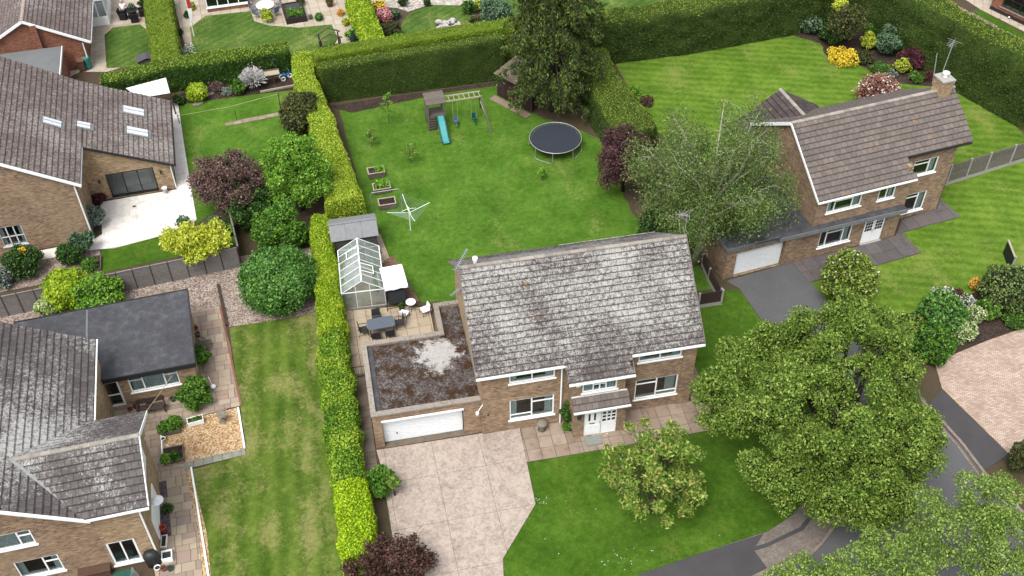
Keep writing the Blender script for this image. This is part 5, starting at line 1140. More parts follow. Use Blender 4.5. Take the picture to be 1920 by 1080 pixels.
m.build('trunk', BARK, ts, True, uv=False); leaf_cloud('crown', np.vstack(pc), np.vstack(pn_), .11, L_SPRUCE, ts, .3, .55, .5)
q = P(1172, 300, 2.6); tree('plum_tree', 'dark purple-red plum tree beside the trampoline hedge', 'tree', q.x, q.y, q.x, q.y, 2.6, 2.1, 2.6, 2.4, 50, .55, 17000, .07, leafmat('leaf_dusky_plum', g8(50, 28, 32), g8(80, 50, 54), g8(114, 80, 80), trans=.15), IN_P, BARK_D, .12, shell=.35, core_f=.3, cull=.5, lo=.5)
q = P(425, 335, 2.6); tree('plum_tree', 'brownish purple plum tree at the corner of the white patio', 'tree', q.x, q.y-.2, q.x, q.y, 2.5, 2.9, 2.4, 1.8, 60, .55, 16000, .07, L_PLUM, IN_P, BARK_D, .14, shell=.3, core_f=.25, cull=.4, lo=.4)
q = P(556, 318, 3.2); shrub('dark green thicket under the birch at the lawn edge', 1232, 430, 40, .8, L_DEEP, 5000, .09, IN_D, ncl=14); shrub('low dark bush behind the far roof corner', 1275, 440, 26, .9, L_DEEP, 2600, .09, IN_D)
q = P(556, 318, 3.2); tree('green_tree', 'bright fresh green tree against the golden hedge', 'tree', q.x, q.y-.2, q.x, q.y, 3.1, 2.35, 2.1, 2.8, 60, .6, 22000, .075, L_LIME, IN_G, BARK, .14, shell=.35, core_f=.35, cull=.5, lo=.5)
q = P(365, 452, 2.2); b_ = P(396, 500); tree('robinia_tree', 'small golden robinia spreading over the grey fence', 'tree', b_.x, b_.y, q.x, q.y, 2.2, 2.25, 1.5, .9, 22, .55, 7500, .1, L_ROBIN, None, BARK_D, .1, shell=.3, cull=.5, lo=.4)
shrub('shaded dark green bush under the bright green tree', 470, 390, 48, .75, L_DEEP, 6000, .1, IN_D)
shrub('mid green bush with upright shoots left of the shed', 524, 430, 50, .85, L_GRN, 7000, .11, IN_G, ncl=14, lump=.42)
shrub('dark bush in the gap by the hedge behind the round laurel', 590, 445, 22, .9, L_DEEP, 2500, .1, IN_D)
topiary('large round clipped laurel on the pink gravel', 521, 527, 64, .8, L_LAUREL, IN_D, 17000, .085, jit=.12, lump=.04)
topiary('round dark olive bush in front of the golden hedge', 567, 214, 37, .95, L_HOLLY, IN_D, 5200, .1, jit=.14, lump=.05)
topiary('round yellow-green bush in the bed at the end of the bungalow lawn', 369, 174, 17, .95, L_PRIV, HB_PRIV, 1500, .08)
t = shrub('spiky white blossoming bush in the bungalow bed', 473, 146, 24, 1.0, L_WHITEB, 300, .06, None)
m = MB()
for k in range(330):
    d = unit(rng.normal(size=(1, 3))+np.array([0, 0, .5]))[0]; d[2] = abs(d[2]); m.tube([d*.2+np.array([0, 0, .5]), d*(.95+.2*rng.random())*np.array([1, 1, .95])+np.array([0, 0, .6])], [.02, .03], 3)
m.build('blossom_spray', L_WHITEB, t, uv=False)
q = P(508, 135); t = thing('bare_tree', 'small bare grey twiggy tree behind the feeding table', 'tree', (q.x, q.y)); m = MB(); m.tube([(0, 0, 0), (0, 0, 1)], [.06, .05], 6)
for k in range(46):
    d = unit(rng.normal(size=(1, 3)))[0]; d[2] = abs(d[2])*.8+.2; m.tube([(0, 0, 1), np.array([0, 0, 1])+d*.5, np.array([0, 0, 1])+d*1.15+rng.normal(size=3)*.12], [.03, .02, .008], 4)
m.build('branches', flat('twig_grey', c8(140, 134, 136), .9, .2), t, uv=False)
shrub('leafy green plant beside the white bush in the bungalow bed', 447, 165, 15, .9, L_GRN, 900, .09, IN_G)
shrub('low reddish plants in the bungalow bed', 405, 163, 14, .6, L_PLUM, 500, .07, None); shrub('low grey-green edging plant in bungalow bed', 425, 172, 11, .55, L_SILVER, 400, .06, None)
shrub('dark shrub at the corner of the white path and bed', 335, 188, 12, .7, L_DEEP, 600, .07, IN_D)
# around the left houses
topiary('clipped golden dome beside the grey fence', 124, 545, 37, .95, L_PRIV, HB_PRIV, 4500, .085, jit=.08)
shrub('bright green mounded bush behind the flat roof', 181, 560, 46, .7, L_LIME, 5000, .1, IN_G, ncl=12)
shrub('pale variegated bush at the roof corner by the fence', 89, 577, 22, .95, L_VARI, 1800, .09, IN_Y)
shrub('dark green bush with golden tip below the bungalow window', 43, 492, 32, .8, L_DEEP, 4000, .08, IN_D, ncl=12); shrub('golden crown of new growth on the bush below the window', 42, 476, 13, .6, L_YEL, 260, .08, None, zlift=1.1)
shrub('dark green rounded bush on the gravel by the bungalow corner', 132, 478, 23, .85, L_DEEP, 2600, .08, IN_D); shrub('grey-green feathery bush against the bungalow corner', 153, 455, 20, 1.35, L_BLUE, 2400, .08, IN_D)
shrub('tall silvery bush against the bungalow side wall', 177, 408, 18, 1.3, L_SILVER, 2600, .08, IN_D); shrub('yellow-green shrub in the angle of the bungalow walls', 163, 352, 12, 1.6, L_LIME, 1100, .09, IN_G); shrub('dark red bush by the folding doors', 184, 374, 13, .8, L_RED, 900, .08, IN_P)
shrub('grey bush at the left edge of the gravel', 3, 522, 20, .9, L_SILVER, 1600, .08, IN_D); shrub('small low plant beside the raised bed', 168, 497, 16, .6, L_GRN, 800, .08, IN_G)
shrub('grey-leaved plant spilling at the end of white patio', 405, 425, 20, .7, L_BLUE, 1500, .08, None); shrub('lime ground plant behind the fence corner', 425, 432, 14, .5, L_LIME, 700, .08, IN_G)
shrub('tall green shrub along the extension wall', 379, 670, 14, 1.5, L_GRN, 1800, .09, IN_G, ry=2.0); shrub('bushy green shrub at the extension corner', 366, 735, 32, .85, L_GRN, 4200, .085, IN_D, ncl=12)
# front and right
shrub('dark climbing evergreen trained beside the porch', 1064, 778, 11, 3.2, L_DEEP, 2600, .08, IN_D, name='climber', zlift=.2); shrub('small leafy plant at the foot of the climber', 1066, 800, 11, .9, L_GRN, 700, .08, None)
shrub('loose green shrub beside the driveway edge', 712, 905, 27, 1.1, L_GRN, 2600, .1, None, lump=.6, spread=.85); shrub('pale leaf spray reaching over the driveway', 737, 905, 12, 1.3, L_PALE, 500, .1, None, zlift=.8)
q = P(735, 1052, 1.2); tree('bronze_shrub', 'bronze-leaved shrub spilling onto the driveway at the bottom edge', 'shrub', q.x, q.y, q.x, q.y, 1.25, 2.5, 1.4, 1.15, 44, .4, 8500, .075, L_BRONZE, None, BARK_D, .08, shell=.3, lo=.3, cull=.3)
shrub('rounded flowering shrub with pale pink blooms by the dark path', 1592, 528, 50, 1.1, L_FLOWG, 6500, .11, IN_G, ncl=14)
shrub('glossy dark rhododendron in the roadside bed', 1768, 590, 42, .7, L_LAUREL, 4200, .11, IN_D); shrub('loose green bush in the roadside bed nearest the big tree', 1700, 622, 34, .8, L_OAK, 3200, .1, IN_D); shrub('olive bush at the front of the roadside bed', 1750, 648, 40, .7, L_GRN, 3800, .1, IN_D)
shrub('white flowering plant in the middle of the roadside bed', 1758, 605, 12, .7, L_WFLO, 700, .07, None); shrub('white flowers at the back edge of the roadside bed', 1770, 556, 22, .5, L_WFLO, 900, .07, None); shrub('white edged euonymus at the front of the roadside bed', 1806, 622, 24, .65, L_VARI, 1800, .08, IN_G); shrub('pale variegated bush beside the euonymus', 1832, 592, 18, .9, L_VARI, 1300, .08, IN_G)
shrub('scatter of white blooms behind the rhododendron', 1812, 566, 16, .6, L_WFLO, 700, .07, None); shrub('upright green bush before the grey conifer', 1852, 580, 20, 1.1, L_GRN, 1700, .09, IN_G); shrub('orange flowering azalea in the roadside bed', 1832, 535, 14, .8, L_ORANGE, 900, .07, IN_G); shrub('red acer beside the orange azalea', 1852, 530, 12, .8, L_RED, 700, .07, None); shrub('red flowers behind the white blooms', 1795, 552, 12, .6, L_RED, 500, .07, None)
shrub('large grey-green feathery conifer at the right edge', 1893, 545, 46, 1.0, L_BIRCH, 6500, .09, IN_D, ncl=16); shrub('low green ground plant at the edge of the block paving', 1905, 600, 22, .5, L_GRN, 1100, .08, IN_G); shrub('yellow poppy clump at the corner of the block paving', 1780, 656, 8, .6, L_YEL, 350, .07, None); shrub('yellow bloom low in the roadside bed', 1687, 611, 5, .7, L_YEL, 160, .06, None)
shrub('dark golden bush at the right edge by the far footway', 1912, 862, 24, 1.1, L_HOLLY, 2400, .08, IN_D)
# border behind the house on the right
shrub('dark round bush in the corner border', 1560, 64, 22, .85, L_DEEP, 2200, .09, IN_D); q = P(1592, 42, 2.4); b_ = P(1586, 78); tree('small_tree', 'small olive-leaved tree with bare stem in the corner border', 'tree', b_.x, b_.y, q.x, q.y, 2.4, 1.6, 1.4, 1.3, 16, .6, 4200, .1, L_HOLLY, None, BARK, .07, shell=.3)
shrub('yellow leaved sprays above the corner border', 1577, 12, 16, .8, L_ROBIN, 800, .11, None, zlift=2.6); shrub('green leafy bush at the left end of the corner border', 1520, 48, 22, .7, L_BLUE, 1600, .09, IN_D)
shrub('large blue-green bush in the corner border', 1664, 80, 23, 1.2, L_BLUE, 3000, .09, IN_D); shrub('golden bush left of the blue-green one', 1630, 78, 15, 1.1, L_ROBIN, 1300, .08, IN_Y); shrub('green bush behind the golden one', 1632, 58, 13, 1.0, L_GRN, 1000, .08, IN_D); shrub('spreading yellow flowering plant at the lawn edge', 1580, 107, 26, .4, L_YEL, 1500, .09, None); shrub('low olive bush in front of the golden one', 1620, 108, 17, .6, L_HOLLY, 1100, .08, IN_D)
shrub('dark purple bush under the great hedge', 1710, 112, 24, .7, L_RED, 1700, .09, IN_P); shrub('lime variegated bush in the middle of the corner border', 1692, 124, 15, .9, L_ROBIN, 900, .08, IN_G); shrub('low green plants along the front of the border', 1652, 130, 18, .5, L_GRN, 900, .07, IN_G); shrub('low grey plants at the border edge', 1668, 138, 13, .5, L_SILVER, 500, .07, None); shrub('small green plant near the chimney end of border', 1720, 145, 13, .6, L_GRN, 600, .08, IN_G); shrub('pink leaved plant at the end of the border', 1740, 143, 11, .7, L_RED, 500, .08, None)
topiary('rounded photinia with red and white tips on the lawn behind the ridge', 1647, 172, 34, .75, L_PHOT, IN_P, 3200, .08, jit=.16)
shrub('bright plant at the foot of the curved hedge', 1187, 170, 13, .6, L_LIME, 600, .08, None); shrub('brownish plants at the bend of the curved hedge', 1212, 190, 14, .5, L_BRONZE, 600, .08, None)
# gardens at the top
shrub('yellow azalea beside the golden hedge', 710, 13, 13, .8, L_YEL, 900, .08, IN_G); shrub('pink rhododendron beside the round lawn', 721, 30, 16, .9, L_PINK, 1300, .08, IN_G); shrub('round silver-blue bush beside the pink rhododendron', 741, 27, 11, .9, L_BLUE, 800, .07, IN_D); shrub('dark mixed bush between hedge and round lawn', 735, 57, 20, .7, L_HOLLY, 1500, .08, IN_D); shrub('fresh green bush at the corner behind the clipped hedges', 747, 78, 17, .8, L_LIME, 1300, .08, IN_G); shrub('white flowering plants near the round lawn edge', 782, 78, 16, .5, L_WFLO, 700, .07, None); shrub('low green planting along the conifer hedge', 850, 72, 30, .4, L_GRN, 1300, .08, None)
shrub('large grey-green bush right of the round lawn', 930, 28, 33, .95, L_BLUE, 4200, .09, IN_D); shrub('golden conifer above the round lawn', 899, 10, 9, 1.5, L_ROBIN, 700, .07, IN_Y); shrub('olive bush at the right edge of the round lawn', 893, 42, 12, .9, L_HOLLY, 700, .08, IN_D); shrub('small bush among the white pebbles', 801, 5, 7, 1.0, L_DEEP, 350, .07, IN_D); shrub('dark green bush beyond the pebbles', 755, 3, 10, .9, L_DEEP, 500, .08, IN_D); shrub('green bush at the top edge beside the spruce', 880, 15, 14, .9, L_GRN, 900, .08, IN_D)
shrub('small golden conifer on the far patio', 501, 30, 11, 1.3, L_ROBIN, 1000, .07, IN_Y); topiary('small clipped box ball on the pale paving', 598, 32, 7, 1.0, L_LAUREL, IN_D, 500, .06); shrub('golden plant by the far timber edging', 649, 42, 8, .8, L_ROBIN, 400, .07, IN_G); shrub('orange flowering plant by the far timber edging', 638, 24, 8, .7, L_ORANGE, 350, .07, None); shrub('bright green bush behind the timber arch', 663, 66, 15, .9, L_LIME, 1100, .08, IN_G); shrub('dark green bush beside the far gate', 675, 80, 14, .8, L_DEEP, 900, .08, IN_D); shrub('golden plant beside the flagpole', 358, 12, 8, .9, L_ROBIN, 350, .07, IN_G); shrub('small dark bush beside the stepping slabs', 336, 60, 7, 1.1, L_DEEP, 400, .07, IN_D); shrub('round dark bush by the far lawn corner', 351, 28, 7, .9, L_DEEP, 350, .07, IN_D); shrub('white flowering clump at the corner of the far lawn', 352, 93, 14, .4, L_WFLO, 500, .07, None); shrub('dark plants at the end of the far paving', 565, 3, 9, .9, L_DEEP, 400, .07, IN_D); shrub('bushy pot plants beside the far left hedge', 268, 6, 9, 1.0, L_DEEP, 500, .07, IN_D)
# saplings on the back lawn
for px, py, h_, hw, lab, lm in ((729, 232, 2.6, 12, 'tallest young fruit tree on the back lawn', L_LIME), (697, 275, 1.5, 10, 'small young tree near the golden hedge', L_PALE), (770, 306, 1.5, 17, 'wide young fruit tree in the middle of the lawn', L_PALE), (1017, 338, 1.0, 6, 'small sapling below the trampoline', L_LIME)):
    q = P(px, py); t = thing('sapling', lab, 'tree', (q.x, q.y), 0, 'young trees on the back lawn'); m = MB(); m.tube([(0, 0, 0), (.03, 0, h_*.6), (0, 0, h_*.95)], [.03, .02, .008], 5); r = hw/26; C = []
    for k in range(9):
        a = k*2.4; z = h_*(.35+.6*k/9); e = np.array([math.cos(a)*r*(1-.4*k/9), math.sin(a)*r*(1-.4*k/9), z+.15]); m.tube([(0, 0, z-.1), e], [.012, .006], 4); C += [e, e*np.array([.5, .5, 1])]
    m.build('trunk', BARK, t, uv=False); p, d = on_clumps(np.array(C), np.full(len(C), .16), 420, 1, .1, 1.1, cull=0); leaf_cloud('crown', p, d, .06, lm, t, .6, .8)
# ================================================================== garden things
def at(px, py, z=0): q = P(px, py, z); return (q.x, q.y, 0)
def yaw_of(p, q): a = P(*p); b = P(*q); return math.atan2(b.y-a.y, b.x-a.x)
def ring(R0, r, z=0, n=40, m=6):
    V = []; F = []
    for i in range(n):
        a = 2*math.pi*i/n
        for k in range(m): t = 2*math.pi*k/m; V.append(((R0+r*math.cos(t))*math.cos(a), (R0+r*math.cos(t))*math.sin(a), z+r*math.sin(t)))
    for i in range(n):
        for k in range(m): F.append((i*m+k, ((i+1) % n)*m+k, ((i+1) % n)*m+(k+1) % m, i*m+(k+1) % m))
    return V, F
WOODG = flat('wood_weathered', c8(128, 118, 108), .9, .25, 10, rnd=.35); WOODB = flat('wood_brown', c8(104, 78, 62), .9, .25, 10, rnd=.3); WOODP = flat('wood_pale', c8(196, 184, 160), .85, .2, 10)
TEAL = flat('plastic_teal', c8(84, 176, 178), .35, .1); TEALD = flat('plastic_teal_dark', c8(20, 96, 96), .4, .15); BLUEP = flat('plastic_blue', c8(92, 128, 156), .45, .15)
NAVY = flat('trampoline_mat', c8(52, 58, 70), .8, .12, 12); RUBBER = flat('rope_pale', c8(196, 190, 150), .9, .1); PLUMW = flat('shed_stain', c8(70, 48, 48), .9, .25, 6, rnd=.25)
TABLE = flat('table_glass_grey', c8(104, 112, 124), .25, .06, spec=.5); MESHB = flat('chair_mesh_black', (.022, .023, .026, 1), .7, .2); SEATW = flat('chair_seat_white', (.68, .68, .67, 1), .6, .06)
CLOTHW = flat('canopy_white', (.82, .82, .82, 1), .8, .03, 3); FELTS = flat('shed_felt_grey', c8(148, 150, 151), .85, .1, 5); LATT = flat('fence_grey', c8(150, 144, 140), .9, .18, 7, rnd=.2); POSTB = flat('fence_post_dark', c8(92, 78, 70), .9, .2, 7)
BALU = flat('aluminium_white', (.7, .72, .72, 1), .4, .08); FPAN = flat('fence_panel_dark', c8(136, 130, 118), .9, .25, 7, rnd=.35); GREEN = flat('plastic_green', c8(40, 100, 84), .5, .15); BROWNB = flat('bin_brown', c8(130, 96, 82), .6, .12); STONE = flat('cast_stone', c8(150, 142, 130), .9, .25, 9); RED = flat('red_clay', c8(190, 70, 50), .8, .15)

# trampoline
q = (9.55, 24.07, 0); t = thing('trampoline', 'round trampoline with dark mat and pale rim on the back lawn', 'trampoline', q)
MB().lathe([(.02, .86), (1.66, .86), (1.66, .88), (.02, .88)], n=40).build('jumping_mat', NAVY, t); V, F = ring(1.83, .03, .9); MB().add(V, F).build('rim', GALV, t, True, uv=False)
sp_ = MB()
for k in range(72): a = k*math.pi/36; sp_.bar((1.65*math.cos(a), 1.65*math.sin(a), .87), (1.82*math.cos(a), 1.82*math.sin(a), .9), .018)
tag(sp_.build('springs', GALV, t, uv=False), kind='stuff')
V, F = ring(1.74, .05, .895, 40, 4); MB().add([(x, y, .9+(z-.895)*.25) for x, y, z in V], F).build('edge_pad', BLACK, t, uv=False)
for k in range(4):
    a0 = k*math.pi/2+.5; a1 = a0+.75; f = lambda a, r, z: (r*math.cos(a), r*math.sin(a), z)
    MB().tube([f(a0, 1.83, .88), f(a0, 1.88, .12), f(a0+.08, 1.88, .03), f(a1-.08, 1.88, .03), f(a1, 1.88, .12), f(a1, 1.83, .88)], .022, 6).build('leg', GALV, t, uv=False)

# wooden play tower with slide, monkey bars and swings
q = P(805, 246); t = thing('play_tower', 'wooden play tower with teal slide, monkey bars and swings', 'playset', q, R_(3))
for x in (0, 1.2):
    for y in (0, 1.1): MB().box(x-.05, x+.05, y-.05, y+.05, 0, 2.35).build('post', WOODG, t)
MB().box(-.02, 1.22, .03, 1.07, 1.18, 1.24).build('platform', WOODG, t)
for k in range(9):
    y = -.12+k*.148; MB().slab3([(-.12, y, 2.34+.02*k), (1.32, y, 2.34+.02*k), (1.32, y+.14, 2.36+.02*k), (-.12, y+.14, 2.36+.02*k)], .03).build('roof_board', WOODG, t)
for k in range(4): MB().box(-.07, -.05, 0, 1.1, 1.3+k*.2, 1.46+k*.2).build('side_board', WOODG, t)
for k in range(5): MB().box(.08, .5, -.03, .02, .2+k*.22, .26+k*.22).build('rung', WOODG, t)
MB().box(.06, .52, .0, .03, .05, 1.15).build('climbing_panel', flat('wood_dark', c8(86, 80, 74), .9, .2), t)  # darker wood than the tower boards
sl_ = MB(); Y0, Z0, Y1, Z1 = -.02, 1.22, -1.75, .22
pr_ = [(Y0, Z0), (-.5, 1.0), (-1.35, .38), (Y1, Z1), (-2.0, .22)]
for (ya, za_), (yb, zb_) in zip(pr_[:-1], pr_[1:]): sl_.slab3([(.62, ya, za_), (.62, yb, zb_), (1.1, yb, zb_), (1.1, ya, za_)], .03)
sl_ = sl_.build('slide', TEAL, t)
for x in (.6, 1.12): MB().tube([(x, y, z+.06) for y, z in pr_], .045, 6).build('slide_rail', TEALD, sl_, uv=False)
for y in (.25, .9): MB().bar((1.25, y, 2.15), (4.0, y, 2.15), .07, .1).build('beam', WOODP, t)
for k in range(7): MB().bar((1.65+k*.37, .2, 2.16), (1.65+k*.37, .95, 2.16), .045).build('rung', WOODP, t)
MB().bar((3.95, .25, 2.15), (4.25, -1.35, 0), .09).build('leg', WOODG, t); MB().bar((3.95, .9, 2.15), (4.25, 2.0, 0), .09).build('leg', WOODG, t); MB().bar((4.1, -.6, .95), (4.12, 1.4, .95), .06).build('cross_brace', WOODP, t)
for x, mt, lab in ((2.0, BLUEP, 'baby_swing'), (3.35, TEALD, 'glider_swing')):
    m = MB(); m.tube([(x-.17, .25, 2.1), (x-.17, .1, .5)], .012, 4).tube([(x+.17, .25, 2.1), (x+.17, .1, .5)], .012, 4); o = m.build('swing_rope', RUBBER, t, uv=False)
    s = MB(); s.lathe([(.05, -.02), (.17, 0), (.2, .12), (.17, .14), (.14, .03), (.03, .02)], (x, .1, .4), 10); s.slab3([(x-.16, .24, .45), (x+.16, .24, .45), (x+.14, .3, .8), (x-.14, .3, .8)], .03); s.tube([(x, .0, .38), (x, -.35, .3)], .05, 6); s.build('swing_seat', mt, o, uv=False)

# three raised planters
def planter(label, c4, h, plants, soil=SOIL):
    a, b = c4; q = P(*a); r = P(*b); w_ = (r-q).length; d_ = .72; yw = math.atan2((r-q).y, (r-q).x); t = thing('planter', label, 'planter', q, yw, 'raised planters beside the golden hedge')
    for k in range(3): MB().box(0, w_, 0, .03, .06+k*h/3.2, .05+(k+1)*h/3.2).build('board', WOODG, t); MB().box(0, w_, d_-.03, d_, .06+k*h/3.2, .05+(k+1)*h/3.2).build('board', WOODG, t)
    MB().box(0, .03, .031, d_-.031, .06, h).build('end_board', WOODG, t); MB().box(w_-.03, w_, .031, d_-.031, .06, h).build('end_board', WOODG, t)
    for b_ in ((-.02, w_+.02, -.03, .05, h, h+.03), (-.02, w_+.02, d_-.05, d_+.03, h, h+.03), (-.02, .06, .051, d_-.051, h, h+.03), (w_-.06, w_+.02, .051, d_-.051, h, h+.03)): MB().box(*b_).build('rim_board', WOODP, t)
    for x in (.05, w_-.05):
        for y in (.05, d_-.05): MB().box(x-.03, x+.03, y-.03, y+.03, 0, .1).build('foot', WOODG, t)
    MB().box(.031, w_-.031, .031, d_-.031, .1, h-.1).build('compost', soil, t)
    if plants:
        x0, x1, n, hh = plants; p = np.stack([x0*w_+(x1-x0)*w_*rng.random(n), .08+(d_-.16)*rng.random(n), h-.08+hh*rng.random(n)**1.3], 1); leaf_cloud('salad_leaves', p, np.tile([0, 0, 1.], (n, 1)), .07, L_LIME, t, .6, .7)
planter('planter half filled with leaves, farthest of the three', ((692, 337), (723, 332)), .45, (.45, .97, 330, .3)); planter('planter full of bright leaves, middle of the three', ((702, 367), (734, 362)), .45, (.15, .9, 520, .45)); planter('planter with bare dark compost, nearest of the three', ((712, 396), (744, 391)), .45, None, speck('compost', [c8(46, 32, 32), c8(64, 46, 46), c8(80, 62, 60)], 22, 1))
q = P(699, 401); t = thing('tube_frame', 'pale tubular swing frame without a seat beside the planters', 'frame', q, R_(2)); f = GALV
MB().tube([(0, 0, 0), (-.02, .05, 1.55), (.1, .07, 1.72), (1.85, .07, 1.72), (1.97, .05, 1.55), (1.98, 0, 0)], .022, 8).build('front_hoop', f, t, uv=False)
for x in (0, 1.98): MB().tube([(x, .06, 1.3), (x, .95, 0)], .025, 6).build('rear_leg', f, t, uv=False); MB().tube([(x, .03, .7), (x, .5, .68)], .018, 6).build('side_brace', f, t, uv=False)

# rotary clothes airer
q = P(770, 432); t = thing('rotary_airer', 'rotary clothes airer with green lines standing on the lawn', 'clothes airer', q)
MB().tube([(0, 0, 0), (0, 0, 1.95)], .028, 8).build('pole', BALU, t, uv=False); arms = []
for k in range(4):
    a = k*math.pi/2+.12+math.pi/4-.75; e = Vector((1.42*math.cos(a), 1.42*math.sin(a), 1.95)); arms.append(e); MB().bar((0, 0, 1.5), e, .024).build('arm', BALU, t); MB().bar((0, 0, 1.85), e*.35+Vector((0, 0, 1.08)), .02).build('stay', BALU, t)
ln = MB()
for j in range(9):
    s = .3+.7*j/8
    for k in range(4):
        pa = Vector((0, 0, 1.5))+(arms[k]-Vector((0, 0, 1.5)))*s; pb = Vector((0, 0, 1.5))+(arms[(k+1) % 4]-Vector((0, 0, 1.5)))*s; ln.tube([pa, (pa+pb)/2-Vector((0, 0, .03)), pb], .007, 3)
tag(ln.build('lines', flat('line_green', c8(150, 180, 150), .7, .1), t, uv=False), kind='stuff')

# grey shed and greenhouse
a, b = P(622, 470), P(703, 458); yw = math.atan2((b-a).y, (b-a).x); Ls = 2.75; o_ = P(624, 454, 1.66); t = thing('garden_shed', 'grey timber shed with pale felt roof behind the greenhouse', 'shed', (o_.x, o_.y+.14, 0), yw)
for k in range(9): MB().box(0, Ls, 0, .03, .05+k*.18, .22+k*.18).build('wall_board', flat('shed_board', c8(108, 102, 98), .9, .2, 9, rnd=.25), t)
MB().box(0, .03, .031, 1.9, .05, 1.7).box(Ls-.03, Ls, .031, 1.9, .05, 1.7).box(.031, Ls-.031, 1.87, 1.9, .05, 1.7).build('wall', flat('shed_board', c8(108, 102, 98), .9), t)
for k in range(3): MB().slab3([(-.12+k*1.0, -.14, 1.66), (-.13+(k+1)*1.0, -.14, 1.66), (-.13+(k+1)*1.0, .98, 2.12), (-.12+k*1.0, .98, 2.12)], .03).build('roof_felt', FELTS, t)
MB().slab3([(2.88, 2.05, 1.66), (-.12, 2.05, 1.66), (-.12, .981, 2.12), (2.88, .981, 2.12)], .03).build('roof_felt', FELTS, t); MB().bar((-.14, .98, 2.13), (2.9, .98, 2.13), .16, .03).build('ridge_strip', FELTS, t)
a = P(645, 582); yw = yaw_of((645, 582), (725, 572)); t = thing('greenhouse', 'aluminium framed greenhouse beside the golden hedge', 'greenhouse', a, yw); Wg, Lg, He, Hr_ = 2.55, 3.85, 1.4, 2.25
MB().box(-.05, Wg+.05, -.05, .08, 0, .12).box(-.05, .08, .081, Lg, 0, .12).box(Wg-.08, Wg+.05, .081, Lg, 0, .12).build('base_kerb', CONC, t)
MB().box(.09, Wg-.09, .09, Lg-.05, .02, .05).build('floor', SLAB_P, t)
fb = lambda p, q, r=.03: MB().bar(p, q, r).build('frame_bar', BALU, t)
fb((Wg/2, 0, Hr_), (Wg/2, Lg, Hr_), .07); n = 6
for k in range(n+1):
    y = Lg*k/n
    for sx in (0, Wg): fb((sx, y, .1), (sx, y, He)); fb((sx, y, He), (Wg/2, y, Hr_))
for sx in (0, Wg): fb((sx, 0, He), (sx, Lg, He), .05); fb((sx, 0, .75), (sx, Lg, .75), .025)
for y in (0, Lg):
    fb((0, y, He), (Wg, y, He), .05)
    for x in (.85, 1.7): fb((x, y, .1), (x, y, He+.5 if x < 1.3 else He+.5))
pane = lambda p: MB().slab3(p, .006).build('pane', GLASSG, t)
for k in range(n):
    y0, y1 = Lg*k/n+.02, Lg*(k+1)/n-.02
    pane([(0, y1, .12), (0, y0, .12), (0, y0, He-.03), (0, y1, He-.03)]); pane([(Wg, y0, .12), (Wg, y1, .12), (Wg, y1, He-.03), (Wg, y0, He-.03)])
    pane([(.02, y0, He+.02), (.02, y1, He+.02), (Wg/2-.04, y1, Hr_-.02), (Wg/2-.04, y0, Hr_-.02)][::-1]); pane([(Wg-.02, y1, He+.02), (Wg-.02, y0, He+.02), (Wg/2+.04, y0, Hr_-.02), (Wg/2+.04, y1, Hr_-.02)][::-1])
for y in (0, Lg):
    for x0, x1 in ((.02, .83), (.87, 1.68), (1.72, Wg-.02)): pane([(x0, y, .12), (x1, y, .12), (x1, y, He-.03), (x0, y, He-.03)])
    MB().add([(.05, y, He+.03), (Wg-.05, y, He+.03), (Wg/2, y, Hr_-.04)], [(0, 1, 2)]).build('gable_pane', GLASSG, t)
for sx, y in ((-1, 2.4), (1, .9)):
    x0 = Wg/2+sx*.05; x1 = Wg/2+sx*.75; z1 = Hr_-.75*(Hr_-He)/(Wg/2)+.14; v = MB(); v.bar((x0, y, Hr_+.03), (x1, y, z1), .04).bar((x0, y+.65, Hr_+.03), (x1, y+.65, z1), .04).bar((x1, y, z1), (x1, y+.65, z1), .04); v.build('roof_vent', BALU, t)
for sx in (.15, Wg-.55): MB().box(sx, sx+.4, .4, Lg-.3, .6, .63).build('staging', WOODP, t)
p = np.stack([np.where(rng.random(900) < .5, .2+.4*rng.random(900), Wg-.6+.45*rng.random(900)), .5+(Lg-1)*rng.random(900)**.7, .65+.55*rng.random(900)**1.6], 1); leaf_cloud('seedlings', p, np.tile([0, 0, 1.], (900, 1)), .08, L_LIME, t, .6, .8)
for k, (x, y) in enumerate(((.35, .7), (2.2, .6), (2.15, 1.5), (.4, 1.6))): MB().lathe([(.09, 0), (.13, .22), (.11, .22), (.08, .05)], (x, y, .64), 10).build('plant_pot', TERRA, t, uv=False)

# covered swing seat
c = P(738, 519, 1.72); t = thing('swing_seat', 'garden swing seat with white canopy beside the greenhouse', 'swing seat', (c.x, c.y), R_(4))
cnp = MB(); nx, ny = 8, 8; V = [((-.68+1.36*i/nx), (-.95+1.9*j/ny), 1.74+.08*math.sin(math.pi*i/nx)*math.sin(math.pi*j/ny)) for j in range(ny+1) for i in range(nx+1)]
V2 = [(x*1.02, y*1.02, 1.6+.03*math.sin(9*x+7*y)) for x, y, z in V]; F = [(j*(nx+1)+i, j*(nx+1)+i+1, (j+1)*(nx+1)+i+1, (j+1)*(nx+1)+i) for j in range(ny) for i in range(nx)]; cnp.add(V, F)
edge = [i for i in range(nx+1)]+[j*(nx+1)+nx for j in range(1, ny+1)]+[ny*(nx+1)+i for i in range(nx-1, -1, -1)]+[j*(nx+1) for j in range(ny-1, 0, -1)]
cnp.add([V[i] for i in edge]+[V2[i] for i in edge], [(k, (k+1) % len(edge), len(edge)+(k+1) % len(edge), len(edge)+k) for k in range(len(edge))]); cnp.build('canopy', CLOTHW, t, True)
for x in (-.6, .6):
    for y in (-1, 1): MB().tube([(x*1.05, y*.85, 1.7), (x*1.2, y*1.1, .02)], .028, 6).build('leg', BLACK, t, uv=False)
for y in (-.93, .93): MB().bar((-.7, y, .05), (.7, y, .05), .04).build('foot_bar', BLACK, t)
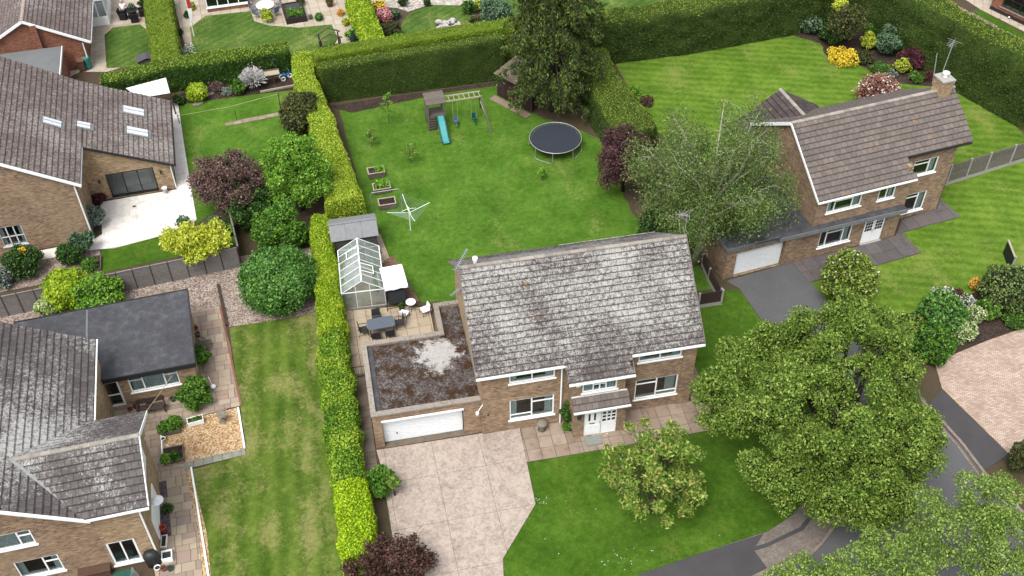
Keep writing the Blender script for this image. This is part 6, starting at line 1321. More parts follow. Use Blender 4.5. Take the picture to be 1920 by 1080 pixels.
MB().box(-.5, .5, -.8, .8, .45, .55).box(.42, .55, -.8, .8, .551, 1.0).build('seat', MESHB, t); MB().slab3([(-.55, -.88, .35), (.5, -.88, .35), (.5, -.82, 1.3), (-.55, -.82, 1.3)], .03).build('end_panel', flat('fabric_charcoal', c8(62, 64, 68), .9, .15), t)

# patio furniture
def chair(label, x, y, rz, seat=MESHB, frame=BLACK, group='black mesh patio chairs', hb=.98, arms=True, name='patio_chair'):
    t = thing(name, label, 'chair', (x, y), rz, group)
    for sx in (-.25, .25): MB().tube([(sx, -.27, 0), (sx, -.24, .43), (sx, -.22, .64 if arms else .45)], .016, 6).build('leg', frame, t, uv=False); MB().tube([(sx, .3, 0), (sx, .2, .43), (sx*.96, .27, hb)], .016, 6).build('leg', frame, t, uv=False)
    MB().slab3([(-.24, -.25, .45), (.24, -.25, .45), (.24, .2, .42), (-.24, .2, .42)], .02).build('seat', seat, t); MB().slab3([(-.23, .2, .44), (.23, .2, .44), (.22, .27, hb-.02), (-.22, .27, hb-.02)], .015).build('backrest', seat, t)
    if arms:
        for sx in (-.26, .26): MB().bar((sx, -.25, .65), (sx, .22, .66), .04, .02).build('armrest', frame, t)
    return t
c = P(714, 605, .72); ty = R_(3); t = thing('patio_table', 'grey glass-topped patio table on the back patio', 'table', (c.x, c.y), ty)
MB().prism([(.78*sx*(1 if k in (0, 3) else .96) if False else x, y) for k, (x, y, sx) in enumerate([(-.8, -.35, 1), (-.7, -.45, 1), (.7, -.45, 1), (.8, -.35, 1), (.8, .35, 1), (.7, .45, 1), (-.7, .45, 1), (-.8, .35, 1)])], .7, .72).build('table_top', TABLE, t)
for x in (-.68, .68):
    for y in (-.36, .36): MB().tube([(x, y, .7), (x*1.04, y*1.05, 0)], .025, 6).build('leg', BLACK, t, uv=False)
MB().lathe([(.03, 0), (.03, .012)], (0, 0, .721), 8).build('parasol_hole', BLACK, t)
for dx, dy, rz, lab in ((-1.08, 0, 90, 'black patio chair at the left end of the grey table'), (1.1, .05, -90, 'black patio chair at the right end of the grey table'), (-.15, .72, 0, 'black patio chair behind the grey table'), (-.42, -.72, 180, 'black patio chair in front of the grey table, nearer the hedge'), (.4, -.72, 180, 'black patio chair in front of the grey table, nearer the house')):
    chair(lab, c.x+dx*math.cos(ty)-dy*math.sin(ty), c.y+dx*math.sin(ty)+dy*math.cos(ty), ty+R_(rz))
c = P(770, 566, .72); t = thing('bistro_table', 'small round white table on the back patio', 'table', (c.x, c.y)); MB().lathe([(.02, .7), (.31, .7), (.31, .725), (.02, .725)], n=20).build('table_top', SEATW, t)
for k in range(3): a = k*2.09+.4; MB().tube([(.1*math.cos(a), .1*math.sin(a), .7), (-.05*math.cos(a), -.05*math.sin(a), .4), (.28*math.cos(a), .28*math.sin(a), 0)], .014, 5).build('leg', BLACK, t, uv=False)
V, F = ring(.31, .012, .72, 24, 5); MB().add(V, F).build('table_rim', BLACK, t, uv=False)
c = P(757, 588, .4); chair('white seated folding chair left of the round table', c.x, c.y, R_(150), SEATW, BLACK, 'white folding chairs by the round table', .82, False, 'folding_chair'); c = P(797, 580, .4); chair('white seated folding chair right of the round table', c.x, c.y, R_(-70), SEATW, BLACK, 'white folding chairs by the round table', .82, False, 'folding_chair')
def pot(label, px, py, r, h, mat, plant=None, name='plant_pot', group=None, n=260, ph=.5, ls=.06):
    q = P(px, py); t = thing(name, label, 'pot', q, 0, group); MB().lathe([(r*.7, 0), (r, h*.9), (r*1.08, h*.9), (r*1.08, h), (r*.9, h), (r*.85, h*.8), (.01, h*.8)], n=14).build('pot_body', mat, t, True, uv=False); MB().lathe([(.01, h*.8), (r*.86, h*.82)], n=12).build('compost', SOIL, t, uv=False)
    if plant:
        d = unit(rng.normal(size=(n, 3))+np.array([0, 0, .5])); p = d*(ph*(.4+.6*rng.random(n)))[:, None]; p[:, 2] = h+np.abs(p[:, 2])*1.1; leaf_cloud('plant', p, d, ls, plant, t, .5, .7)
    return t
pot('black pot with small plant beside the round table', 753, 580, .18, .32, BLACK, L_DEEP, ph=.2); pot('round pot and dish at the greenhouse corner', 709, 477, .2, .3, BLACK, None)
# side gate
t = thing('iron_gate', 'black iron bar gate across the side passage', 'gate', (-6.72, 5.35)); MB().bar((0, 0, .95), (.95, 0, .95), .03).bar((0, 0, .15), (.95, 0, .15), .03).build('rail', BLACK, t)
for k in range(9): MB().bar((.03+k*.111, .0, .02), (.03+k*.111, 0, 1.05), .018).build('bar', BLACK, t)
q = P(1016, 806); t = thing('staddle_stone', 'mushroom-shaped staddle stone beside the front paving', 'ornament', q); MB().lathe([(.24, 0), (.15, .4), (.14, .45)], n=10).build('stem', STONE, t, True); MB().lathe([(.14, .45), (.28, .5), (.3, .58), (.22, .66), (.05, .69)], n=14).build('cap', STONE, t, True)
# brown shed under the spruce
a = P(932, 179); yw = yaw_of((932, 179), (984, 206)); Lb = (P(984, 206)-a).length+.7; t = thing('garden_shed', 'dark brown shed half hidden under the spruce', 'shed', a, yw)
n = 14
for k in range(n): MB().box(Lb*k/n+.004, Lb*(k+1)/n-.004, 0, .025, .05, 2.0).build('wall_board', PLUMW, t)
for k in range(10): MB().box(0, .025, .03+k*.22, .24+k*.22, .05, 2.0+.02*k).build('wall_board', PLUMW, t)
MB().slab3([(-.15, -.2, 2.0), (Lb+.15, -.2, 2.0), (Lb+.15, 2.4, 2.35), (-.15, 2.4, 2.35)], .05).build('roof', flat('shed_roof_brown', c8(134, 118, 106), .9, .2), t); MB().box(-.1, Lb+.1, -.75, -.15, 0, .06).build('step', SLAB_F, t)
# fences
def fence(label, pts, h, bay, post, panel, pmat, postw=.1, gravel=None, cat='fence', boards=0, cap=None):
    pts = [Vector((*XY(p), 0)) for p in pts]; t = thing('fence', label, cat, pts[0])
    for a, b in zip(pts[:-1], pts[1:]):
        n = max(1, round((b-a).length/bay)); d = (b-a)/n; yw = math.atan2(d.y, d.x); L = d.length
        for k in range(n+1):
            if k == 0 and a is not pts[0]: continue
            MB().box(-postw/2, postw/2, -postw/2, postw/2, 0, h+.06).build('post', post, t, loc=a-pts[0]+d*k, rz=yw)
        for k in range(n):
            o = a-pts[0]+d*k; z0 = 0
            if gravel: MB().box(postw/2, L-postw/2, -.025, .025, 0, .3).build('gravel_board', gravel, t, loc=o, rz=yw); z0 = .302
            m = max(1, boards)
            for j in range(m): 
                if boards < 0: continue
                MB().box(postw/2, L-postw/2, -.02, .02, z0+(h-z0)*j/m+.003, z0+(h-z0)*(j+1)/m-.003).build('fence_board' if boards else 'fence_panel', panel, t, loc=o, rz=yw)
            if boards:
                MB().box(postw/2, L-postw/2, .021, .045, z0+.1, h-.1).build('batten_back', panel, t, loc=o, rz=yw)
            if cap: MB().box(0, L, -.05, .05, h+.002, h+.035).build('cap_rail', cap, t, loc=o, rz=yw)
    return t
fence('weathered grey panel fence along the pink gravel', [(-40, 604), (46, 586), (259, 541), (452, 500)], 1.6, 1.0, POSTB, LATT, 0, .07, None, boards=5, cap=LATT)
fence('short return of grey fence beside the small lawn', [(454, 497), (437, 425)], 1.55, 1.1, POSTB, LATT, 0, .07, None, boards=5, cap=LATT)
fence('weathered timber panel fence with concrete posts behind the right-hand lawn', [(1772, 348), (1845, 325), (1935, 297), (2050, 262)], 1.75, 1.85, CONC, FPAN, 0, .12, CONC, boards=6)
fence('brown panel fence beside the right corner of the middle house', [(1308, 578), (1351, 571)], 1.2, 1.5, CONC, flat('fence_brown', c8(74, 58, 52), .9, .2, 7, rnd=.2), 0, .12, CONC, boards=4)
fence('low open fence running back beside the birch', [(1349, 566), (1328, 528), (1316, 500)], 1.1, 1.6, CONC, flat('fence_brown', c8(74, 58, 52), .9), 0, .1, CONC, boards=3)
# ---------------------------------------------------------------- left house garden
C_ = lambda u_, v_: (-16.8+u_*math.cos(R_(3))-v_*math.sin(R_(3)), -4.37+u_*math.sin(R_(3))+v_*math.cos(R_(3)))
def bench(label, px, py, rz, w_, mat):
    q = P(px, py); t = thing('garden_bench', label, 'bench', q, rz)
    for k in range(4): MB().box(-w_/2, w_/2, -.25+k*.12, -.15+k*.12, .42, .45).build('seat_slat', mat, t)
    for k in range(3): MB().box(-w_/2, w_/2, .24, .27, .55+k*.13, .65+k*.13).build('back_slat', mat, t)
    for x in (-w_/2+.05, w_/2-.05):
        MB().box(x-.03, x+.03, -.26, -.2, 0, .62).build('leg', mat, t); MB().box(x-.03, x+.03, .2, .26, 0, .92).build('leg', mat, t); MB().box(x-.035, x+.035, -.27, .2, .62, .66).build('armrest', mat, t)
bench('brown wooden bench below the extension window', 287, 772, R_(3), 1.5, flat('bench_dark', c8(92, 74, 68), .85, .25, 9, rnd=.25))
pot('dark bowl resting by the bench', 284, 768, .2, .5, BLACK); pot('green glazed pot right of the bench', 326, 752, .17, .3, GREEN); pot('black pot left of the bench', 257, 766, .16, .3, BLACK); pot('terracotta pots by the extension door', 245, 770, .14, .22, TERRA)
q = P(388, 652); t = thing('folding_lounger', 'weathered wooden folding chair on the sandstone path', 'chair', q, R_(80))
for k in range(6): MB().slab3([(-.26+k*.09, -.3, .38), (-.19+k*.09, -.3, .38), (-.19+k*.09, .35, .34), (-.26+k*.09, .35, .34)], .02).build('seat_slat', WOODG, t); MB().slab3([(-.26+k*.09, .35, .35), (-.19+k*.09, .35, .35), (-.19+k*.09, .75, .95), (-.26+k*.09, .75, .95)], .02).build('back_slat', WOODG, t)
for x in (-.3, .31): MB().tube([(x, -.3, 0), (x, .1, .4), (x, .7, .95)], .018, 5).build('frame', BLACK, t, uv=False); MB().tube([(x, .5, 0), (x, -.25, .42)], .018, 5).build('leg', BLACK, t, uv=False)
pot('terracotta pot with pale saucer behind the folding chair', 367, 622, .2, .35, TERRA); pot('tall grey pot at the extension wall', 372, 632, .16, .4, STONE)
q = P(400, 728); t = thing('garden_lamp', 'white garden lamp on a thin stake beside the shrub', 'lamp', q); MB().tube([(0, 0, 0), (-.1, .1, .9)], .015, 5).build('stake', WHITE, t, uv=False); MB().lathe([(.02, 0), (.14, .06), (.16, .16), (.05, .24)], (.02, -.02, .05), 12).build('globe', WHITE, t, True, uv=False)
q = P(419, 790); t = thing('bird_bath', 'stone bird bath on the golden gravel', 'bird bath', q); MB().lathe([(.2, 0), (.2, .06), (.1, .12), (.08, .45), (.12, .52)], n=12).build('pedestal', STONE, t, True); MB().lathe([(.1, .52), (.24, .56), (.27, .62), (.24, .62), (.12, .58), (.01, .57)], n=16).build('bowl', STONE, t, True)
q = P(354, 802); t = thing('trough_planter', 'white trough planter on the golden gravel', 'planter', q, R_(8))
for b in ((0, .85, 0, .03, .04, .34), (0, .85, .37, .4, .04, .34), (0, .03, .031, .369, .04, .34), (.82, .85, .031, .369, .04, .34)): MB().box(*b).build('side_panel', WHITE, t)
MB().box(.031, .819, .031, .369, .1, .28).build('compost', SOIL, t); p = np.stack([.06+.72*rng.random(160), .06+.28*rng.random(160), .29+.1*rng.random(160)], 1); leaf_cloud('plant', p, np.tile([0, 0, 1.], (160, 1)), .05, L_GRN, t)
def rawbed(label, px, py, rz, w_, d_, h, mat, soil=SOIL):
    q = P(px, py); t = thing('raised_bed', label, 'raised bed', q, rz)
    for b in ((0, w_, 0, .05, 0, h), (0, w_, d_-.05, d_, 0, h), (0, .05, .051, d_-.051, 0, h), (w_-.05, w_, .051, d_-.051, 0, h)): MB().box(*b).build('side_board', mat, t)
    MB().box(.051, w_-.051, .051, d_-.051, .02, h-.08).build('soil', soil, t); return t
rawbed('timber edged bed with box plants beside the wing', 304, 820, R_(4), 1.0, .95, .28, WOODG); rawbed('timber edged bed with small shrubs near the gravel strip', 309, 873, R_(4), 1.05, .95, .28, WOODG)
topiary('round box ball in the upper timber bed', 326, 794, 14, .9, L_GRN, IN_G, 900, .06); topiary('smaller box ball in the upper timber bed', 309, 803, 12, .8, L_GRN, IN_G, 700, .06); topiary('lime box ball at the corner of the lower bed', 311, 861, 9, .95, L_LIME, IN_G, 500, .06); shrub('dark leafy plant in the lower timber bed', 328, 857, 11, .7, L_GRN, 600, .07, IN_D)
pot('white pot between the two timber beds', 307, 826, .13, .2, WHITE); q = P(316, 842); t = thing('ornament', 'small white figurine on the gravel between the beds', 'ornament', q); MB().lathe([(.1, 0), (.13, .1), (.07, .22), (.09, .3), (.03, .38)], n=10).build('figurine', WHITED, t, True)
def edging(label, p0, p1, mat, w_=.09, h=.12):
    a, b = P(*p0), P(*p1); L = (b-a).length; t = thing('lawn_edging', label, 'edging', a, math.atan2((b-a).y, (b-a).x)); n = max(1, round(L/1.2))
    for k in range(n): MB().box(L*k/n+.004, L*(k+1)/n-.004, -w_/2, w_/2, 0, h).build('edging_board', mat, t)
edging('white edging board between golden gravel and dry lawn', (447, 766), (459, 841), WHITE); edging('white edging board along the gravel strip', (359, 878), (399, 1128), WHITE); edging('white board on the left of the golden gravel', (303, 818), (306, 873), WHITE, .07)
edging('brick edging along the sandstone path', (413, 575), (452, 760), flat('edging_brick', c8(160, 112, 90), .9, .2, 5, rnd=.3), .12, .06); edging('timber sleeper edge between gravel and path', (409, 535), (426, 612), flat('sleeper_dark', c8(84, 66, 58), .9, .25), .16, .15)
q = P(309, 1000); t = thing('chimney_pot', 'red clay chimney pot standing in the slate bed', 'chimney pot', q); MB().lathe([(.14, 0), (.13, .5), (.17, .52), (.17, .6), (.13, .6), (.11, .1), (.01, .1)], n=14).build('clay_body', RED, t, True)
q = P(308, 1030); t = thing('trough_planter', 'grey and white trough in the slate bed', 'planter', q, R_(88)); MB().box(0, .7, -.15, .15, 0, .22).build('trough_body', WHITED, t); MB().box(.05, .65, -.1, .1, .221, .23).build('compost', SOIL, t)
q = P(306, 1058); t = thing('square_planter', 'white square planter with dark soil at the house corner', 'planter', q, R_(3))
for b in ((0, .5, 0, .04, 0, .4), (0, .5, .46, .5, 0, .4), (0, .04, .041, .459, 0, .4), (.46, .5, .041, .459, 0, .4)): MB().box(*b).build('side_panel', WHITE, t)
MB().box(.041, .459, .041, .459, 0, .3).build('compost', BLACK, t)
for px, lab, mt in ((297, 'white glazed pot in the row by the patio doors', WHITE), (308, 'terracotta pot in the row by the patio doors', TERRA), (320, 'dark green pot in the row by the patio doors', GREEN)): pot(lab, px, 1069, .15, .26, mt)
q = P(290, 1058); t = thing('covered_barbecue', 'barbecue under a black cover beside the downpipe', 'barbecue', q); MB().lathe([(.3, 0), (.33, .5), (.36, .75), (.3, .98), (.12, 1.08)], n=12, sx=1.1, sy=.8).build('cover', BLACK, t, True); MB().tube([(-.25, 0, 0), (.25, 0, 0)], .03).build('foot', BLACK, t)
q = P(256, 1082); t = thing('folded_airer', 'folded grey clothes airer leaning near the patio doors', 'clothes airer', q)
for k in range(7): MB().tube([(0, 0, .9), (-.3+.1*k, -.25, 0)], .012, 5).build('rod', GALV, t, uv=False)
q = P(232, 1078); t = thing('door_mat', 'green door mat in front of the patio doors', 'mat', q, R_(3)); MB().box(-.5, .5, -.2, .2, .05, .08).build('mat', GREEN, t)
q = P(190, 1080); t = thing('wood_store', 'low brown timber store against the front wall', 'store', q, R_(3)); MB().box(-.9, .5, -.1, .35, 0, .5).build('box', WOODB, t); MB().slab3([(-.95, -.16, .52), (.55, -.16, .52), (.55, .4, .62), (-.95, .4, .62)], .03).build('lid', WOODB, t)
q = P(300, 935); pot('dark leafy plant in the slate bed', 316, 958, .1, .12, BLACK, L_DEEP, n=300, ph=.35)
a, b = P(322, 705, 2.3), P(266, 782, 4.4); t = thing('washing_line', 'pale washing line slung from the extension to the wing roof', 'washing line', (a.x, a.y)); MB().tube([(0, 0, 2.3), Vector((b.x-a.x, b.y-a.y, 6.6))*.5, (b.x-a.x, b.y-a.y, 4.4)], .018, 5).build('line', RUBBER, t, uv=False)
# ---------------------------------------------------------------- bungalow garden
pot('terracotta pot with grasses at the edge of the white patio', 347, 428, .24, .35, TERRA, L_BLUE, ph=.55, n=420, ls=.09); pot('terracotta pot in the raised corner by the fence', 160, 498, .22, .3, TERRA)
q = P(311, 363); t = thing('fire_basket', 'pale metal planter on legs beside the folding doors', 'planter', q)
for k in range(4): a = k*math.pi/2+.6; MB().tube([(.14*math.cos(a), .14*math.sin(a), .3), (.2*math.cos(a), .2*math.sin(a), 0)], .012, 5).build('leg', GALV, t, uv=False)
MB().lathe([(.14, .28), (.17, .5), (.2, .52), (.15, .52), (.12, .34), (.01, .33)], n=14).build('bowl', WHITED, t, True)
rawbed('timber edged corner bed with pot beside the small lawn', 155, 514, R_(3), 1.15, 1.3, .25, WOODG)
q = P(252, 388); t = thing('drain_cover', 'small black drain cover in the white patio', 'drain', q, R_(3)); MB().box(-.1, .1, -.08, .08, .055, .062).build('grate', BLACK, t)
pts = [(236, 168, 1.9), (312, 148, 1.9), (319, 174, 1.9), (262, 184, 1.9)]; W_ = [P(*p) for p in pts]; o_ = W_[3]; t = thing('lean_to', 'white sheeted lean-to roof between bungalow and hedge', 'lean-to', (o_.x, o_.y))
for k in range(5):
    s0, s1 = k/5+.006, (k+1)/5-.006; A_ = [W_[3].lerp(W_[2], s0), W_[3].lerp(W_[2], s1), W_[0].lerp(W_[1], s1), W_[0].lerp(W_[1], s0)]; MB().slab3([p-Vector((o_.x, o_.y, 0))+Vector((0, 0, .12 if i > 1 else 0)) for i, p in enumerate(A_)], .02).build('roof_sheet', flat('sheet_white', (.55, .57, .58, 1), .5, .12), t)
for p in W_: MB().box(-.05, .05, -.05, .05, 0, 1.86).build('post', WOODB, t, loc=(p.x-o_.x, p.y-o_.y, 0))
a, b = P(527, 207), P(337, 232); t = thing('washing_line', 'thin washing line across the bungalow lawn', 'washing line', (a.x, a.y)); d = b-a; MB().tube([(0, 0, 0), (0, 0, 1.5)], .03, 6).build('post', BLACK, t, uv=False); MB().tube([(0, 0, 1.45), Vector((d.x*.5, d.y*.5, .9)), (d.x, d.y, .7)], .014, 4).build('line', RUBBER, t, uv=False); MB().tube([(d.x, d.y, 0), (d.x, d.y, .8)], .03, 6).build('post', BLACK, t, uv=False); MB().tube([(d.x*.44, d.y*.44-.6, 0), (d.x*.44, d.y*.44-.6, .9)], .02, 6).build('prop', BLACK, t, uv=False)
q = P(515, 158); t = thing('bird_table', 'pale flat bird table on a post behind the lawn', 'bird table', q, R_(4)); MB().box(-.04, .04, -.04, .04, 0, 1.0).build('post', WOODB, t); MB().box(-.6, .5, -.3, .3, 1.0, 1.05).build('table_top', WOODP, t); MB().box(-.62, .52, .28, .32, 1.051, 1.16).build('edge_rail', WOODG, t)
q = P(537, 148); t = thing('toy_tricycle', 'blue plastic tricycle beside the bird table', 'tricycle', q, R_(20)); MB().bar((-.35, 0, .3), (.3, 0, .42), .1, .1).tube([(.3, 0, .25), (.28, 0, .75)], .03).tube([(.26, -.22, .74), (.26, .22, .74)], .025).build('frame', flat('toy_blue', c8(60, 130, 200), .4, .1), t); MB().box(-.3, -.05, -.13, .13, .42, .48).build('seat', flat('toy_blue', c8(60, 130, 200), .4), t)
for x, y in ((.32, 0), (-.3, .2), (-.3, -.2)): V, F = ring(.15, .05, 0, 14, 6); MB().add([(x+px_, y+z_, .2+py_) for px_, py_, z_ in V], F).build('wheel', WHITE, t, uv=False)
edging('pale timber edge along the bungalow bed', (488, 174), (562, 160), WOODP, .12, .15)
for px, py, lab in ((372, 196, 'flat stone at the edge of the bungalow bed'), (392, 178, 'grey stone leaning among the bed plants')): q = P(px, py); t = thing('stone', lab, 'stone', q, .3); MB().lathe([(.3, 0), (.36, .06), (.3, .14), (.1, .17)], n=7, sx=1.3, sy=.6).build('stone_block', STONE, t)
# ---------------------------------------------------------------- top left
q = P(156, 132); t = thing('wheelie_bin', 'brown wheelie bin against the red brick wall', 'bin', q, R_(3)); MB().slab3([(-.22, -.24, .08), (.22, -.24, .08), (.27, -.3, .95), (-.27, -.3, .95)], .02).box(-.24, .24, -.24, .28, .06, .94).build('bin_body', BROWNB, t); MB().slab3([(-.29, -.33, .96), (.29, -.33, .96), (.29, .33, 1.06), (-.29, .33, 1.06)], .04).build('lid', BROWNB, t)
for x in (-.24, .24): MB().tube([(x-.03, .28, .1), (x+.03, .28, .1)], .1, 10).build('wheel', BLACK, t)
q = P(167, 128); t = thing('water_butt', 'teal water butt beside the wheelie bin', 'water butt', q); MB().lathe([(.25, 0), (.27, .05)]+[(.28+(.012 if k % 2 else 0), .1+k*.09) for k in range(10)]+[(.27, 1.02), (.2, 1.05)], n=16).build('barrel', flat('butt_teal', c8(70, 150, 140), .5, .12), t, True); MB().tube([(0, -.27, .2), (0, -.36, .2)], .03).build('tap', BLACK, t)
q = P(278, 118); t = thing('storage_box', 'grey low storage hutch at the corner of the far lawn', 'hutch', q, R_(6)); MB().box(-.7, .7, -.4, .4, 0, .5).build('hutch_body', WOODG, t); MB().slab3([(-.8, -.5, .48), (0, -.5, .72), (0, .5, .72), (-.8, .5, .48)], .03).slab3([(0, -.5, .721), (.8, -.5, .48), (.8, .5, .48), (0, .5, .721)], .03).build('hutch_roof', flat('hutch_roof_grey', c8(98, 94, 98), .9, .15), t)
# rattan table and chairs with the person beside them
RAT = flat('rattan_dark', c8(44, 42, 44), .8, .25, 20); c = P(247, 22, .5); t = thing('rattan_table', 'dark rattan table with a plant on the far left patio', 'table', (c.x, c.y)); MB().lathe([(.02, .68), (.55, .68), (.55, .72), (.02, .72)], n=20).build('table_top', RAT, t); MB().lathe([(.4, 0), (.32, .35), (.42, .68)], n=12).build('table_base', RAT, t)
pot('leafy plant in a bowl on the rattan table', 249, 12, .15, .2, GREEN, L_BLUE, ph=.3, n=300).location = (c.x+.05, c.y+.1, .72)
def rchair(lab, dx, dy, rz):
    t = thing('rattan_chair', lab, 'chair', (c.x+dx, c.y+dy), rz, 'dark rattan chairs'); MB().box(-.28, .28, -.28, .25, .05, .42).build('seat', RAT, t); MB().slab3([(-.3, .2, .42), (.3, .2, .42), (.28, .32, .9), (-.28, .32, .9)], .06).build('backrest', RAT, t)
    for x in (-.31, .25): MB().box(x, x+.06, -.28, .2, .421, .64).build('armrest', RAT, t)
rchair('dark rattan chair in front of the table beside the person', .2, -.8, R_(180)); rchair('dark rattan chair at the left of the rattan table', -.75, -.15, R_(80)); rchair('dark rattan chair at the right of the rattan table', .8, .1, R_(-80))
# person: skinned figure, back to the camera, leaning towards the table
def skinned(name, chain, edges, radii, mat, parent, sub=2):
    me = bpy.data.meshes.new(name); me.from_pydata(chain, edges, []); me.update(); me.materials.append(mat); o = mesh_obj(name, me, parent)
    sk = o.modifiers.new('skin', 'SKIN'); sk.use_smooth_shade = True
    for i, r in enumerate(radii): me.skin_vertices[0].data[i].radius = (r, r) if isinstance(r, (int, float)) else r
    me.skin_vertices[0].data[0].use_root = True; s = o.modifiers.new('sub', 'SUBSURF'); s.levels = sub; s.render_levels = sub; return o
q = P(236, 37); t = thing('person', 'person in white top and dark trousers leaning over the rattan table', 'person', q, R_(-8)); SKIN = flat('skin', c8(210, 160, 135), .6, .08); SHIRT = flat('shirt_white', (.62, .62, .62, 1), .9, .08); TROU = flat('trousers_navy', c8(34, 40, 58), .9, .15)
ch = [(0, 0, .92), (0, .03, 1.1), (0, .1, 1.32), (0, .14, 1.44), (0, .18, 1.56), (0, .2, 1.66), (-.19, .11, 1.36), (-.25, .2, 1.1), (-.2, .42, .98), (-.18, .5, .94), (.19, .11, 1.36), (.25, .2, 1.1), (.2, .42, .98), (.18, .5, .94), (-.1, 0, .86), (-.11, .02, .48), (-.11, -.02, .08), (-.11, .12, .04), (.1, 0, .86), (.11, .02, .48), (.11, -.02, .08), (.11, .12, .04)]
ed = [(0, 1), (1, 2), (2, 3), (3, 4), (4, 5), (2, 6), (6, 7), (7, 8), (8, 9), (2, 10), (10, 11), (11, 12), (12, 13), (0, 14), (14, 15), (15, 16), (16, 17), (0, 18), (18, 19), (19, 20), (20, 21)]
rad = [.13, .13, .14, .06, .09, .09, .06, .045, .035, .03, .06, .045, .035, .03, .09, .06, .045, .04, .09, .06, .045, .04]
skinned('body', ch, ed, rad, SKIN, t)
skinned('shirt', [ch[k] for k in (0, 1, 2, 6, 7, 10, 11)], [(0, 1), (1, 2), (2, 3), (3, 4), (2, 5), (5, 6)], [.15, .155, .165, .085, .065, .085, .065], SHIRT, t); skinned('trousers', [ch[k] for k in (0, 14, 15, 16, 18, 19, 20)], [(0, 1), (1, 2), (2, 3), (0, 4), (4, 5), (5, 6)], [.14, .11, .08, .062, .11, .08, .062], TROU, t)
for x in (-.11, .11): MB().lathe([(.05, 0), (.06, .04), (.05, .09)], (x, .05, 0), 10, 1, 2.0).build('shoe', BLACK, t, True, uv=False)
MB().lathe([(.02, -.1), (.09, -.07), (.11, .0), (.1, .07), (.05, .115), (.01, .12)], (0, .18, 1.63), 12).build('hair', flat('hair_grey', c8(190, 186, 180), .9, .1), t, True, uv=False)
# ---------------------------------------------------------------- far middle garden
q = P(364, 68); t = thing('flagpole', 'white flagpole with a limp red and white flag in the far garden', 'flagpole', q); MB().tube([(0, 0, 0), (0, 0, 5.6)], [.035, .02], 8).build('pole', WHITE, t, uv=False)
for z0, z1, mt in ((3.6, 5.4, WHITE), (2.5, 3.6, flat('flag_red', c8(226, 80, 96), .9, .1)), (1.3, 2.5, WHITE)):
    m = MB(); V = []
    for k in range(7): V += [(.03+.05*k*(1 if z0 > 2 else .6), .04*math.sin(k*2.1), z0), (.03+.05*k, .04*math.sin(k*2.1+.5), z1)]
    m.add(V, [(2*k, 2*k+2, 2*k+3, 2*k+1) for k in range(6)]); m.build('flag_fold', mt, t)
c = P(497, 9, .7); t = thing('glass_table', 'pale round patio table in the far garden', 'table', (c.x, c.y)); MB().lathe([(.02, .68), (.75, .68), (.75, .72), (.02, .72)], n=24).build('table_top', flat('table_pale', (.6, .62, .64, 1), .2, .05), t)
for k in range(4): a = k*1.57+.7; MB().tube([(.5*math.cos(a), .5*math.sin(a), .68), (.55*math.cos(a), .55*math.sin(a), 0)], .025).build('leg', GALV, t, uv=False)
for k, (dx, dy, rz, lab) in enumerate(((-.8, -.75, 130, 'grey chair left in front of the pale far table'), (.75, -.8, -140, 'grey chair right in front of the pale far table'), (-1.05, .35, 70, 'grey chair behind left of the pale far table'), (1.05, .5, -70, 'grey chair behind right of the pale far table'))): chair(lab, c.x+dx, c.y+dy, R_(rz), flat('chair_grey', c8(120, 126, 138), .7, .1), GALV, 'grey chairs around the pale far table')
t = rawbed('dark timber raised bed with pond and plants in the far garden', 538, 47, R_(6), 1.7, 2.6, .55, flat('timber_black', c8(56, 48, 46), .9, .2)); MB().box(.3, 1.4, 1.4, 2.3, .5, .53).build('pond_water', flat('pond', (.015, .018, .018, 1), .08, .1, spec=.5), t); p = np.stack([.2+1.3*rng.random(420), .15+1.0*rng.random(420), .5+.4*rng.random(420)], 1); leaf_cloud('plant', p, np.tile([0, 0, 1.], (420, 1)), .08, L_GRN, t)
pot('terracotta pot on the far pale paving', 619, 12, .3, .45, TERRA, L_DEEP, ph=.45); pot('small grey pot by the raised bed', 583, 36, .17, .25, STONE, L_SILVER, ph=.2, n=120)
edging('grey timber wall along the far golden hedge', (648, 2), (690, 80), flat('timber_grey', c8(130, 132, 132), .9, .15), .15, .8)
a = P(606, 108); yw = yaw_of((606, 108), (640, 102)); t = thing('garden_arch', 'dark timber arch and gate behind the clipped hedge', 'arch', a, yw)
for x in (0, 1.5):
    for y in (0, .9): MB().box(x-.05, x+.05, y-.05, y+.05, 0, 1.5).build('post', flat('timber_black', c8(56, 48, 46), .9), t)
for y in (-.02, .92): MB().bar((-.2, y, 1.5), (.75, y, 2.0), .07, .1).build('rafter', WOODG, t); MB().bar((.75, y, 2.0), (1.7, y, 1.5), .07, .1).build('rafter', WOODG, t)
for k in range(9): MB().box(.08+k*.155, .16+k*.155, -.02, .02, .1, 1.05).build('picket', flat('timber_black', c8(56, 48, 46), .9), t)
for z in (.25, .9): MB().box(.06, 1.44, .021, .05, z, z+.08).build('rail', WOODG, t)
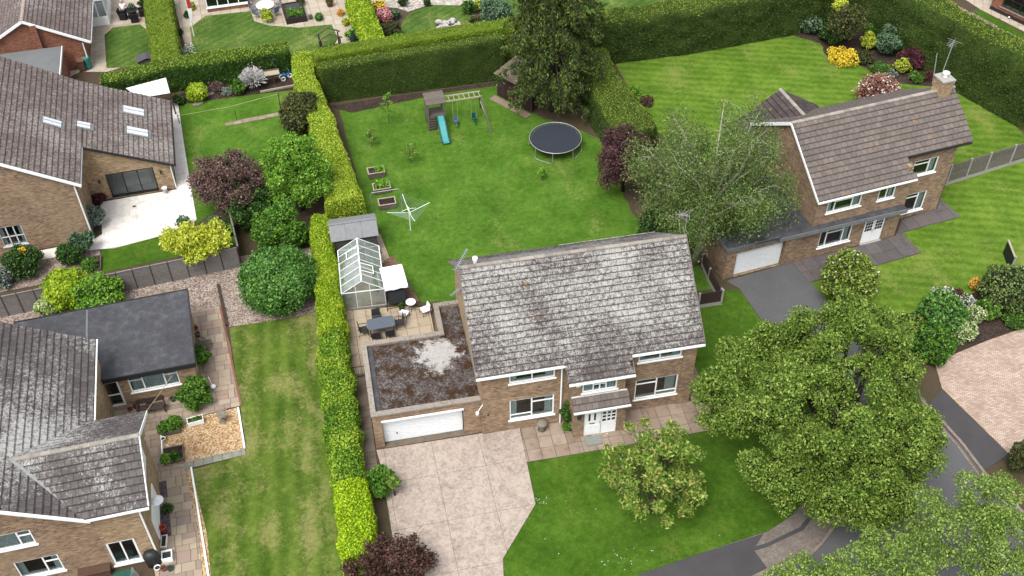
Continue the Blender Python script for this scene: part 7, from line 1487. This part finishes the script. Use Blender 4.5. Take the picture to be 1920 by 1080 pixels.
q = P(665, 96); t = thing('parasol_base', 'dark green folded parasol with pale struts by the far hedge', 'parasol', q); MB().lathe([(.03, .3), (.3, .5), (.22, 1.3), (.06, 1.9)], n=10).build('folded_canopy', flat('canvas_green', c8(30, 60, 52), .9, .15), t); MB().tube([(0, 0, 0), (0, 0, 2.0)], .025).build('pole', WHITE, t, uv=False)
for k in range(4): a = k*1.57; MB().tube([(0, 0, 1.1), (.5*math.cos(a), .5*math.sin(a), .5)], .02, 5).build('strut', WHITE, t, uv=False)
# rockery on the round lawn
rk = thing('rock_heap', 'heap of white and grey rocks on the round lawn', 'rocks', P(842, 54))
for k in range(46):
    px, py = 822+rng.random()*42, 42+rng.random()*20; q = P(px, py)-rk.location; r = .1+.2*rng.random(); z = .2 if k > 30 else 0
    o = MB().lathe([(r*.8, -.05), (r, r*.35), (r*.7, r*.8), (r*.2, r*.95)], (0, 0, 0), 7, 1.2, .8).build('rock', flat('rock_white', c8(214, 208, 206), .9, .35, 5), rk, loc=(q.x, q.y, z), rz=rng.random()*3)
pot('round clipped bush in a terracotta pot by the red brick wall', 1884, 25, .28, .45, TERRA, L_DEEP, ph=.42, n=700); 
q = P(1893, 508); t = thing('gate_panel', 'dark green gate panel with pale cap at the right edge', 'gate', q, R_(75)); MB().box(0, 1.6, -.03, .03, .05, 1.1).build('panel', flat('gate_green', c8(36, 48, 44), .7, .15), t); MB().box(-.05, 1.65, -.06, .06, 1.102, 1.15).build('cap_rail', WOODP, t); MB().box(-.1, 0, -.05, .05, 0, 1.25).build('post', CONC, t)
# daisies in the front lawn
dz = []
for (px, py, sp, n) in ((1170, 1050, 25, 22), (1015, 940, 8, 14), (1250, 1000, 60, 9), (1060, 980, 60, 8)):
    for _ in range(n): q = P(px+rng.normal()*sp, py+rng.normal()*sp*.5); dz.append((q.x, q.y, .035))
dz = np.array(dz); tag(leaf_cloud('daisies', dz, np.tile([0, 0, 1.], (len(dz), 1)), .026, L_WHITEB, None, .9, .15), 'small white daisies scattered in the front lawn', 'flowers', kind='stuff')
